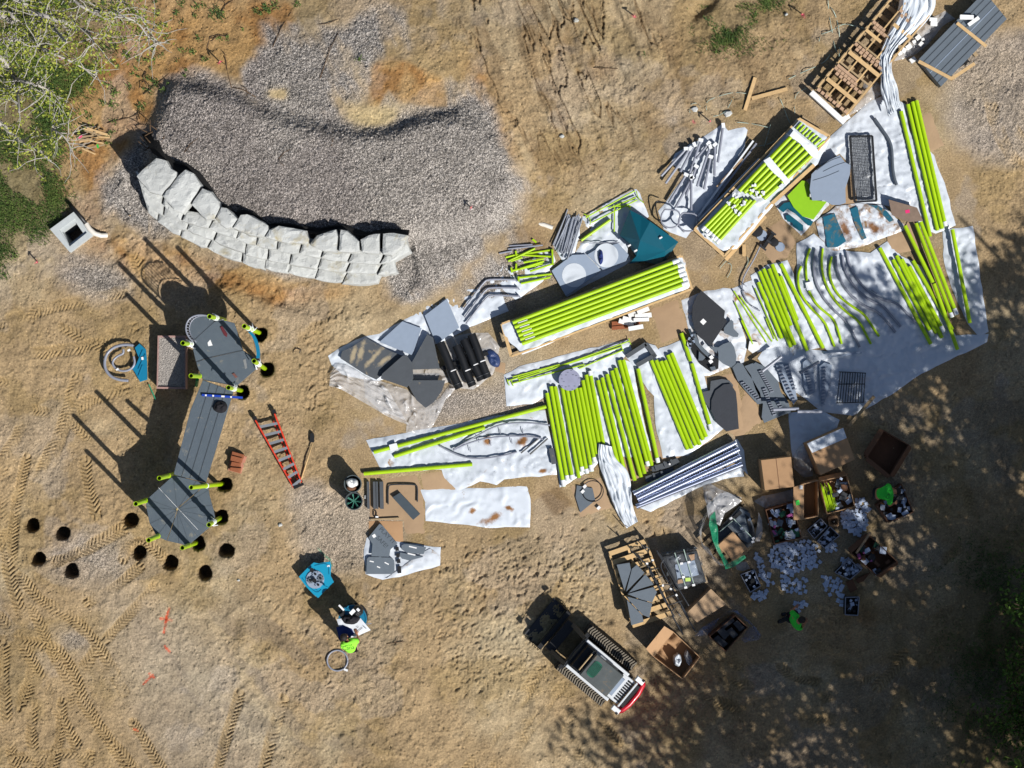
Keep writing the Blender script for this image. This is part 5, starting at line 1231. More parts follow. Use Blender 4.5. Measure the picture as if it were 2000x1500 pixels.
lifted('D', [(310, 1130), (400, 1100), (1100, 830), (1730, 595), (1755, 650), (1800, 840), (1300, 1040), (480, 1370), (340, 1230)], .44, Tw, 'white tarp wrapped beneath the six post bundle', 61, .035)
pl = [((405, 1120), (1705, 632)), ((420, 1155), (1732, 665)), ((437, 1188), (1748, 700)), ((450, 1220), (1757, 735)), ((463, 1250), (1770, 770)), ((477, 1284), (1778, 806))]
for k, (a, b) in enumerate(pl):
    post('D', a, b, .55, .058, f'{ORD[k]} lime post from the top in the raised six post bundle', 'lime posts in the six post bundle', wrap=(2 if k in (0, 2, 3, 5) else 1))
    if k < 5:
        mb = MB(); x, y = lerp(a, b, .02); mb.bar(at('D', x + 14, y + 14, .60), at('D', x + 90, y - 12, .60), .022, .02); obj('film_strip', mb, m_white, None, f'thin white strip between posts {ORD[k]} from the top of the six post bundle', 'strip', 'white strips between bundle posts')
post('D', (440, 1390), (1330, 1090), .06, .03, 'long bare timber batten below the six post bundle', None, name='batten', m=m_wood) if False else None
crate('B', [(625, 1190), (1440, 330), (1680, 470), (860, 1400)], .42, 'timber skid under the strapped lime posts')
lifted('B', [(630, 1190), (950, 870), (1200, 610), (1430, 325), (1560, 400), (1690, 480), (1590, 680), (1380, 860), (1250, 990), (960, 1340), (850, 1360), (700, 1260)], .46, Tw, 'white tarp beneath the strapped lime posts', 62, .04)
for k in range(6):
    a = lerp((975, 893), (1168, 952), k / 5); b = lerp((1378, 470), (1545, 608), k / 5)
    post('B', a, b, .58, .058, f'{ORD[k]} lime post from the upper left in the strapped bundle', 'lime posts under the white straps')
for k in range(6):
    a = lerp((690, 1200), (805, 1300), k / 5); b = lerp((932, 945), (1100, 965), k / 5)
    a = (a[0] - 8, a[1]); post('B', a, b, .58, .05, f'{ORD[k]} shorter lime post from the left, end to end with the strapped ones', 'shorter lime posts on the strapped skid', wrap=-1)
for k in range(8):
    a = lerp((1420, 408), (1585, 548), k / 7); b = lerp((1462, 358), (1640, 502), k / 7)
    post('B', a, b, .6, .032, f'{ORD[k]} stubby lime tube from the left at the top of the skid', 'stubby lime tubes at the skid end')
sheet('strap', 'B', [(1165, 655), (1215, 625), (1372, 812), (1340, 852)], 0, m_white, 'lower white wrap band across the strapped lime posts', 'strap', 71, base=.645, amp=.02)
sheet('strap', 'B', [(1368, 460), (1402, 415), (1590, 570), (1590, 640), (1540, 620), (1450, 520)], 0, m_white, 'upper white wrap band across the strapped lime posts', 'strap', 72, base=.65, amp=.03)
rr = random.Random(9)
for k, (x, y) in enumerate([(930, 920), (960, 940), (1090, 850), (1075, 890), (1110, 910), (1130, 940), (1160, 910), (890, 990), (930, 1015), (1010, 985), (945, 1050), (975, 1070), (1005, 1000), (720, 1240), (760, 1270), (1300, 850)]):
    g_ = at('B', x, y, .66); mb = MB(); mb.box(g_, (.13, .055, .04), rz=rr.uniform(0, 3)); mb.box(g_ + Vector((.03, .02, .02)), (.07, .05, .03), rz=rr.uniform(0, 3))
    obj('foam_end', mb, m_white, None, 'small crumpled white wrap piece on the strapped lime posts', 'wrap', 'white wrap pieces on the strapped posts')
for a, b, z, l in [((870, 1430), (1180, 1090), .3, 'loose pine plank crossing below the strapped skid'), ((1230, 990), (1560, 690), .5, 'pine plank along the lower side of the strapped skid'), ((960, 1330), (1050, 1160), .3, 'short pine plank between the planks by the skid corner'),
                 ((1100, 6), (1020, 262), .05, 'reddish plank standing apart on the dirt above the silver legs'), ((1072, 170), (1350, 95), .05, 'pale plank lying level above the silver legs'), ((1013, 1310), (1013, 1402), .08, 'short stub of timber below the strapped skid'), ((1000, 790), (1150, 640), .06, 'thin dark plank beside the upper end of the long silver strips')]:
    mb = MB().bar(at('B', *a, z), at('B', *b, z + .02), .1, .05); obj('plank', mb, m_wood if 'dark' not in l else m_wood2, None, l, 'plank')
# loose strapping wire
for pts, l in [([(720, 260), (715, 200), (760, 170), (850, 140), (940, 120), (1030, 130)], 'pale loop of strapping wire above the flat stones'), ([(770, 310), (820, 300), (870, 270), (900, 220), (930, 160)], 'thin wire curling past the beige stone'), ([(1410, 290), (1405, 180), (1430, 120), (1500, 90)], 'thin wire bow left of the white foam beam'),
              ([(1295, 170), (1330, 260), (1360, 340), (1400, 410)], 'straight pale wire slanting to the strapped skid'), ([(955, 355), (1080, 365), (1220, 400)], 'thin pale wire above the loose silver legs'), ([(1220, 370), (1190, 480), (1170, 550)], 'short pale wire crossing the other one'), ([(590, 280), (585, 220), (640, 200), (670, 230)], 'dark wire hoop around the grey flat stone'),
              ([(1090, 545), (1200, 530), (1290, 480), (1390, 400)], 'green strap trailing over the skid shadow')]:
    mb = MB(); mb.tube([at('B', x, y, .04 + .05 * math.sin(i)) for i, (x, y) in enumerate(smooth_path(pts, 2))], .009, 5)
    obj('strapping_wire', mb, m_lightwire, None, l, 'wire')
for pts, l in [([(335, 0), (345, 130), (370, 260), (390, 400), (430, 480)], 'long pale strap hanging down beside the timber pallet'), ([(0, 672), (100, 620), (220, 570), (320, 520), (365, 440)], 'pale strap curving left of the pallet'), ([(260, 350), (270, 290), (360, 265), (430, 220), (480, 200), (560, 220), (640, 240)], 'pale strap ending at the pallet edge'),
              ([(430, 480), (435, 300), (420, 200), (390, 100), (340, 40)], 'second pale strap rising beside the first')]:
    mb = MB(); mb.tube([at('A', x, y, .04 + .06 * math.sin(i)) for i, (x, y) in enumerate(smooth_path(pts, 2))], .011, 5)
    obj('strapping_wire', mb, m_lightwire, None, l, 'wire')
for pts, l in [([(530, 370), (560, 330), (620, 270), (680, 200)], 'pale strap end below the skid corner'), ([(600, 460), (640, 400), (645, 330), (610, 320)], 'curled strap beside the pale strap end'), ([(780, 360), (810, 310), (800, 260)], 'small dark curl of wire under the timber stub')]:
    mb = MB(); mb.tube([at('F', x, y, .05) for x, y in smooth_path(pts, 2)], .009, 5); obj('strapping_wire', mb, m_lightwire, None, l, 'wire')
# ---------------------------------------------------------------- silver legs, hoops, long strips
lg = [((365, 775), (560, 562)), ((400, 832), (592, 560)), ((515, 742), (625, 530)), ((585, 765), (675, 495)), ((640, 640), (735, 520)), ((645, 855), (748, 545)), ((700, 878), (752, 625)), ((782, 772), (785, 530)), ((808, 668), (850, 380)),
      ((425, 985), (560, 765)), ((478, 1020), (605, 790)), ((600, 1045), (600, 780)), ((560, 930), (640, 700))]
for k, (a, b) in enumerate(lg):
    t = thing('support_leg', at('B', *lerp(a, b, .5), 0), f'{ORD[k]} loose silver tube leg on the skewed tarp, counted from the upper left', 'leg', 'loose silver legs')
    mb = MB(); mb.tube([at('B', *a, .14 + .03 * (k % 3)), at('B', *b, .12 + .03 * (k % 2))], .036, 10, hollow=.2); obj('tube', mb, m_grey, t, smooth=True, autos=40)
    g_ = at('B', *b, .16); mb = MB(); mb.box(g_, (.13, .09, .1), rz=k); obj('end_bracket', mb, m_white, t)
for k, (c, l) in enumerate([((440, 1108), 'left'), ((578, 1135), 'right')]):
    P = [(c[0] + 76 * sx, c[1] + 72 * sy) for sx, sy in ((-.6, -1), (.6, -.95), (1, -.5), (.9, .4), (.5, .95), (-.4, 1), (-1, .5), (-1, -.4), (-.6, -1))]
    mb = MB(); mb.tube([at('B', x, y, .3) for x, y in smooth_path(P, 2)], .022, 8)
    t = obj('rounded_hoop', mb, m_grey, None, f'{l} rounded square hoop standing on the tarp end', 'hoop', smooth=True)
    for p in (P[1], P[5]):
        g_ = at('B', *p, .3); mb = MB(); mb.tube([g_, Vector((g_.x, g_.y, .06))], .018, 6); obj('hoop_leg', mb, m_grey, t)
t = thing('black_hoop', at('B', 330, 1050, 0), 'black bent hoop sticking out left of the silver legs', 'hoop')
mb = MB(); mb.tube([at('B', x, y, .25) for x, y in smooth_path([(400, 990), (325, 960), (320, 1020), (350, 1130)], 2)], .018, 8); obj('bent_tube', mb, m_black, t, smooth=True)
for k, (a, b) in enumerate([((650, 1095), (1085, 500)), ((665, 1118), (1110, 520)), ((640, 1140), (1130, 640)), ((800, 860), (1000, 640))]):
    mb = MB().bar(at('B', *a, .16), at('B', *b, .18), .05, .05); obj('long_strip', mb, [m_white, m_grey, m_white, m_card2][k], None, f'{ORD[k]} long narrow strip right of the silver legs', 'strip', 'long strips beside the silver legs')
# drums and small gear on card
for c, r_, m, l in [((1110, 1205), .17, m_black, 'round black cap at the left of the small gear on card'), ((1150, 1240), .15, m_lgrey, 'grey disc overlapping the black cap'), ((1248, 1295), .12, m_black, 'second black round cap near the centre of the card'), ((1293, 1330), .13, m_lgrey, 'plain pale grey disc at the lower right of the caps')]:
    g_ = at('B', *c, 0); mb = MB(); mb.lathe((g_.x, g_.y, .04), [(r_, 0), (r_, .05), (r_ * .9, .07), (r_ * .2, .075)] if m is m_black else [(r_, 0), (r_, .02)], 24)
    obj('round_cap', mb, m, None, l, 'cap', smooth=True, autos=40)
t = thing('small_frame', at('B', 1205, 1280, 0), 'small black H shaped bracket frame lying among the caps', 'bracket')
mb = MB(); mb.bar(at('B', 1160, 1340, .1), at('B', 1245, 1220, .1), .1, .06); obj('bar', mb, m_black, t)
for a, b in (((1145, 1325), (1185, 1355)), ((1225, 1210), (1262, 1235)), ((1190, 1275), (1225, 1300))): obj('cross_arm', MB().bar(at('B', *a, .14), at('B', *b, .14), .05, .05), m_dgrey, t)
# ---------------------------------------------------------------- flat panels
def panel(tag_, pts, z, m, label, th=.02, name='panel', cat='panel', group=None, bev=.003): return flat(name, tag_, pts, z, th, m, label, cat, group, bev)
panel('E', [(622, 520), (820, 342), (985, 402), (905, 635)], .1, m_lgrey, 'left light grey panel on the pointed tarp', .03)
panel('E', [(1012, 292), (1202, 148), (1310, 395), (1115, 540), (1075, 450)], .12, m_lgrey, 'right light grey panel on the pointed tarp', .03)
for k, (P, z, l) in enumerate([([(285, 660), (300, 600), (390, 560), (500, 480), (700, 590), (825, 640), (760, 720), (595, 845), (500, 800)], .12, 'mud dusted dark panel with three pale streaks'), ([(905, 690), (1035, 452), (1085, 482), (1142, 750), (900, 758)], .2, 'dark triangular panel pointing up between the grey ones'),
                            ([(632, 835), (645, 795), (820, 640), (855, 630), (905, 700), (915, 835), (860, 912)], .26, 'dark five sided panel in the middle of the stack'), ([(858, 862), (905, 850), (1190, 850), (1160, 945), (1090, 1040), (1020, 1088), (940, 1020), (890, 930)], .22, 'dark fan shaped panel with pale scuffs')]):
    panel('E', P, z, m_slatem if k == 0 else m_slated, l, .04)
for a, b, l in [((1145, 525), (1310, 920), 'leftmost'), ((1285, 550), (1425, 900), 'second'), ((1350, 500), (1500, 850), 'third'), ((1415, 455), (1555, 830), 'rightmost')]:
    mb = MB(); A_ = at('E', *a, .28); B_ = at('E', *b, .28); mb.tube([A_, A_.lerp(B_, .35) + Vector((0.01, 0, .02)), A_.lerp(B_, .7) - Vector((.015, 0, 0)), B_], .12, 14, hollow=.1)
    t = obj('black_roll', mb, m_black, None, f'{l} shiny black roll on the clear film', 'roll', 'black rolls on the clear film', smooth=True, autos=50)
    for f in (.3, .62, .9):
        c = A_.lerp(B_, f); u = (B_ - A_).normalized(); mb = MB(); mb.tube([c - u * .015, c + u * .015], .127, 14); obj('tie', mb, m_dgrey if f != .62 else m_sticker, t, smooth=True)
    obj('support', MB().box((A_ + B_) / 2 - Vector((0, 0, .2)), (.1, .5, .1), rz=-1.2), m_black, t)
heap('blue_bag', at('E', 1600, 660, .02), .18, .28, .12, mat('dark_blue_sheet', '2a3c66', .4, bump=.5), 'dark blue crumpled bag right of the black rolls', 'bag', 5, ang=.5)  # bag in one even dark blue
# square panels with a round cut-out
for P, c, l in [([(708, 715), (870, 590), (975, 585), (1095, 710), (985, 800), (822, 915)], (885, 750), 'lower'), ([(985, 590), (1060, 545), (1230, 500), (1312, 590), (1290, 640), (1110, 710)], (1137, 595), 'upper')]:
    t = thing('disc_panel', at('D', *c, 0), f'{l} grey square panel with a white round opening', 'panel')
    slab('plate', 'D', P, .12, .02, m_lgrey, t)
    g_ = at('D', *c, .125); obj('opening', MB().lathe((g_.x, g_.y, .121), [(.335, 0), (.335, .004)], 32), m_tarpw, t)
heap('crumpled_film', at('D', 1095, 610, .1), .07, .2, .14, m_navy, 'dark blue crumpled film on the upper round opening', 'film', 6, folds=8)
# teal folded roof
t = thing('teal_roof', at('D', 1450, 500, 0), 'deep teal folded plastic roof shell beside the raised bundle', 'roof shell')
v = {k: at('D', x, y, z) for k, (x, y, z) in dict(a=(1320, 240, .45), b=(1242, 440, .1), c=(1480, 330, .6), d=(1700, 490, .35), e=(1570, 678, .1), f=(1310, 662, .12), g=(1372, 600, .3), h=(1400, 480, .62), i=(1600, 560, .55), j=(1430, 640, .3), k=(1410, 285, .5), l=(1300, 500, .2)).items()}
def facet(keys, nm='facet'):
    P = [v[k] for k in keys]; vs = P + [p - Vector((0, 0, .03)) for p in P]; n = len(P)
    fs = [tuple(range(n)), tuple(range(2 * n - 1, n - 1, -1))] + [(i, n + i, n + (i + 1) % n, (i + 1) % n) for i in range(n)]
    obj(nm, MB().add(vs, fs), m_dteal, t)
facet('abh'); facet('akh'); facet('kch'); facet('blh'); facet('chi'); facet('cdi'); facet('lgh'); facet('hgi'); facet('gji'); facet('gfj'); facet('jei'); facet('die')
for p in ((1365, 560), (1315, 520), (1560, 460)): obj('label', MB().box(at('D', *p, .5), (.09, .04, .25), rz=.5), m_sticker, t)
obj('prop', MB().box(at('D', 1420, 560, .12), (.5, .5, .2), rz=.5), m_black, t)
# top right: dark sheets, battens, pallet
t = thing('sheet_stack', at('A', 1480, 330, 0), 'stack of long dark grey ribbed sheets strapped with pine battens', 'sheet stack')
SQ = [(1105, 505), (1665, -70), (1855, 160), (1295, 735)]
slab('stack', 'A', SQ, .36, .3, m_slate, t)
for f in (.15, .32, .5, .68, .85):
    a = lerp(SQ[0], SQ[3], f); b = lerp(SQ[1], SQ[2], f); obj('rib', MB().bar(at('A', *a, .362), at('A', *b, .362), .02, .012), m_groove if f != .5 else m_lgrey, t)
for a, b in (((1430, 195), (1680, 395)), ((1105, 520), (1390, 672))): obj('batten', MB().bar(at('A', *a, .39), at('A', *b, .39), .09, .04), m_wood, t)
obj('batten', MB().bar(at('A', 1385, 670, .2), at('A', 1580, 540, .2), .09, .05), m_wood, t)
for x, y, rz in ((1300, 560, 0), (1500, 360, 0), (1650, 100, 0)): obj('bearer', MB().box(at('A', x, y, .03), (1.0, .1, .09), rz=-.88), m_wood2, t)
for a, b, w_, l in [((1455, 145), (1570, 150), .12, 'white foam block on the corner of the dark sheets'), ((1525, 215), (1615, 150), .1, 'white foam block angled on the dark sheets'), ((1195, 165), (1260, 170), .1, 'upper of two foam blocks beside the twisted tarp'), ((1205, 200), (1262, 205), .12, 'lower of two foam blocks beside the twisted tarp')]:
    z = .42 if a[0] > 1400 else .12; obj('foam_block', MB().bar(at('A', *a, z), at('A', *b, z), w_, .1), m_foam, None, l, 'foam block')
for k, (x, y, s, rz) in enumerate([(1055, 510, .17, .6), (1100, 320, .15, .7), (1125, 375, .13, .9), (1065, 355, .1, .4), (1020, 400, .16, .6), (980, 430, .14, 1.1), (945, 455, .12, .5), (1140, 335, .08, .2)]):
    obj('foam_block', MB().box(at('A', x, y, .12), (s, s * .8, .09), rz=rz), m_foam, None, f'{ORD[k]} loose white foam piece near the dark sheet stack', 'foam block', 'loose foam pieces by the twisted tarp')
t = thing('long_pallet', at('A', 560, 550, 0), 'long open timber pallet with rows of small wooden spacer blocks', 'pallet')
O_ = Vector((240, 752)); U = Vector((640, -770)); V_ = Vector((262, 212))
def pa(u, v_, z): p = O_ + U * u + V_ * v_; return at('A', p.x, p.y, z)
for v_ in (0, .34, .67, 1): obj('stringer', MB().bar(pa(-.02, v_, .32), pa(1.08, v_, .32), .04, .14), m_wood, t)
for v_ in (0, .5, 1): obj('runner', MB().bar(pa(0, v_, .06), pa(1.08, v_, .06), .09, .1), m_wood2, t)
for u, a, b, w_ in ((.12, .03, 1.0, .11), (.415, .03, 1.0, .11), (.65, .0, .5, .09), (.835, .45, 1.0, .1), (.3, .0, 1, .05), (.53, 0, 1, .05), (.72, 0, 1, .05)): obj('cross_board', MB().bar(pa(u, a, .41 if w_ > .08 else .37), pa(u, b, .41 if w_ > .08 else .37), w_, .03), m_wood if w_ > .08 else m_wood2, t)
for k in range(11): u = .02 + k * .1; obj('under_board', MB().bar(pa(u, 0, .13), pa(u, 1, .13), .11, .03), m_wood2, t)
for u, n_, v0_, v1_ in ((.0, 8, .0, 1), (.235, 7, .0, .72), (.205, 7, .1, .95), (.265, 7, 0.02, .65), (.50, 7, 0, .8), (.47, 7, .1, .95), (.71, 4, .1, .5), (.74, 4, .0, .4), (.96, 3, .3, .8), (.93, 3, .4, .9)):
    for k in range(n_):
        v_ = v0_ + (v1_ - v0_) * (k + .5) / n_; g_ = pa(u, v_, .39); obj('spacer_block', MB().box(g_, (.1, .085, .1), rz=-.68), m_block, t)
t = thing('foam_beam', at('A', 340, 920, 0), 'long white foam beam along the lower end of the timber pallet', 'foam beam')
obj('beam', MB().bar(at('A', 190, 785, .3), at('A', 475, 1045, .3), .15, .15), m_foam, t)
obj('beam_end', MB().bar(at('A', 440, 1030, .27), at('A', 515, 985, .27), .13, .13), m_foam, t)
obj('plank', MB().bar(at('A', 115, 995, .05), at('A', 345, 1155, .05), .09, .04), m_wood2, None, 'pine plank at the upper end of the strapped skid', 'plank')
# black mesh panel
t = thing('mesh_panel', at('C', 745, 720, 0), 'black wire mesh panel with a frame on the upper right tarp', 'mesh panel')
cs = [(640, 465), (815, 462), (848, 968), (675, 978)]
for i in range(4): obj('frame_bar', MB().bar(at('C', *cs[i], .16), at('C', *cs[(i + 1) % 4], .16), .05, .05), m_black, t)
mb = MB()
for k in range(1, 16): a = lerp(cs[0], cs[1], k / 16); b = lerp(cs[3], cs[2], k / 16); mb.bar(at('C', *a, .155), at('C', *b, .155), .009, .008)
for k in range(1, 44): a = lerp(cs[0], cs[3], k / 44); b = lerp(cs[1], cs[2], k / 44); mb.bar(at('C', *a, .165), at('C', *b, .165), .009, .008)
obj('wire_mesh', mb, m_black, t)
panel('C', [(325, 880), (340, 760), (370, 730), (480, 650), (560, 610), (600, 665), (645, 690), (640, 760), (605, 870), (608, 985), (560, 1000), (500, 1000), (440, 965), (345, 965)], .3, m_lgrey, 'pale blue grey plastic panel with a torn edge beside the mesh', .03)
for k, P in enumerate([[(380, 730), (480, 655), (570, 625)], [(430, 740), (530, 690), (610, 665)], [(350, 810), (450, 780), (555, 735)]]):
    obj('groove', MB().tube([at('C', x, y, .335) for x, y in smooth_path(P, 2)], .006, 5), m_groove, None, f'{ORD[k]} curved dark groove on the pale torn panel', 'groove', 'grooves on the pale torn panel')
panel('C', [(150, 930), (265, 810), (300, 815), (330, 850), (325, 960), (460, 975), (355, 1115), (270, 1090), (200, 1020)], .14, mat('lime_plastic', '8fc41c', .4, var=.04), 'solid lime quarter disc panel left of the pale torn panel', .02)
for P, l in [([(80, 1030), (125, 985), (180, 975), (195, 1010), (300, 1110), (355, 1130), (335, 1165), (310, 1160), (270, 1120), (215, 1070), (180, 1050), (150, 1030), (120, 1060)], 'narrow curved teal cutout below the lime panel'),
             ([(135, 1085), (165, 1075), (275, 1160), (275, 1200), (245, 1205), (195, 1170), (190, 1140), (150, 1130)], 'stepped teal cutout beside the lime panel')]: panel('C', P, .1, m_dteal, l, .012)
for P, l in [([(430, 1095), (520, 1065), (545, 1130), (610, 1285), (545, 1330), (462, 1335)], 'broad teal panel on the left of the muddy tarp'), ([(640, 1035), (700, 1010), (708, 1060), (725, 1130), (770, 1260), (735, 1275), (690, 1180)], 'narrow teal strip in the middle of the muddy tarp'),
             ([(780, 998), (860, 1005), (930, 1050), (985, 1120), (950, 1135), (890, 1070), (830, 1020)], 'thin teal arc at the right of the muddy tarp')]: panel('C', P, .085, mat('muddy_teal', '0e5c74', .45, dirt='7d6743', dirt_amt=.5, dscale=4), l, .015)
panel('C', [(942, 958), (1165, 1022), (1212, 1125), (1100, 1135), (968, 1080)], .3, m_ply, 'brown plywood offcut with a pink paint dot', .02)
obj('paint_dot', MB().box(at('C', 1090, 1052, .323), (.12, .09, .004), rz=.2), m_pink, None, 'bright pink paint patch on the plywood offcut', 'paint mark')
# black wedge and grey panels
panel('F', [(350, 585), (580, 785), (572, 850), (600, 885), (440, 1130), (330, 1040), (280, 960), (258, 850), (262, 740), (300, 650)], .16, mat('black_rubber_sheet', '23262c', .7, bump=.3), 'large black rubber wedge panel with a white label', .03)
obj('label', MB().box(at('F', 368, 892, .195), (.13, .13, .006), rz=.8), m_sticker, None, 'square white label on the black rubber wedge', 'label')
panel('F', [(585, 930), (640, 870), (662, 890), (665, 960), (715, 1010), (705, 1040), (660, 1040), (570, 1000), (568, 955)], .14, m_slate, 'small irregular slate panel right of the black wedge', .02)
panel('F', [(500, 1150), (560, 1110), (635, 1085), (670, 1140), (692, 1230), (685, 1300), (640, 1340), (560, 1300), (515, 1260), (515, 1200)], .14, m_slate, 'rounded plain slate panel beside the mangled black parts', .02)
t = thing('bracket_pile', at('F', 390, 1200, 0), 'pile of dark curved plates with white labels below the black wedge', 'bracket pile')
r = random.Random(12)
for P, m, z in [([(235, 1040), (300, 1000), (330, 1100), (420, 1200), (520, 1260), (515, 1350), (440, 1380), (340, 1310), (270, 1200), (240, 1130)], m_black, .1), ([(255, 1010), (290, 1005), (330, 1100), (400, 1180), (470, 1240), (440, 1260), (350, 1180), (290, 1110)], m_slate, .2), ([(325, 1180), (390, 1240), (360, 1270), (320, 1270)], m_slate, .18), ([(430, 1130), (510, 1140), (500, 1200), (470, 1180)], m_slate, .22), ([(430, 1335), (480, 1325), (495, 1360), (450, 1372)], m_slate, .22)]: slab('plate', 'F', P, z, .03, m, t)
for x, y in ((418, 1155), (448, 1240), (442, 1280)): obj('label', MB().box(at('F', x, y, .235), (.1, .1, .01), rz=.6), m_sticker, t)
for k in range(9): g_ = at('F', 250 + r.uniform(-20, 40), 1030 + k * 14, .2); obj('lug', MB().box(g_, (.08, .06, .08), rz=r.uniform(0, 3)), m_dgrey if k % 2 else m_lgrey, t)
panel('K', [(1605, 390), (1690, 375), (1740, 385), (1770, 420), (1760, 480), (1690, 520), (1640, 600), (1610, 610), (1560, 540), (1545, 470), (1600, 460)], .1, m_slated, 'charcoal toothed panel tucked under the charcoal oval', .03)
panel('K', [(1640, 460), (1700, 415), (1750, 410), (1790, 470), (1800, 560), (1805, 650), (1812, 740), (1720, 760), (1650, 700), (1608, 610), (1610, 530)], .15, mat('charcoal_sheet', '2c3038', .7, bump=.2), 'big charcoal oval panel on kraft card', .03)
t = thing('u_frame', at('K', 1100, 200, 0), 'charcoal U shaped channel frame on the crumpled tarp', 'frame')
for a, b in (((990, 210), (1130, 120)), ((1130, 115), (1200, 215)), ((1200, 200), (1065, 275))): obj('channel', MB().bar(at('K', *a, .12), at('K', *b, .12), .12, .12), m_slated, t)
# grey round disc
g_ = at('K', 570, 383, 0); t = thing('round_disc', g_, 'pale grey slotted round disc lying across the lime posts', 'disc')
obj('disc', MB().lathe((g_.x, g_.y, .26), [(.3, 0), (.3, .025)], 36), mat('mauve_grey', '8d8fa6', .5), t)
for k in range(14):
    a = .4 * k + .2; rr_ = .27 - (k % 3) * .05; obj('slot', MB().box((g_.x + rr_ * math.cos(a), g_.y + rr_ * math.sin(a), .287), (.05, .012, .003), rz=0), m_groove, t)
panel('K', [(625, 1155), (740, 1175), (760, 1265), (650, 1355), (615, 1240)], .04, m_slate, 'slate wedge on the small kraft card square', .02)
c = at('K', 742, 1197, .07); obj('black_ring', MB().tube([(c.x + .29 * math.cos(k * math.pi / 24), c.y + .29 * math.sin(k * math.pi / 24), .08) for k in range(49)], .014, 6), m_black, None, 'thin black ring on the kraft card square', 'ring', smooth=True)
for x, y, l in ((683, 1163, 'upper'), (668, 1200, 'lower'), (785, 1320, 'rightmost')): obj('label', MB().box(at('K', x, y, .09), (.1, .08, .02), rz=.8), m_sticker, None, f'{l} white tag near the black ring', 'tag')
t = thing('notched_bars', at('K', 1250, 1020, 0), 'dark notched plates stacked beside the silver channels', 'plates')
for P in ([(1170, 1020), (1360, 955), (1380, 985), (1345, 1010), (1210, 1050), (1175, 1055)], [(1125, 1090), (1210, 1060), (1330, 1020), (1335, 1050), (1280, 1080), (1150, 1130), (1130, 1130)]): slab('plate', 'K', P, .12, .05, m_slated, t)
for x, y in ((1205, 1025), (1270, 1000), (1320, 985), (1190, 1085), (1250, 1070)): obj('notch_block', MB().box(at('K', x, y, .15), (.06, .16, .04), rz=.35), m_slated, t)
obj('label', MB().box(at('K', 1305, 1000, .18), (.05, .05, .02)), m_sticker, t)
panel('K', [(418, 885), (455, 880), (478, 995), (440, 1002)], .1, m_slated, 'narrow slate bar pair left of the first lime posts', .05)
# silver channels
m_chan = mat('bare_aluminium', 'b4bcd2', .22, metal=.85, var=.05)
for k, (a, b) in enumerate([((1040, 1215), (1790, 840)), ((1065, 1250), (1812, 890)), ((1080, 1285), (1825, 945)), ((1060, 1310), (1835, 1000)), ((1050, 1235), (1800, 865))][:4]):
    A_ = at('K', *a, .22); B_ = at('K', *b, .22); u = (B_ - A_).normalized(); n_ = Vector((-u.y, u.x, 0)); vs = []; nn = 10
    t = thing('channel', (A_ + B_) / 2 - Vector((0, 0, .22)), f'{ORD[k]} curved silver channel from the top of the shiny stack', 'channel', 'silver channels')
    for e in (A_, B_):
        for j in range(nn + 1): an = math.pi * j / nn; vs.append(e + n_ * math.cos(an) * .075 + Vector((0, 0, math.sin(an) * .07)))
    fs = [(j, j + 1, nn + 2 + j, nn + 1 + j) for j in range(nn)]
    obj('skin', MB().add(vs, fs), m_chan, t, smooth=True); obj('base_flange', MB().bar(A_ - Vector((0, 0, .03)), B_ - Vector((0, 0, .03)), .155, .02), m_chan, t)
    for e, s_ in ((A_, 1), (B_, -1)): obj('end_fitting', MB().box(e + u * .05 * s_ - Vector((0, 0, .08)), (.1, .15, .12), rz=math.atan2(u.y, u.x)), m_lgrey, t)
# lower left card: bars, U bar, slate plank, signs
for k, (x0, x1, w_) in enumerate([((388, 402), 0, .12), ((436, 452), 0, .07), ((460, 470), 0, .07), ((488, 512), 0, .14)]):
    xa, xb = x0; obj('slate_bar', MB().bar(at('L', (xa + xb) / 2, 562, .08), at('L', (xa + xb) / 2 + 4, 775, .08), (xb - xa) / 280 + .015, .09), m_slated, None, f'{ORD[k]} dark slate bar from the left beside the bins', 'bar', 'dark slate bars on card')
t = thing('u_bar', at('L', 665, 650, 0), 'dark U shaped tube handle lying on the card', 'handle')
obj('bar', MB().tube([at('L', x, y, .07) for x, y in smooth_path([(552, 740), (550, 600), (575, 583), (760, 583), (782, 600), (780, 720)], 2)], .02, 8), m_dgrey, t, smooth=True)
panel('L', [(585, 685), (645, 648), (803, 815), (748, 862)], .06, mat('slate_plank_coating', '3f4a52', .5), 'slate rectangular plank lying diagonally on kraft card', .07, 'slate_plank')
obj('carabiner', MB().tube([at('L', x, y, .05) for x, y in smooth_path([(440, 790), (455, 785), (462, 810), (455, 838), (438, 835), (438, 800), (440, 790)], 1)], .012, 6), m_black, None, 'small black clip below the slate bars', 'clip')
obj('tag', MB().box(at('L', 465, 838, .05), (.08, .04, .03)), m_sticker, None, 'white tag next to the small black clip', 'tag')
obj('plank', MB().bar(at('L', 415, 860, .05), at('L', 640, 850, .05), .05, .05), m_wood2, None, 'short rough timber strip above the PLAY IT SAFE panel', 'plank')
t = thing('safety_sign', at('L', 520, 1020, 0), 'grey safety panel engraved PLAY IT SAFE on the small tarp', 'sign')
slab('plate', 'L', [(397, 997), (485, 890), (508, 905), (625, 1045), (570, 1095), (560, 1150), (500, 1148), (420, 1145), (428, 1050)], .14, .02, m_slate, t)
obj('label', MB().box(at('L', 443, 987, .143), (.09, .09, .006), rz=.6), m_sticker, t)
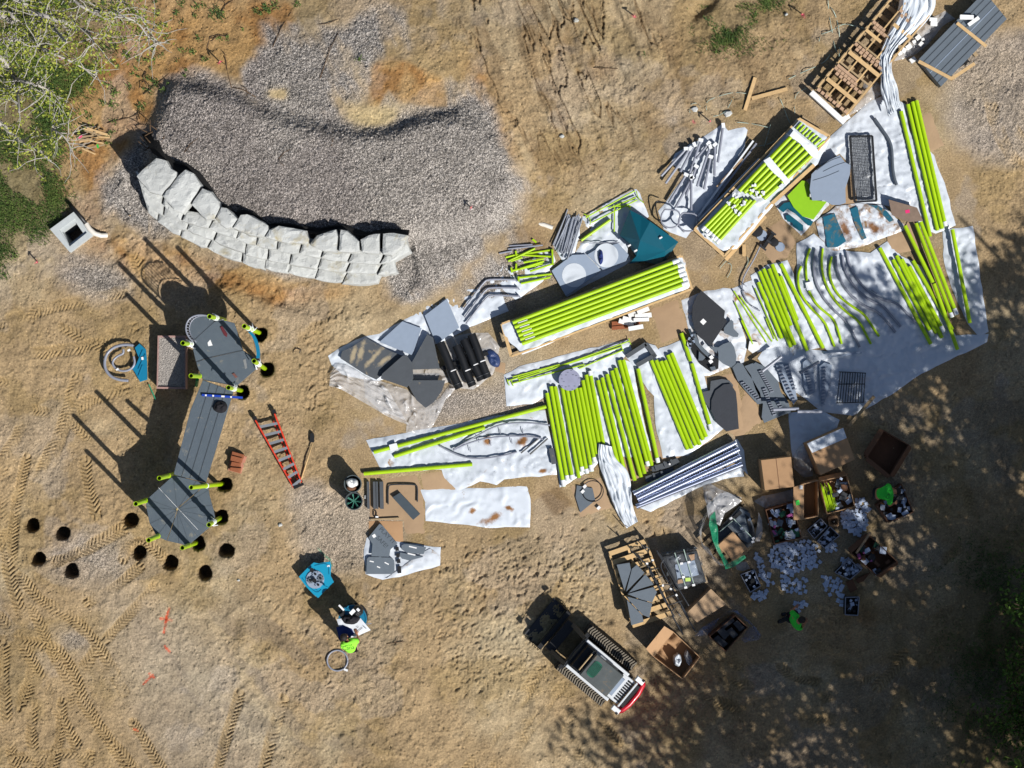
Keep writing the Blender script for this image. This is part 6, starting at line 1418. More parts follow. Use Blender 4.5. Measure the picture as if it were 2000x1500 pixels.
def text(s, tag_, c, size, ang, z, m, parent, name='lettering', label=None, cat=None):
    cu = bpy.data.curves.new(name, 'FONT'); cu.body = s; cu.size = size; cu.align_x = 'CENTER'; cu.align_y = 'CENTER'; cu.extrude = .001
    o = bpy.data.objects.new('tmp', cu); sc.collection.objects.link(o)
    me = bpy.data.meshes.new_from_object(o); bpy.data.objects.remove(o)
    me.transform(Matrix.Rotation(ang, 4, 'Z')); me.name = name; me.materials.clear(); me.materials.append(m)
    ob = bpy.data.objects.new(name, me); sc.collection.objects.link(ob); ob.location = at(tag_, *c, z)
    if parent: ob.parent = parent; ob.location = ob.location - WORG[parent.name]
    return tag(ob, label, cat)
text('PLAY IT', 'L', (545, 985), .17, -.80, .142, m_groove, t); text('SAFE!', 'L', (505, 1035), .17, -.80, .142, m_groove, t)
t = thing('face_panel', at('L', 490, 1218, 0), 'grey rounded panel with three white slots at the tarp corner', 'panel')
slab('plate', 'L', [(385, 1165), (400, 1150), (480, 1150), (490, 1143), (500, 1152), (575, 1155), (600, 1178), (602, 1262), (585, 1285), (380, 1285)], .11, .02, m_slate, t)
for a, b in (((408, 1183), (440, 1190)), ((525, 1193), (558, 1210)), ((465, 1225), (490, 1236))): obj('slot', MB().bar(at('L', *a, .112), at('L', *b, .112), .03, .006), m_sticker, t)
for P, l in [([(655, 1060), (675, 1050), (720, 1050), (850, 1075), (830, 1130), (700, 1120), (655, 1090)], 'upper'), ([(645, 1115), (700, 1125), (830, 1150), (720, 1180), (660, 1165), (640, 1140)], 'lower')]:
    t = thing('slotted_panel', at('L', *P[0], 0), f'{l} grey panel with white slots under the folded tarp corner', 'panel'); slab('plate', 'L', P, .1, .015, m_slate, t)
    obj('slot', MB().bar(at('L', P[0][0] + 60, P[0][1] + 8, .103), at('L', P[0][0] + 120, P[0][1] + 22, .103), .035, .006), m_sticker, t)
for k, y in enumerate((1088, 1138, 1184, 1250)): obj('black_square', MB().box(at('L', 622 + k * 6, y, .09), (.1, .11 if k < 3 else .2, .02), rz=.1), m_black, None, f'{ORD[k]} black square from the top between the grey panels', 'patch', 'black squares in a column')
# ---------------------------------------------------------------- rung panels and grid in the shade
def rungpanel(tag_, P, m, label, lugs, z=.12, nm='rung_panel', lm=None):
    t = thing(nm, at(tag_, *P[0], 0), label, 'panel'); slab('plate', tag_, P, z, .025, m, t)
    for a, b, n_ in lugs:
        for k in range(n_):
            c = lerp(a, b, k / max(1, n_ - 1)); obj('lug', MB().box(at(tag_, *c, z + .03), (.1, .035, .05), rz=.25), lm or m_steel, t)
    return t
sheet('plastic_film', 'E', [(880, 730), (1150, 740), (1230, 860), (1100, 900), (860, 880)], .6, m_clear, 'clear film showing between the dark panels', 'film', 95, amp=.07)
rungpanel('J', [(520, 310), (560, 272), (600, 280), (640, 350), (690, 420), (740, 510), (755, 590), (720, 600), (620, 490), (560, 410)], m_slate, 'slotted slate climbing plate, leftmost of the rung plates', [((600, 430), (730, 560), 9)])
rungpanel('J', [(615, 300), (700, 268), (770, 300), (800, 330), (880, 420), (900, 500), (960, 580), (980, 660), (900, 690), (770, 745), (750, 700), (760, 600), (700, 480), (665, 370)], m_slate, 'large slate climbing plate covered in silver rungs', [((740, 340), (830, 500), 11), ((770, 480), (850, 680), 12), ((860, 560), (910, 640), 5)])
rungpanel('J', [(860, 290), (960, 280), (1000, 420), (1030, 560), (1000, 600), (930, 500)], m_lgrey, 'pale rung plate shaded blue beside the large slate one', [((885, 325), (1000, 560), 10), ((945, 300), (1010, 480), 8)])
rungpanel('J', [(1070, 270), (1100, 245), (1150, 280), (1160, 360), (1170, 500), (1110, 540), (1080, 460)], m_lgrey, 'narrow shaded rung plate in the middle of the blue tarp', [((1100, 330), (1140, 500), 9)])
rungpanel('J', [(1200, 300), (1240, 270), (1300, 290), (1290, 400), (1260, 540), (1220, 620), (1205, 500)], m_lgrey, 'tall shaded rung plate nearest the steel grid', [((1240, 320), (1230, 600), 12)])
t = thing('steel_grid', at('J', 1450, 460, 0), 'black steel bar grid lying on the shaded tarp', 'grid')
for k in range(11): a = lerp((1365, 345), (1560, 355), k / 10); b = lerp((1340, 585), (1545, 580), k / 10); obj('bar', MB().tube([at('J', *a, .12), at('J', *b, .12)], .012, 6), m_dgrey, t)
for a, b in (((1355, 345), (1565, 355)), ((1335, 588), (1550, 582)), ((1348, 440), (1558, 440))): obj('cross_bar', MB().tube([at('J', *a, .13), at('J', *b, .13)], .014, 6), m_dgrey, t)
for a, b, z1, z2, l in [((755, 340), (905, 225), .1, 1.5, 'uppermost'), ((1045, 352), (1200, 265), .1, 1.2, 'second'), ((840, 640), (1040, 632), .15, .9, 'third'), ((1030, 655), (1220, 655), .15, .9, 'lowest')]:
    mb = MB(); mb.tube([at('J', *a, .35 + z1), at('J', *b, .45)], .045, 12, hollow=.2); obj('grey_tube', mb, m_grey, None, f'{l} grey tube propped over the rung plates', 'tube', 'grey tubes over the rung plates', smooth=True, autos=40)
mb = MB(); mb.bar(at('J', 1270, 228, .2), at('J', 1530, 195, .2), .05, .05); obj('grey_channel', mb, m_lgrey, None, 'straight pale channel above the steel grid', 'channel')
obj('plank', MB().bar(at('J', 1430, 770, .2), at('J', 1630, 535, .25), .09, .04), m_wood2, None, 'shaded plank at the lower edge of the blue tarp', 'plank')
obj('foam_board', MB().prism([G(x, y, .1).xy for x, y in q('F', [(805, 1165), (820, 1080), (900, 1090), (920, 1160), (850, 1200)])], .06, .1), m_foam, None, 'white foam piece under the thin lime rod tips', 'foam')
# white foam strips near card
for k, (a, b, w_, m) in enumerate([((1180, 1130), (1400, 1120), .12, m_brick), ((1180, 1165), (1380, 1145), .1, m_brick), ((1235, 1105), (1350, 1135), .13, m_foam), ((1265, 1085), (1370, 1110), .12, m_foam), ((1310, 1070), (1440, 1020), .12, m_foam), ((1360, 1075), (1490, 1060), .13, m_foam), ((1350, 1100), (1470, 1095), .1, m_foam), ((1310, 1170), (1425, 1150), .12, m_foam), ((1380, 1045), (1470, 1010), .12, m_foam)]):
    z = .06 + .03 * k; obj('foam_strip' if m is m_foam else 'board', MB().bar(at('D', *a, z), at('D', *b, z), w_, .06), m, None, f'{ORD[k]} strip in the small pile of foam and red boards', 'strip', 'foam and board strips by the card square')
post('U', (0, 0), (0, 0.1), .1, .03, 'x')
for o in [o for o in bpy.data.objects if o.get('label') == 'x']: bpy.data.objects.remove(o)
# ---------------------------------------------------------------- cartons, crates and hardware in the shade
def carton(tag_, P, h, label, open_=False, m=None, flaps=(), fill=None, seam=True, name='carton', z0=0.0, split=0):
    m = m or m_card
    t = thing(name, sum((at(tag_, *p, 0) for p in P), Vector()) / len(P), label, 'box')
    T_ = [at(tag_, *p, h) for p in P]; B_ = [Vector((p.x, p.y, z0)) for p in T_]; n = len(P)
    ce = sum(T_, Vector()) / n
    if not open_:
        mb = MB(); mb.prism([p.xy for p in T_], z0, h, bev=.006); obj('shell', mb, m, t)
        if seam:
            a = T_[split].lerp(T_[(split + 3) % 4], .5); b = T_[(split + 1) % 4].lerp(T_[(split + 2) % 4], .5)
            obj('flap_seam', MB().bar(a + Vector((0, 0, .003)), b + Vector((0, 0, .003)), .014, .004), m_card3, t)
    else:
        I_ = [p + (ce - p).normalized() * .03 for p in T_]
        vs = T_ + B_ + I_ + [Vector((p.x, p.y, z0 + .05)) for p in I_]; fs = []
        for i in range(n):
            j = (i + 1) % n
            fs += [(n + i, n + j, j, i), (i, j, 2 * n + j, 2 * n + i), (2 * n + i, 2 * n + j, 3 * n + j, 3 * n + i)]
        fs.append(tuple(3 * n + i for i in range(n)))
        obj('shell', MB().add(vs, fs), m, t)
    for i, w_, dz in flaps:
        a, b = T_[i], T_[(i + 1) % n]; mid = (a + b) / 2; o_ = Vector((mid.x - ce.x, mid.y - ce.y, 0)).normalized()
        e = (b - a).normalized(); c1 = a + o_ * w_ + Vector((0, 0, dz)) + e * .04; c2 = b + o_ * w_ + Vector((0, 0, dz)) - e * .04
        vs = [a, b, c2, c1]; vs += [p - Vector((0, 0, .012)) for p in vs]
        obj('flap', MB().add(vs, [(0, 1, 2, 3), (7, 6, 5, 4), (0, 4, 5, 1), (1, 5, 6, 2), (2, 6, 7, 3), (3, 7, 4, 0)]), m, t)
    return t
carton('J', [(745, 1035), (980, 1008), (1005, 1242), (775, 1270)], .85, 'closed plain cardboard carton in full sun with a centre seam', split=1)
t = carton('J', [(1108, 908), (1388, 785), (1480, 1030), (1212, 1152)], 1.0, 'largest closed carton half wrapped with white film', seam=False, split=1)
mb = MB(); mb.prism([at('J', x, y, 1.006).xy for x, y in [(1105, 905), (1388, 782), (1415, 862), (1145, 978)]], 1.001, 1.006); obj('film_wrap', mb, m_tarp, t)
carton('J', [(1570, 1010), (1705, 800), (1905, 915), (1755, 1160)], .5, 'dark brown open carton deepest in the shade at right', True, m_card3, [(0, .12, -.05), (2, .12, -.1), (3, .1, 0)])
carton('M', [(860, 430), (968, 402), (970, 672), (860, 692)], .8, 'tall empty carton standing open with one wide flap', True, m_card, [(3, .28, -.02)], split=1)
obj('label', MB().box(at('M', 818, 570, .80), (.1, .13, .006), rz=.2), mat('green_label', '3fd24a', .5), None, 'bright green label on the wide carton flap', 'label')
obj('label', MB().box(at('M', 843, 457, .80), (.08, .1, .006), rz=0), m_sticker, None, 'white label at the top of the wide carton flap', 'label')
br_ = random.Random(21)
def fillbox(tag_, P, z, seed, n=26, cols=None, nm='hardware_piece', grp='', lab='', s=(.05, .2)):
    r = random.Random(seed); ce = (sum(p[0] for p in P) / len(P), sum(p[1] for p in P) / len(P)); P2 = [lerp(p, ce, .14) for p in P]
    xs = [p[0] for p in P2]; ys = [p[1] for p in P2]; c = 0
    cols = cols or [m_packet, m_black, m_slate, m_card3, m_packet, m_dgrey]
    while c < n:
        x, y = r.uniform(min(xs), max(xs)), r.uniform(min(ys), max(ys))
        if not inpoly(x, y, P2): continue
        c += 1; w_, l_ = r.uniform(*s), r.uniform(*s)
        obj(nm, MB().box(at(tag_, x, y, z + r.uniform(-.06, .07)), (w_, l_, .05), rz=r.uniform(0, 3)), r.choice(cols), None, lab, 'hardware', grp)
m_pinkp = mat('pink_part', 'b85a9c', .5); m_gtape = mat('dark_green_mesh', '0f5a3a', .5, var=.3)
PE = [(972, 412), (1180, 365), (1240, 600), (1032, 655)]
carton('M', PE, .5, 'open carton holding lime rods beside the tall empty one', True, m_card, [(0, .1, -.1)])
fillbox('M', PE, .36, 1, 30, nm='hardware_bag', lab='small hardware piece packed in the carton with lime rods', grp='hardware in the lime rod carton')
for k in range(9):
    a = (985 + k * 9, 425 + (k % 3) * 14); b = (1035 + k * 9.5, 640 - k * 3); post('M', a, b, .42, .014, 'slim lime rod standing out of the open hardware carton', 'lime rods in the open carton', name='rod')
PF = [(582, 622), (782, 565), (848, 828), (650, 876)]
carton('M', PF, .45, 'open carton full of pink and green packed parts', True, m_card3)
fillbox('M', PF, .32, 2, 40, [m_packet, m_pinkp, m_gtape, m_black, m_gtape, m_packet, m_white, m_slate], lab='mixed part packed in the pink and green carton', grp='parts in the pink and green carton')
for k in range(5): obj('white_hook', MB().tube([at('M', 748 + 50 * s_, 790 + 12 * k - 12 * abs(s_ * 2) ** 2 * .5, .42) for s_ in (-.5, -.25, 0, .25, .5)], .01, 5), m_white, None, f'{ORD[k]} white crescent hook in the pink and green carton', 'hook', 'white crescent hooks')
PG = [(1205, 935), (1350, 812), (1550, 1000), (1402, 1110)]
carton('M', PG, .5, 'open carton with green bags near the right edge of the packets', True, m_card3, [(0, .12, -.1), (2, .1, -.15)])
fillbox('M', PG, .34, 3, 24, [m_card3, m_gtape, m_packet, m_black, m_black, m_pinkp], lab='part packed in the right hand green bag carton', grp='parts in the green bag carton')
PH = [(1400, 590), (1580, 432), (1668, 640), (1482, 718)]
carton('M', PH, .5, 'open carton being unpacked by the bending worker', True, m_card3)
fillbox('M', PH, .36, 4, 30, [m_packet, m_black, m_black, m_dgrey, m_packet], lab='part packed in the carton under the bending worker', grp='parts under the bending worker')
obj('card_flap', MB().bar(at('M', 1245, 940, .5), at('M', 1350, 785, .5), .05, .14), m_card2, None, 'upright kraft flap standing along the green bag carton', 'card')
for P, h, l in [([(1090, 1080), (1192, 980), (1285, 1060), (1200, 1132)], .3, 'shallow blue black tray of packets left of the green bag carton'), ([(890, 770), (985, 685), (1035, 740), (940, 832)], .28, 'upper of two tilted white rimmed trays'), ([(962, 850), (1055, 745), (1122, 810), (1012, 900)], .26, 'lower of two tilted white rimmed trays'),
                ([(400, 1097), (500, 1060), (545, 1180), (470, 1225)], .35, 'black tray left of the packet field'), ([(1168, 1262), (1268, 1260), (1258, 1395), (1165, 1390)], .35, 'upright black tray at the bottom of the packet field')]:
    t = carton('M', P, h, l, True, m_black, name='plastic_tray')
    mb = MB(); Q_ = [at('M', *p, h + .01) for p in P]
    for i in range(4): mb.bar(Q_[i], Q_[(i + 1) % 4], .02, .02)
    obj('rim', mb, m_grey, t)
    fillbox('M', P, h - .12, 30 + len(l), 14, [m_packet, m_packet, m_black], lab=f'packet inside the {l}'[:80], grp=f'packets in {l}', s=(.06, .11), nm='packet')
carton('M', [(1040, 682), (1114, 676), (1120, 734), (1046, 738)], .2, 'smallest open carton near the trays', True, m_card, [(0, .05, -.02), (2, .05, -.02)])
heap('drum', at('M', 1080, 705, .05), .07, .06, .08, m_black, 'black item inside the smallest carton', 'part', 3)
for P, z, l in [([(1168, 1150), (1220, 1130), (1255, 1205), (1205, 1230)], .06, 'brown board below the blue black tray'), ([(1240, 1130), (1350, 1080), (1300, 1145), (1260, 1160)], .04, 'thin brown board touching the green bag carton')]: panel('M', P, z, m_card3, l, .05, 'board', 'board')
# small packets scattered on the dirt
pk = random.Random(33); protos = []
for k in range(4):
    mb = MB(); w_, l_ = [(.10, .10), (.09, .12), (.14, .11), (.1, .085)][k]
    mb.prism([(-w_ / 2, -l_ / 2), (w_ / 2, -l_ / 2 * .9), (w_ / 2 * .94, l_ / 2), (-w_ / 2, l_ / 2 * .95)], 0, .026, bev=.012)
    me = bpy.data.meshes.new('packet'); me.from_pydata(mb.v, [], mb.f); me.materials.append(m_packet); protos.append(me)
base_pk = bpy.data.objects.new('hardware_packet', protos[0]); sc.collection.objects.link(base_pk)
tag(base_pk, 'small blue white hardware packet scattered on the shaded dirt', 'packet', 'small packets scattered on the dirt')
used = []; first = True
def spread(P, n, mind=19, stack=0):
    global first
    xs = [p[0] for p in P]; ys = [p[1] for p in P]; c = 0; tr = 0
    while c < n and tr < 6000:
        tr += 1; x, y = pk.uniform(min(xs), max(xs)), pk.uniform(min(ys), max(ys))
        if not inpoly(x, y, P) or any((x - a) ** 2 + (y - b) ** 2 < mind ** 2 for a, b in used): continue
        used.append((x, y)); c += 1
        o = base_pk if first else base_pk.copy()
        if not first: o.data = protos[pk.randrange(4)]; sc.collection.objects.link(o)
        first = False
        o.location = at('M', x, y, .012 + pk.uniform(0, .02) + stack * pk.random()); o.rotation_euler = (pk.uniform(-.12, .12), pk.uniform(-.12, .12), pk.uniform(0, 3))
        f = pk.uniform(.85, 1.25); o.scale = (f, f, 1)
spread([(600, 920), (700, 860), (860, 830), (990, 890), (960, 980), (760, 1110), (690, 1060), (620, 1020)], 84, 21, .05)
spread([(1140, 640), (1240, 615), (1320, 650), (1330, 740), (1260, 825), (1190, 760), (1140, 740)], 46, 20, .05)
spread([(1245, 540), (1300, 540), (1375, 650), (1300, 640), (1250, 590)], 12, 18); spread([(490, 1040), (560, 980), (650, 1180), (600, 1180), (520, 1100)], 13, 22)
spread([(660, 1100), (770, 1090), (890, 1110), (880, 1240), (700, 1230)], 22, 24); spread([(990, 1110), (1130, 1120), (1160, 1220), (1040, 1250), (1010, 1170)], 17, 24)
spread([(480, 1220), (590, 1215), (570, 1290), (490, 1285)], 12, 15, .05); spread([(780, 1300), (890, 1280), (880, 1320), (820, 1370)], 10, 16, .04); spread([(850, 990), (1010, 1000), (900, 1060)], 7, 26)
spread([(1030, 870), (1100, 860), (1100, 930), (1030, 930)], 9, 14, .08); spread([(1140, 980), (1200, 970), (1280, 1040), (1230, 1110), (1150, 1060)], 18, 15, .2); spread([(510, 940), (560, 945), (550, 1000), (515, 990)], 4, 14, .05)
spread([(1100, 1230), (1150, 1240), (1150, 1330), (1110, 1310)], 5, 18)
# wrapped pallet with green film
t = thing('wrapped_pallet', at('m', 450, 560, 0), 'film wrapped pallet with green film, slate parts and a square of card', 'pallet')
WQ = [(130, 600), (570, 190), (830, 520), (410, 900)]
for k in range(6): f = k / 5; obj('deck_board', MB().bar(at('m', *lerp(WQ[0], WQ[3], f), .14), at('m', *lerp(WQ[1], WQ[2], f), .14), .12, .03), m_wood2, t)
for f in (0.02, .5, .98): obj('runner', MB().bar(at('m', *lerp(WQ[0], WQ[1], f), .07), at('m', *lerp(WQ[3], WQ[2], f), .07), .1, .1), m_wood2, t)
for P, z, m, th in [([(330, 520), (560, 260), (640, 300), (700, 470), (720, 600), (640, 690), (480, 780), (330, 660)], .5, m_slated, .3), ([(430, 450), (560, 280), (660, 330), (690, 480), (590, 600), (520, 530)], .56, m_slate, .03), ([(530, 540), (620, 510), (700, 600), (640, 640), (560, 600)], .58, m_slate, .03), ([(610, 340), (650, 370), (715, 590), (680, 610)], .6, m_black, .05), ([(330, 500), (560, 300), (580, 330), (350, 530)], .6, m_black, .06), ([(320, 670), (485, 520), (635, 690), (490, 825)], .72, m_card, .2)]: slab('part_stack', 'm', P, z, th, m, t)
for a, b in (((490, 385), (690, 590)), ((350, 520), (480, 410))): obj('strap', MB().bar(at('m', *a, .66), at('m', *b, .66), .02, .01), m_lightwire, t)
for x, y in ((463, 383), (655, 397), (690, 625), (575, 487), (695, 590)): obj('clip', MB().box(at('m', x, y, .68), (.08, .06, .04), rz=.4), m_sticker, t)
def band(tag_, pts, z0, z1, m, parent, out=.0, seed=1, nm='film'):
    P = smooth_path(q(tag_, pts), 2); vs = []; fs = []; r = random.Random(seed); nr = 6
    for i, (x, y) in enumerate(P):
        for j in range(nr + 1):
            f = j / nr; g_ = G(x, y, z1); w1 = mnoise.noise(Vector((i * .35, j * .9, seed))) * .09
            vs.append(Vector((g_.x + w1 + out * (1 - f), g_.y + w1 * .7 - out * (1 - f), z0 + (z1 - z0) * f + w1 * .3)))
    for i in range(len(P) - 1):
        for j in range(nr): a = i * (nr + 1) + j; fs.append((a, a + 1, a + nr + 2, a + nr + 1))
    obj(nm, MB().add(vs, fs), m, parent, smooth=True)
band('m', [(570, 200), (400, 130), (300, 250), (230, 330), (180, 450), (140, 600), (250, 760), (400, 900), (560, 820), (700, 650)], .0, .75, m_clear, t, seed=2)
for P, sd in (([(300, 310), (250, 360), (235, 450), (270, 600), (320, 720), (400, 880), (450, 860), (370, 740), (330, 640), (330, 500), (310, 400)], 5), ([(400, 880), (470, 830), (600, 760), (620, 790), (500, 880), (410, 910)], 6)):
    z_ = .78; Pw = [tuple(at('m', x, y, z_).xy) for x, y in P]; Pw = resample(Pw, .2, .02, random.Random(sd)); V2, F2 = cdt_sheet(Pw, .07, random.Random(sd))
    obj('green_film', MB().add([(v.x, v.y, z_ + mnoise.noise(Vector((v.x * 6, v.y * 6, sd))) * .09) for v in V2], [tuple(f) for f in F2]), m_green_film, t, smooth=True)
sheet('plastic_film', 'm', [(210, 250), (330, 130), (430, 110), (580, 200), (520, 250), (400, 330), (350, 460), (290, 420), (230, 380)], 0, m_clear, 'clear film pulled over the top corner of the wrapped pallet', 'film', 81, base=.75, amp=.1)
sheet('plastic_film', 'm', [(750, 320), (785, 400), (790, 540), (760, 620), (715, 620), (735, 450)], 0, m_clear, 'narrow rolled clear film right of the wrapped pallet', 'film', 82, base=.3, amp=.12)
# pallet with fan shaped slate plates and black frames
t = thing('plate_pallet', at('n', 260, 500, 0), 'long pallet with fan shaped slate stair plates on it', 'pallet')
PQ = [(45, 235), (375, 120), (590, 760), (250, 870)]
for k in range(9): f = k / 8; obj('deck_board', MB().bar(at('n', *lerp(PQ[0], PQ[3], f), .3), at('n', *lerp(PQ[1], PQ[2], f), .3), .13, .03), m_wood, t)
for f in (.01, .5, .99): obj('stringer', MB().bar(at('n', *lerp(PQ[0], PQ[1], f), .2), at('n', *lerp(PQ[3], PQ[2], f), .2), .06, .16), m_wood, t)
fan = [[(110, 330), (225, 312), (238, 375), (180, 560)], [(245, 365), (290, 330), (358, 402), (195, 570)], [(215, 580), (365, 415), (445, 505), (300, 550)], [(205, 590), (435, 528), (468, 570), (425, 665), (330, 640)], [(205, 612), (425, 672), (400, 800), (340, 775), (215, 640)], [(200, 640), (335, 775), (350, 835), (240, 868)]]
for k, P in enumerate(fan): slab('stair_plate', 'n', P, .5 + .02 * k, .12, m_slate, t)
t = thing('black_ladder_frame', at('n', 560, 500, 0), 'tangled black steel ladder frames leaning across the pallet', 'frame')
for P in ([(300, 240), (330, 290), (400, 350), (500, 550), (600, 760)], [(405, 345), (400, 400), (480, 520), (520, 620), (620, 790)], [(470, 220), (520, 300), (620, 480), (750, 695)], [(530, 285), (495, 330), (520, 400), (600, 540), (750, 805)], [(600, 780), (700, 950)], [(460, 200), (560, 330), (640, 500)], [(680, 700), (810, 925)]):
    obj('side_tube', MB().tube([at('n', x, y, .75) for x, y in smooth_path(P, 2)], .022, 8), m_dgrey, t, smooth=True)
for a, b in (((370, 320), (430, 300)), ((400, 380), (480, 360)), ((440, 460), (520, 430)), ((470, 520), (600, 500)), ((510, 570), (640, 540)), ((540, 630), (650, 590)), ((560, 690), (690, 650)), ((590, 750), (640, 700)), ((380, 210), (280, 95)), ((340, 150), (400, 190)), ((230, 200), (400, 350)), ((640, 740), (680, 790))):
    obj('rung', MB().tube([at('n', *a, .8), at('n', *lerp(a, b, .5), .84), at('n', *b, .8)], .014, 6), m_dgrey, t)
for x, y in ((380, 320), (430, 290), (520, 515), (590, 545), (640, 600), (700, 440)): obj('tag', MB().box(at('n', x, y, .86), (.06, .05, .03), rz=x), m_sticker, t)
# wrapped crate of dark parts
t = thing('wrapped_crate', at('n', 720, 380, 0), 'clear film wrapped crate of dark parts with vertical straps', 'crate')
CQ = [(500, 250), (830, 190), (920, 490), (625, 570)]
slab('base', 'n', CQ, .15, .12, m_wood2, t); slab('part_stack', 'n', [lerp(p, (720, 380), .08) for p in CQ], .62, .45, m_dgrey, t)
for P, m in (([(625, 330), (800, 290), (840, 420), (650, 470)], m_lgrey), ([(745, 245), (800, 235), (800, 285), (770, 295)], m_card), ([(650, 450), (700, 440), (710, 490), (650, 500)], m_card), ([(580, 290), (640, 280), (660, 320), (600, 330)], m_black)): slab('inner_part', 'n', P, .66, .04, m, t)
for a, b in (((625, 225), (725, 535)), ((705, 195), (800, 520))): obj('strap', MB().bar(at('n', *a, .69), at('n', *b, .69), .022, .01), m_lightwire, t)
for x, y in ((685, 320), (750, 308), (702, 440), (722, 532), (792, 510)): obj('clip', MB().box(at('n', x, y, .7), (.08, .06, .03), rz=.2), m_sticker, t)
obj('label', MB().box(at('n', 742, 462, .7), (.14, .1, .01), rz=.05), mat('yellow_green_label', 'b9d860', .5), t)
z_ = .70; Pw = [tuple(at('n', x, y, z_).xy) for x, y in [lerp(p, (720, 380), -.06) for p in CQ]]; Pw = resample(Pw, .2, .01, random.Random(5)); V2, F2 = cdt_sheet(Pw, .08, random.Random(6))
obj('film', MB().add([(v.x, v.y, (.70 if edge_dist(v.x, v.y, Pw) > .09 else .3) + mnoise.noise(Vector((v.x * 5, v.y * 5, 3))) * .05) for v in V2], [tuple(f) for f in F2]), clear_film('crate_film', .3, 'c9d2dc'), t, smooth=True)
carton('N', [(725, 788), (915, 600), (1035, 720), (805, 862)], .7, 'dark brown closed carton between the crate and the boxed slabs', seam=False, m=m_card2)
PJ = [(900, 975), (1105, 805), (1205, 900), (1030, 1095)]
t = carton('N', PJ, .55, 'open carton of dark slabs wrapped in bluish film', True, m_card3)
for k, P in enumerate([[(930, 990), (970, 960), (1050, 1030), (1010, 1060)], [(1030, 930), (1075, 900), (1130, 960), (1090, 990)], [(1085, 870), (1120, 845), (1185, 905), (1140, 935)], [(1000, 880), (1080, 820), (1100, 850), (1010, 920)], [(960, 930), (1010, 900), (1060, 960), (1020, 1000)]]): slab('dark_slab', 'N', P, .44 + .02 * k, .3, m_dgrey, t)
m_bfilm = clear_film('bluish_film', .5, '6f86b4')
band('N', [(790, 960), (900, 880), (1000, 830), (1080, 770), (1130, 790), (1230, 880), (1310, 960), (1240, 1010)], .1, .6, m_bfilm, t, seed=7)
sheet('plastic_film', 'N', [(790, 970), (850, 900), (980, 825), (960, 880), (890, 960), (840, 970)], 0, m_bfilm, 'bluish film trailing left of the boxed slabs', 'film', 83, base=.3, amp=.1)
sheet('plastic_film', 'N', [(1215, 900), (1250, 890), (1310, 960), (1290, 1000), (1170, 1020), (1150, 990)], 0, m_bfilm, 'bluish film trailing right of the boxed slabs', 'film', 84, base=.2, amp=.1)
PK = [(462, 1130), (620, 935), (832, 1135), (695, 1310)]
t = carton('N', PK, .6, 'open carton with white bags inside near the loader', True, m_card, [(0, .3, .1)], split=0)
heap('white_bag', at('N', 650, 1150, .2), .13, .19, .32, m_tarpw, 'round white bag in the carton near the loader', 'bag', 3, folds=6); heap('film_bag', at('N', 735, 1140, .15), .1, .25, .3, m_clear, 'long clear bag in the carton near the loader', 'bag', 4, folds=6, ang=.3)
for P, l in [([(495, 560), (560, 520), (780, 470), (785, 560), (690, 590), (580, 610)], 'shaded clear film under the sunny carton'), ([(360, 1010), (440, 1000), (470, 1050), (420, 1070), (370, 1060)], 'scrap of dark film by the black tray')]: sheet('plastic_film', 'M', P, 0, m_clear, l, 'film', 85 + len(l), amp=.05)
# ---------------------------------------------------------------- compact track loader
t = thing('track_loader', at('O', 790, 700, 0), 'compact track loader with black bucket, white arms and red rear guard', 'loader')
m_lug = mat('dusty_rubber', '7f776a', .9, var=.15)
fwd = Vector((-.77, .64, 0)).normalized(); lft = Vector((-fwd.y, fwd.x, 0))
org = at('O', 860, 770, 0); org.z = 0
Ml = Matrix((fwd * .96, lft * .93, Vector((0, 0, 1)))).transposed()
def lb(nm, c, d, m, bev=.02, par=None, yaw=0):
    P = [(-d[0] / 2, -d[1] / 2), (d[0] / 2, -d[1] / 2), (d[0] / 2, d[1] / 2), (-d[0] / 2, d[1] / 2)]
    P = [Matrix.Rotation(yaw, 2) @ Vector(p) for p in P]
    mb = MB(); mb.prism([(org + Ml @ Vector((c[0] + p.x, c[1] + p.y, 0))).xy for p in P], c[2] - d[2] / 2, c[2] + d[2] / 2, bev=bev)
    return obj(nm, mb, m, par or t)
def lw(x, y, z): return org + Ml @ Vector((x, y, z))
for s in (1, -1):
    tr = lb('track', (-.15, s * .69, .28), (1.75, .32, .5), m_rubber, .1)
    for k in range(22):
        x = -.95 + k * .077
        for h_ in (1, -1): obj('lug', MB().bar(lw(x, s * .69, .54), lw(x - .05, s * .69 + h_ * .15, .54), .035, .05), m_lug, tr)
    ar = lb('lift_arm', (-.15, s * .47, 1.42), (1.55, .085, .16), m_paint_w, .02)
    obj('arm_front', MB().bar(lw(.62, s * .47, 1.38), lw(1.1, s * .50, .7), .11, .13), m_dgrey, ar)
    obj('hydraulic_ram', MB().tube([lw(.5, s * .38, 1.2), lw(-.2, s * .36, 1.1)], .03, 8), m_alu, ar)
    lb('corner_light', (-1.28, s * .55, 1.36), (.26, .15, .14), m_white, .02)
    lb('lamp', (-1.36, s * .62, 1.40), (.07, .07, .1), m_black, .01)
lb('chassis', (-.25, 0, .7), (1.75, .95, .85), m_dgrey, .05)
rf = lb('cab_roof', (-.28, 0, 1.9), (.98, .80, .1), m_cabtop, .03)
mb = MB(); P = [(.26 * math.copysign(abs(math.cos(a)) ** .6, math.cos(a)) * .55 - .02, .25 * math.copysign(abs(math.sin(a)) ** .6, math.sin(a))) for a in [i * math.pi / 12 for i in range(24)]]
mb.prism([(lw(x, y, 0)).xy for x, y in P], 1.94, 1.957); sk = obj('skylight', mb, mat('green_skylight', '2a6a55', .3), rf)
mb = MB()
for k in range(-4, 5): mb.bar(lw(-.02 + k * .032, -.2, 1.96), lw(-.02 + k * .032, .2, 1.96), .006, .006)
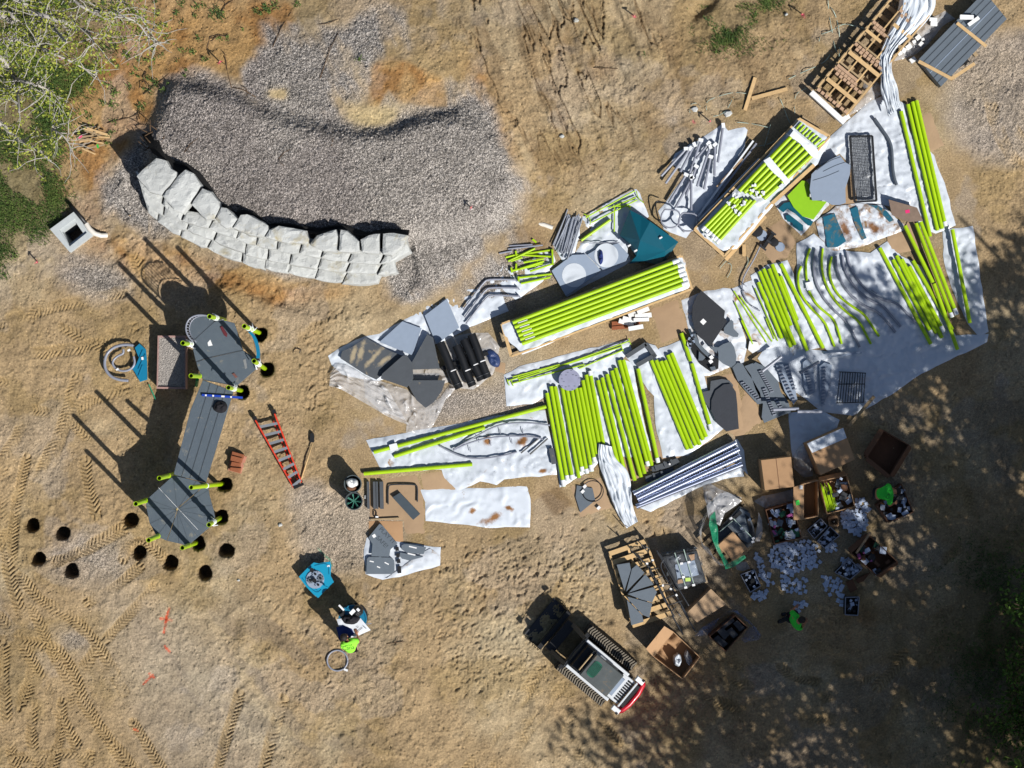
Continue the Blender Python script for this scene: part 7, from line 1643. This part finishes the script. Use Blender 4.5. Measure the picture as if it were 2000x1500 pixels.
for k in range(-6, 7): mb.bar(lw(-.15, k * .036, 1.961), lw(.12, k * .036, 1.961), .006, .006)
obj('grille', mb, m_black, sk)
lb('cab_front', (.34, 0, 1.1), (.34, .78, .9), m_black, .03)
lb('cab_header', (.28, 0, 1.8), (.06, .8, .1), m_dgrey, .01); lb('seat', (.22, .05, 1.62), (.12, .4, .08), m_dgrey, .03)
obj('grab_bar', MB().tube([lw(.30, -.3, 1.88), lw(.30, .3, 1.88)], .02, 8), mat('tan_hose', 'a89068', .6), t)
lb('hood', (-1.02, 0, 1.22), (.42, .84, .12), m_paint_w, .02); lb('rear_glass', (-.86, 0, 1.5), (.12, .62, .1), m_lgrey, .02)
for k in range(9): lb('vent', (-1.14, -.32 + k * .08, 1.285), (.2, .055, .02), m_black, .004)
lb('rear_crossbar', (-1.28, 0, 1.31), (.05, .9, .1), m_paint_w, .02); lb('rear_grille', (-1.37, 0, 1.2), (.12, .8, .08), m_black, .01)
mb = MB(); mb.tube([lw(-1.38, -.58, 1.12), lw(-1.46, -.5, 1.12), lw(-1.52, -.2, 1.12), lw(-1.52, .2, 1.12), lw(-1.46, .5, 1.12), lw(-1.38, .58, 1.12)], .075, 10); obj('rear_guard', mb, m_paint_r, t, smooth=True)
lb('rear_body', (-1.4, 0, .75), (.2, 1.05, .7), m_paint_r, .04)
bu = lb('bucket', (1.42, 0, .22), (.14, 1.42, .42), m_black, .02)
mb = MB(); mb.add([lw(1.4, -.71, .4), lw(1.4, .71, .4), lw(1.98, .71, .06), lw(1.98, -.71, .06), lw(1.4, -.71, 0), lw(1.4, .71, 0), lw(1.98, .71, .03), lw(1.98, -.71, .03)], [(4, 5, 6, 7), (4, 7, 3, 0), (1, 2, 6, 5), (2, 3, 7, 6)]); obj('bucket_floor', mb, m_dgrey, bu)
lb('quick_coupler', (1.18, 0, .55), (.3, 1.1, .3), m_black, .03)
for s in (1, -1):
    for k in range(4): obj('side_bar', MB().tube([lw(1.4 + k * .1, s * .71, .42 - k * .05), lw(1.4 + k * .1, s * .78, .3 - k * .04), lw(1.45 + k * .1, s * .72, .1)], .01, 5), m_black, bu)
    lb('front_light', (.72, s * .60, 1.5), (.1, .16, .1), m_black, .02)
for a, b in ((-.62, .62),): obj('top_hose', MB().tube([lw(.66, a, 1.5), lw(.7, 0, 1.46), lw(.66, b, 1.5)], .02, 8), m_dgrey, t, smooth=True)
# ---------------------------------------------------------------- blue gear panel and drum table
t = thing('gear_panel', at('Q', 430, 380, 0), 'bright teal play panel with a disc of four grey gears lying on dirt', 'play panel')
slab('plate', 'Q', [(388, 205), (440, 215), (560, 195), (572, 240), (565, 345), (600, 412), (545, 470), (490, 520), (435, 580), (380, 535), (310, 462), (232, 355), (330, 255)], .34, .06, mat('bright_teal', '1793b8', .35, var=.04), t)
for P in ([(400, 240), (500, 215), (545, 235), (550, 330)], [(270, 370), (330, 450), (420, 530), (470, 490)], [(300, 360), (350, 430), (430, 500)]): obj('relief_line', MB().tube([at('Q', x, y, .345) for x, y in smooth_path(P, 2)], .012, 6), m_teal, t)
g_ = at('Q', 405, 385, .35); obj('disc', MB().lathe((g_.x, g_.y, .34), [(.25, 0), (.25, .03)], 36), m_lgrey, t)
for c in ((408, 328), (462, 372), (438, 440), (358, 395)):
    g_ = at('Q', *c, .39); vs = []; n = 32
    P = [(g_.x + (.072 + .018 * (1 if (i // 2) % 2 else 0)) * math.cos(2 * math.pi * i / n), g_.y + (.072 + .018 * (1 if (i // 2) % 2 else 0)) * math.sin(2 * math.pi * i / n)) for i in range(n)]
    mb = MB(); mb.prism(P, .37, .42); gg = obj('gear', mb, m_slate if c[0] < 400 or c[0] > 450 else m_lgrey, t); obj('hub', MB().lathe((g_.x, g_.y, .42), [(.035, 0), (.03, .03)], 14), m_black, gg)
for c, z in (((372, 282), .8), ((400, 392), .8)): g_ = at('Q', *c, .37); obj('knob', MB().lathe((g_.x, g_.y, .37), [(.02, 0), (.02, .06), (.06, .07), (.06, .11)], 10), m_black, t)
obj('label', MB().box(at('Q', 543, 243, .35), (.07, .05, .01)), m_sticker, t)
g_ = at('Q', 795, 800, .95); t = thing('drum_table', (g_.x, g_.y, 0), 'round blue drum used as a table under bags and drawings', 'drum')
obj('drum', MB().lathe((g_.x, g_.y, 0), [(.3, 0), (.3, .82), (.39, .86), (.39, .92), (.36, .92), (.34, .9)], 32), m_teal, t, smooth=True, autos=40)
obj('drum_base', MB().lathe((g_.x, g_.y, 0), [(.36, 0), (.36, .05)], 24), m_black, t)
heap('bag_pile', at('Q', 775, 800, .93), .25, .15, .22, m_jack, 'black bag lying over the drawings on the blue drum', 'bag', 11, folds=8)
heap('backpack', at('Q', 850, 710, .93), .15, .17, .25, m_black, 'black backpack at the far side of the blue drum', 'backpack', 12, folds=9); heap('shoe_bag', at('Q', 680, 730, .93), .1, .12, .15, m_dark, 'dark striped bag at the left of the blue drum', 'bag', 13, folds=10)
for c, s_, l in (((680, 680), (.2, .05), 'white striped scrap on the left bag'), ((795, 725), (.1, .16), 'crumpled white paper between the bags'), ((855, 702), (.09, .07), 'white purple sticker on the backpack')): obj('paper_scrap', MB().box(at('Q', *c, 1.16), (s_[0], s_[1], .02), rz=-.8), m_sticker, None, l, 'paper')
t = sheet('drawing_sheet', 'Q', [(628, 800), (700, 790), (880, 790), (985, 915), (850, 975), (760, 1000), (700, 960), (650, 870)], 0, mat('white_paper', 'd4d8de', .6, var=.03), 'large white construction drawing spread toward the worker', 'drawing', 91, base=.94, amp=.03)
for k, (a, b) in enumerate([((840, 890), (862, 880)), ((860, 920), (900, 890)), ((905, 870), (940, 900)), ((650, 650), (760, 700))]): obj('ink_line', MB().bar(at('Q', *a, .975), at('Q', *b, .975), .012, .002), m_black, None, f'{ORD[k]} pen line on the construction drawing', 'mark', 'pen lines on the drawing')
sheet('blue_cloth', 'Q', [(625, 885), (700, 865), (790, 905), (815, 950), (760, 1000), (690, 1030), (655, 1010)], 0, m_navy, 'navy blue cloth between the worker and the drum', 'cloth', 92, base=.97, amp=.05)
obj('cane', MB().tube([at('Q', 930, 850, .9), at('Q', 992, 845, .7)], .012, 6), m_grey, None, 'thin grey rod poking out right of the drum', 'rod')
# ---------------------------------------------------------------- people
def person(name_loc, J, shirt, label, text_=None):
    """J: joints in metres, dict name -> Vector. One skinned body, clothing as shells."""
    t = thing('person', name_loc, label, 'person')
    def skin(nm, chains, m, rootkey, lv=2):
        bm = bmesh.new(); V = {}; lay = bm.verts.layers.skin.verify()
        def vtx(k, rad):
            if k not in V:
                V[k] = bm.verts.new(J[k] - WORG[t.name]); V[k][lay].radius = (rad, rad); V[k][lay].use_root = (k == rootkey)
            return V[k]
        for ch in chains:
            for (a, ra), (b, rb_) in zip(ch, ch[1:]):
                va, vb = vtx(a, ra), vtx(b, rb_)
                if not bm.edges.get((va, vb)): bm.edges.new((va, vb))
        me = bpy.data.meshes.new(nm); bm.to_mesh(me); bm.free()
        o = bpy.data.objects.new(nm, me); sc.collection.objects.link(o)
        md = o.modifiers.new('s', 'SKIN'); md.use_smooth_shade = True; o.modifiers.new('u', 'SUBSURF').levels = lv
        dg = bpy.context.evaluated_depsgraph_get(); m2_ = bpy.data.meshes.new_from_object(o.evaluated_get(dg)); bpy.data.objects.remove(o)
        m2_.name = nm; m2_.materials.clear(); m2_.materials.append(m); m2_.polygons.foreach_set('use_smooth', [True] * len(m2_.polygons))
        o = bpy.data.objects.new(nm, m2_); sc.collection.objects.link(o); o.parent = t; WORG[o.name] = WORG[t.name]; return o
    # fingers
    for s in 'LR':
        h = J['hand' + s]; d = (h - J['wrist' + s]).normalized(); sd_ = d.cross(Vector((0, 0, 1))).normalized()
        if sd_.length < .1: sd_ = Vector((1, 0, 0))
        for i in range(4):
            b = h + sd_ * (i - 1.5) * .021; l_ = (.075, .085, .08, .062)[i]
            J[f'f{s}{i}a'] = b + d * .02; J[f'f{s}{i}b'] = b + d * (.02 + l_ * .55) + Vector((0, 0, -.012)); J[f'f{s}{i}c'] = b + d * (.02 + l_) + Vector((0, 0, -.04))
        J[f't{s}a'] = h - d * .03 + sd_ * .045; J[f't{s}b'] = h + d * .015 + sd_ * .062 + Vector((0, 0, -.02))
    body = [[('pelvis', .13), ('waist', .115), ('chest', .135), ('neck', .058), ('headb', .062), ('headc', .092), ('headt', .075)]]
    for s in 'LR':
        body.append([('chest', .135), ('sh' + s, .065), ('el' + s, .045), ('wrist' + s, .03), ('hand' + s, .036)])
        for i in range(4): body.append([('hand' + s, .036), (f'f{s}{i}a', .0095), (f'f{s}{i}b', .009), (f'f{s}{i}c', .008)])
        body.append([('hand' + s, .036), (f't{s}a', .012), (f't{s}b', .010)])
        body.append([('pelvis', .13), ('hip' + s, .095), ('knee' + s, .062), ('ank' + s, .042), ('toe' + s, .038)])
    skin('body', body, m_skin, 'pelvis')
    sl = [[('pelvis', .175), ('waist', .15), ('chest', .172), ('neck', .075)]]
    for s in 'LR': J['slv' + s] = J['sh' + s].lerp(J['el' + s], .75); sl.append([('chest', .172), ('sh' + s, .095), ('slv' + s, .078)])
    skin('shirt', sl, shirt, 'chest')
    tr_ = [[('hipL', .1), ('pelvis', .12), ('hipR', .1)]]
    for s in 'LR': tr_.append([('hip' + s, .1), ('knee' + s, .082), ('ank' + s, .066)])
    skin('trousers', tr_, m_dark, 'pelvis')
    for s in 'LR':
        d = (J['toe' + s] - J['ank' + s]); obj('boot', MB().tube([J['ank' + s] + Vector((0, 0, .04)), J['ank' + s].lerp(J['toe' + s], .5), J['toe' + s] + Vector((0, 0, -.01))], .05, 10, rr=[.06, .06, .045]), m_black, t, smooth=True)
    # face and hair
    up = (J['headt'] - J['headb']).normalized(); fc = J['face'].normalized(); fc = (fc - up * fc.dot(up)).normalized(); sd_ = up.cross(fc); c = J['headc']
    def ball(nm, p, r_, m, sc_=(1, 1, 1)):
        mb = MB(); vs = []; n1, n2_ = 12, 16
        for i in range(n1 + 1):
            for k in range(n2_):
                a = math.pi * i / n1; b = 2 * math.pi * k / n2_; vs.append(p + fc * (math.sin(a) * math.cos(b) * r_ * sc_[0]) + sd_ * (math.sin(a) * math.sin(b) * r_ * sc_[1]) + up * (math.cos(a) * r_ * sc_[2]))
        mb.add(vs, [(i * n2_ + k, (i + 1) * n2_ + k, (i + 1) * n2_ + (k + 1) % n2_, i * n2_ + (k + 1) % n2_) for i in range(n1) for k in range(n2_)]); return obj(nm, mb, m, t, smooth=True)
    ball('hair', c + up * .022 - fc * .018, .108, m_hair, (1, .92, 1.02))
    for e in (-1, 1):
        ball('eye', c + fc * .098 + sd_ * e * .032 + up * .0, .011, m_hair); ball('ear', c + sd_ * e * .1 - up * .01, .026, m_skin, (.7, .4, 1.2))
    ball('nose', c + fc * .11 - up * .025, .018, m_skin, (1.2, .7, 1.2)); ball('mouth', c + fc * .096 - up * .058, .02, mat('lip', '7c4038', .6), (.5, 1.2, .35))
    return t
def V3(tag_, x, y, z): return at(tag_, x, y, z)
# worker at the drum, leaning over the drawings
P1 = {k: V3('Q', *v) for k, v in dict(pelvis=(778, 1115, .92), waist=(770, 1095, 1.05), chest=(755, 1065, 1.26), neck=(738, 1030, 1.38), headb=(722, 1010, 1.42), headc=(708, 990, 1.46), headt=(690, 972, 1.54),
      shL=(690, 1070, 1.30), elL=(690, 1040, 1.12), wristL=(715, 985, 1.0), handL=(728, 955, .99), shR=(832, 1025, 1.30), elR=(862, 1035, 1.12), wristR=(845, 965, 1.0), handR=(835, 935, .99),
      hipL=(750, 1105, .84), kneeL=(755, 1090, .48), ankL=(752, 1115, .08), toeL=(745, 1070, .04), hipR=(802, 1105, .84), kneeR=(802, 1090, .48), ankR=(800, 1115, .08), toeR=(795, 1070, .04)).items()}
P1['face'] = Vector((-.1, .75, -.65))
t1 = person(V3('Q', 780, 1150, 0), P1, m_hiviz, 'person in a lime shirt leaning over the drawings on the blue drum')
text('Cana', 'Q', (752, 1100), .16, .12, 1.47, m_dark, t1, 'shirt_print')
# worker bending into a carton
P2 = {k: V3('M', *v) for k, v in dict(pelvis=(1398, 505, .98), waist=(1430, 502, 1.05), chest=(1478, 498, 1.12), neck=(1512, 492, 1.10), headb=(1526, 488, 1.04), headc=(1540, 486, .96), headt=(1556, 484, .90),
      shL=(1482, 455, 1.10), elL=(1478, 440, .85), wristL=(1500, 462, .62), handL=(1515, 470, .56), shR=(1492, 545, 1.10), elR=(1490, 590, .85), wristR=(1520, 575, .62), handR=(1535, 568, .56),
      hipL=(1392, 478, .90), kneeL=(1400, 475, .5), ankL=(1378, 478, .08), toeL=(1410, 470, .04), hipR=(1392, 532, .90), kneeR=(1400, 530, .5), ankR=(1378, 530, .08), toeR=(1410, 530, .04)).items()}
P2['face'] = Vector((.5, 0, -.85))
t2 = person(V3('M', 1395, 505, 0), P2, m_green2, 'person in a green shirt bending over the open carton')
for k, s_ in enumerate(['Cana']): text(s_, 'M', (1482, 508), .13, 1.35, 1.305, m_dark, t2, 'shirt_print')
# worker kneeling among the packets
P3 = {k: V3('N', *v) for k, v in dict(pelvis=(1560, 830, .45), waist=(1572, 838, .60), chest=(1588, 850, .82), neck=(1605, 848, .96), headb=(1614, 846, 1.0), headc=(1624, 842, 1.05), headt=(1636, 838, 1.1),
      shL=(1562, 800, .86), elL=(1540, 775, .62), wristL=(1570, 745, .35), handL=(1585, 735, .28), shR=(1595, 905, .86), elR=(1625, 905, .62), wristR=(1645, 870, .4), handR=(1655, 850, .34),
      hipL=(1545, 810, .42), kneeL=(1590, 790, .12), ankL=(1500, 800, .08), toeL=(1465, 800, .06), hipR=(1540, 850, .42), kneeR=(1500, 830, .5), ankR=(1470, 850, .08), toeR=(1440, 860, .04)).items()}
P3['face'] = Vector((.7, .3, -.5))
person(V3('N', 1560, 830, 0), P3, m_green2, 'person in a green shirt kneeling below the scattered packets')
# ---------------------------------------------------------------- trees
m_leafd = leafmat('summer_leaf', '1f3412', '4a6420', .6)
m_leafb = leafmat('bush_leaf', '2b4a18', '5c7a2c', .6)
m_leafs = leafmat('spring_leaf', '58701f', 'a3a545', 1.5)
m_barkd = mat('brown_bark', '5b4a3a', .9, var=.25, bump=.6)
def tree(base_, hgt, crown_c, cr, nleaf, seed, label, leaf=.17, nb=16, m=None, zr=(.45, 1.0), bark=None, leafmesh=None):
    r = random.Random(seed); nr = np.random.default_rng(seed)
    t = thing('tree', base_, label, 'tree')
    B0 = Vector(base_); top = Vector((crown_c[0], crown_c[1], hgt))
    mb = MB(); spine = [B0.lerp(top, i / 7) + Vector((r.uniform(-.15, .15), r.uniform(-.15, .15), 0)) * (i > 0) for i in range(8)]
    mb.tube(spine, .2, 9, rr=[.24 * (1 - i / 8.5) for i in range(8)]); obj('trunk', mb, bark or m_barkd, t, smooth=True)
    tips = []; mb = MB()
    for k in range(nb):
        f = r.uniform(*zr) * .9; s0 = spine[min(6, int(f * 7))]; a = 2.4 * k + r.uniform(-.4, .4); L_ = cr * r.uniform(.55, 1.0)
        pts = [s0]
        for j in range(1, 5): pts.append(s0 + Vector((math.cos(a + .12 * j) * L_ * j / 4, math.sin(a + .12 * j) * L_ * j / 4, L_ * .16 * j * (.5 + r.random() * .4) / 2)))
        mb.tube(pts, .05, 6, rr=[.07, .055, .04, .028, .012]); tips += pts[1:]
        for j in range(5):
            p = pts[r.randrange(1, 5)]; a2 = r.uniform(0, 6.3); e = p + Vector((math.cos(a2), math.sin(a2), r.uniform(-.2, .4))) * cr * .28
            mb.tube([p, (p + e) / 2 + Vector((0, 0, .06)), e], .015, 5, rr=[.02, .014, .006]); tips += [e, (p + e) / 2]
    obj('branches', mb, bark or m_barkd, t, smooth=True)
    T_ = np.array([tuple(p) for p in tips]); c = T_[nr.integers(0, len(T_), nleaf)] + nr.normal(0, cr * .105, (nleaf, 3))
    nrm = nr.normal(0, 1, (nleaf, 3)); nrm /= np.linalg.norm(nrm, axis=1)[:, None]; u = np.cross(nrm, nr.normal(0, 1, (nleaf, 3))); u /= np.linalg.norm(u, axis=1)[:, None]; w_ = np.cross(nrm, u)
    s_ = nr.uniform(.6, 1.2, (nleaf, 1)) * leaf
    V = np.stack([c - u * s_ * .5, c + w_ * s_ * .28 - u * s_ * .05, c + u * s_ * .55, c - w_ * s_ * .28 - u * s_ * .05], 1).reshape(-1, 3) - np.array(B0)
    me = bpy.data.meshes.new('crown'); n = nleaf
    me.vertices.add(4 * n); me.vertices.foreach_set('co', V.astype(np.float32).ravel()); me.loops.add(4 * n); me.loops.foreach_set('vertex_index', np.arange(4 * n, dtype=np.int32))
    me.polygons.add(n); me.polygons.foreach_set('loop_start', np.arange(0, 4 * n, 4, dtype=np.int32)); me.polygons.foreach_set('loop_total', np.full(n, 4, np.int32)); me.update()
    me.materials.append(m or m_leafd); o = bpy.data.objects.new('crown', me); sc.collection.objects.link(o); o.parent = t
    return t
# shade trees stand beyond the lower right edge; SH: shaded spot in photo pixels, crown height, radius, leaves
SH = [((1965, 740), 9.0, 2.8, 3600), ((1880, 980), 9.5, 3.4, 6200), ((1640, 1120), 9.5, 3.5, 7400), ((1960, 1320), 9.0, 3.6, 3600), ((1690, 1400), 9.5, 3.7, 5600), ((1340, 1380), 9.0, 3.4, 5200), ((1760, 640), 9.5, 2.8, 5000), ((1430, 1120), 9.3, 2.8, 4800), ((1930, 480), 9.6, 1.9, 1500), ((1580, 760), 9.6, 2.0, 3000)]
TL = ['beyond the right edge, shading the long posts', 'casting the deep shade over the open cartons', 'shading the packet field from beyond the corner', 'low down beyond the lower right corner', 'shading the churned dirt below the kneeling worker', 'beyond the bottom edge behind the loader', 'whose dapples fall across the blue tarp', 'shading the wrapped pallet', 'with the thin branches shading the right border', 'shading the rung plates']
for k, ((sx, sy), h, cr, nl) in enumerate(SH):
    off = (h - .4) / math.tan(R(SUN_EL)); hd = Vector((sdir.x, sdir.y)).normalized() * off
    cx, cy = (sx - 1000) / S + hd.x, (750 - sy) / S + hd.y
    tree((cx + .5, cy - .8, 0), h + cr * .35, (cx, cy), cr, nl, 50 + k, f'tall leafy tree {TL[k]}', leaf=.26, zr=(.72, 1.0), nb=15)
# dark young tree showing at the right edge
g_ = G(1990, 1200, 0); tree((g_.x + .9, g_.y, 0), 3.2, (g_.x + .3, g_.y - .1), 1.8, 5200, 90, 'dark green bushy tree at the right edge of the photo', leaf=.13, zr=(.3, 1.0), nb=20, m=m_leafb)
g_ = G(1985, 1410, 0); tree((g_.x + .8, g_.y, 0), 2.8, (g_.x + .3, g_.y), 1.9, 4600, 91, 'lower dark bushy tree below the first at the right edge', leaf=.13, zr=(.3, 1.0), nb=20, m=m_leafb)
# budding tree over the grass corner: pale limbs traced through the corner
t = thing('budding_tree', G(-110, 60, 0), 'spring tree with pale grey limbs and yellow green buds over the grass', 'tree')
r = random.Random(77); limbs = [([(-440, 200), (-200, 120), (0, 110), (90, 170), (180, 200), (260, 300), (300, 360)], 6.5, .085), ([(-440, 200), (-100, -100), (180, 0), (230, 90), (390, 190), (520, 330)], 7.2, .07), ([(-440, 200), (-200, 340), (0, 320), (200, 300), (330, 285), (480, 260)], 6.0, .075),
         ([(-440, 200), (-150, 400), (0, 440), (70, 540), (130, 620), (140, 720), (150, 880)], 5.6, .075), ([(230, 90), (380, 130), (470, 160), (590, 220), (680, 230), (740, 340)], 7.0, .045), ([(-440, 200), (-200, 800), (0, 960), (90, 1040), (180, 1105), (300, 1180), (400, 1260)], 5.0, .06),
         ([(130, 620), (240, 650), (340, 680), (420, 740), (520, 800)], 5.6, .035), ([(180, 200), (100, 130), (40, 60), (0, 30)], 6.5, .04), ([(520, -60), (640, 60), (760, 100), (900, 90)], 6.8, .03), ([(860, 60), (960, 130), (1080, 170), (1160, 300), (1250, 340)], 6.2, .02), ([(900, -20), (1060, 80), (1140, 200), (1180, 260)], 6.0, .018), ([(300, 360), (420, 420), (600, 500), (760, 600)], 6.1, .025), ([(400, 1000), (500, 1060), (560, 1160)], 5, .02)]
mb = MB(); mb.tube([G(-110, 60, -.1), G(-110, 55, 2), G(-112, 50, 4.2), G(-110, 50, 6.0)], .25, 12, rr=[.3, .26, .22, .12]); obj('trunk', mb, m_twigp, t, smooth=True)
tips = []; mb = MB(); mbt = MB()
for P, z, rad in limbs:
    PP = smooth_path(P, 2); n = len(PP)
    p3 = [at('a', x, y, z + .5 * math.sin(i * .3) + i * .02) for i, (x, y) in enumerate(PP)]
    mb.tube(p3, rad, 8, rr=[rad * (1.5 - 1.2 * i / n) for i in range(n)])
    for k in range(int(n * 1.6)):
        p = p3[r.randrange(n)]; a = r.uniform(0, 6.3); L_ = r.uniform(.3, 1.1); prev = p; pts = [p]
        for j in range(4): a += r.uniform(-.5, .5); prev = prev + Vector((math.cos(a), math.sin(a), r.uniform(-.2, .35))) * L_ / 4; pts.append(prev)
        mbt.tube(pts, .01, 5, rr=[.014, .012, .009, .007, .004]); tips += pts[1:]
obj('limb', mb, m_twigp, t, smooth=True); obj('twigs', mbt, m_twigp, t)
nr = np.random.default_rng(6); TT = [p for p in tips]; T_ = np.array([tuple(p) for p in TT])
pxs = 1000 + T_[:, 0] * S * H / (H - T_[:, 2]); pys = 750 - T_[:, 1] * S * H / (H - T_[:, 2]); keep = (pxs + pys * .75 < 330 + nr.normal(0, 45, len(T_))) | (nr.random(len(T_)) < .12)
T_ = T_[keep]; nl = 8500; c = T_[nr.integers(0, len(T_), nl)] + nr.normal(0, .085, (nl, 3)); nrm = nr.normal(0, 1, (nl, 3)) + [0, 0, 1.2]; nrm /= np.linalg.norm(nrm, axis=1)[:, None]
u = np.cross(nrm, nr.normal(0, 1, (nl, 3))); u /= np.linalg.norm(u, axis=1)[:, None]; w_ = np.cross(nrm, u); s_ = nr.uniform(.6, 1.3, (nl, 1)) * .044
V = np.stack([c - u * s_, c + w_ * s_ * .5, c + u * s_, c - w_ * s_ * .5], 1).reshape(-1, 3) - np.array(WORG[t.name])
me = bpy.data.meshes.new('crown'); me.from_pydata(V.tolist(), [], [(4 * i, 4 * i + 1, 4 * i + 2, 4 * i + 3) for i in range(nl)]); me.materials.append(m_leafs); o = bpy.data.objects.new('crown', me); sc.collection.objects.link(o); o.parent = t
for P, l in [([(345, 440), (370, 400), (395, 375)], 'upper red flagged stake lying under the budding tree'), ([(400, 380), (425, 425), (460, 445), (500, 470)], 'bent red flagged tape under the budding tree')]: obj('red_tape', MB().tube([at('a', x, y, .3) for x, y in P], .035, 5), mat('dull_red_tape', '8c2a34', .6), None, l, 'tape')
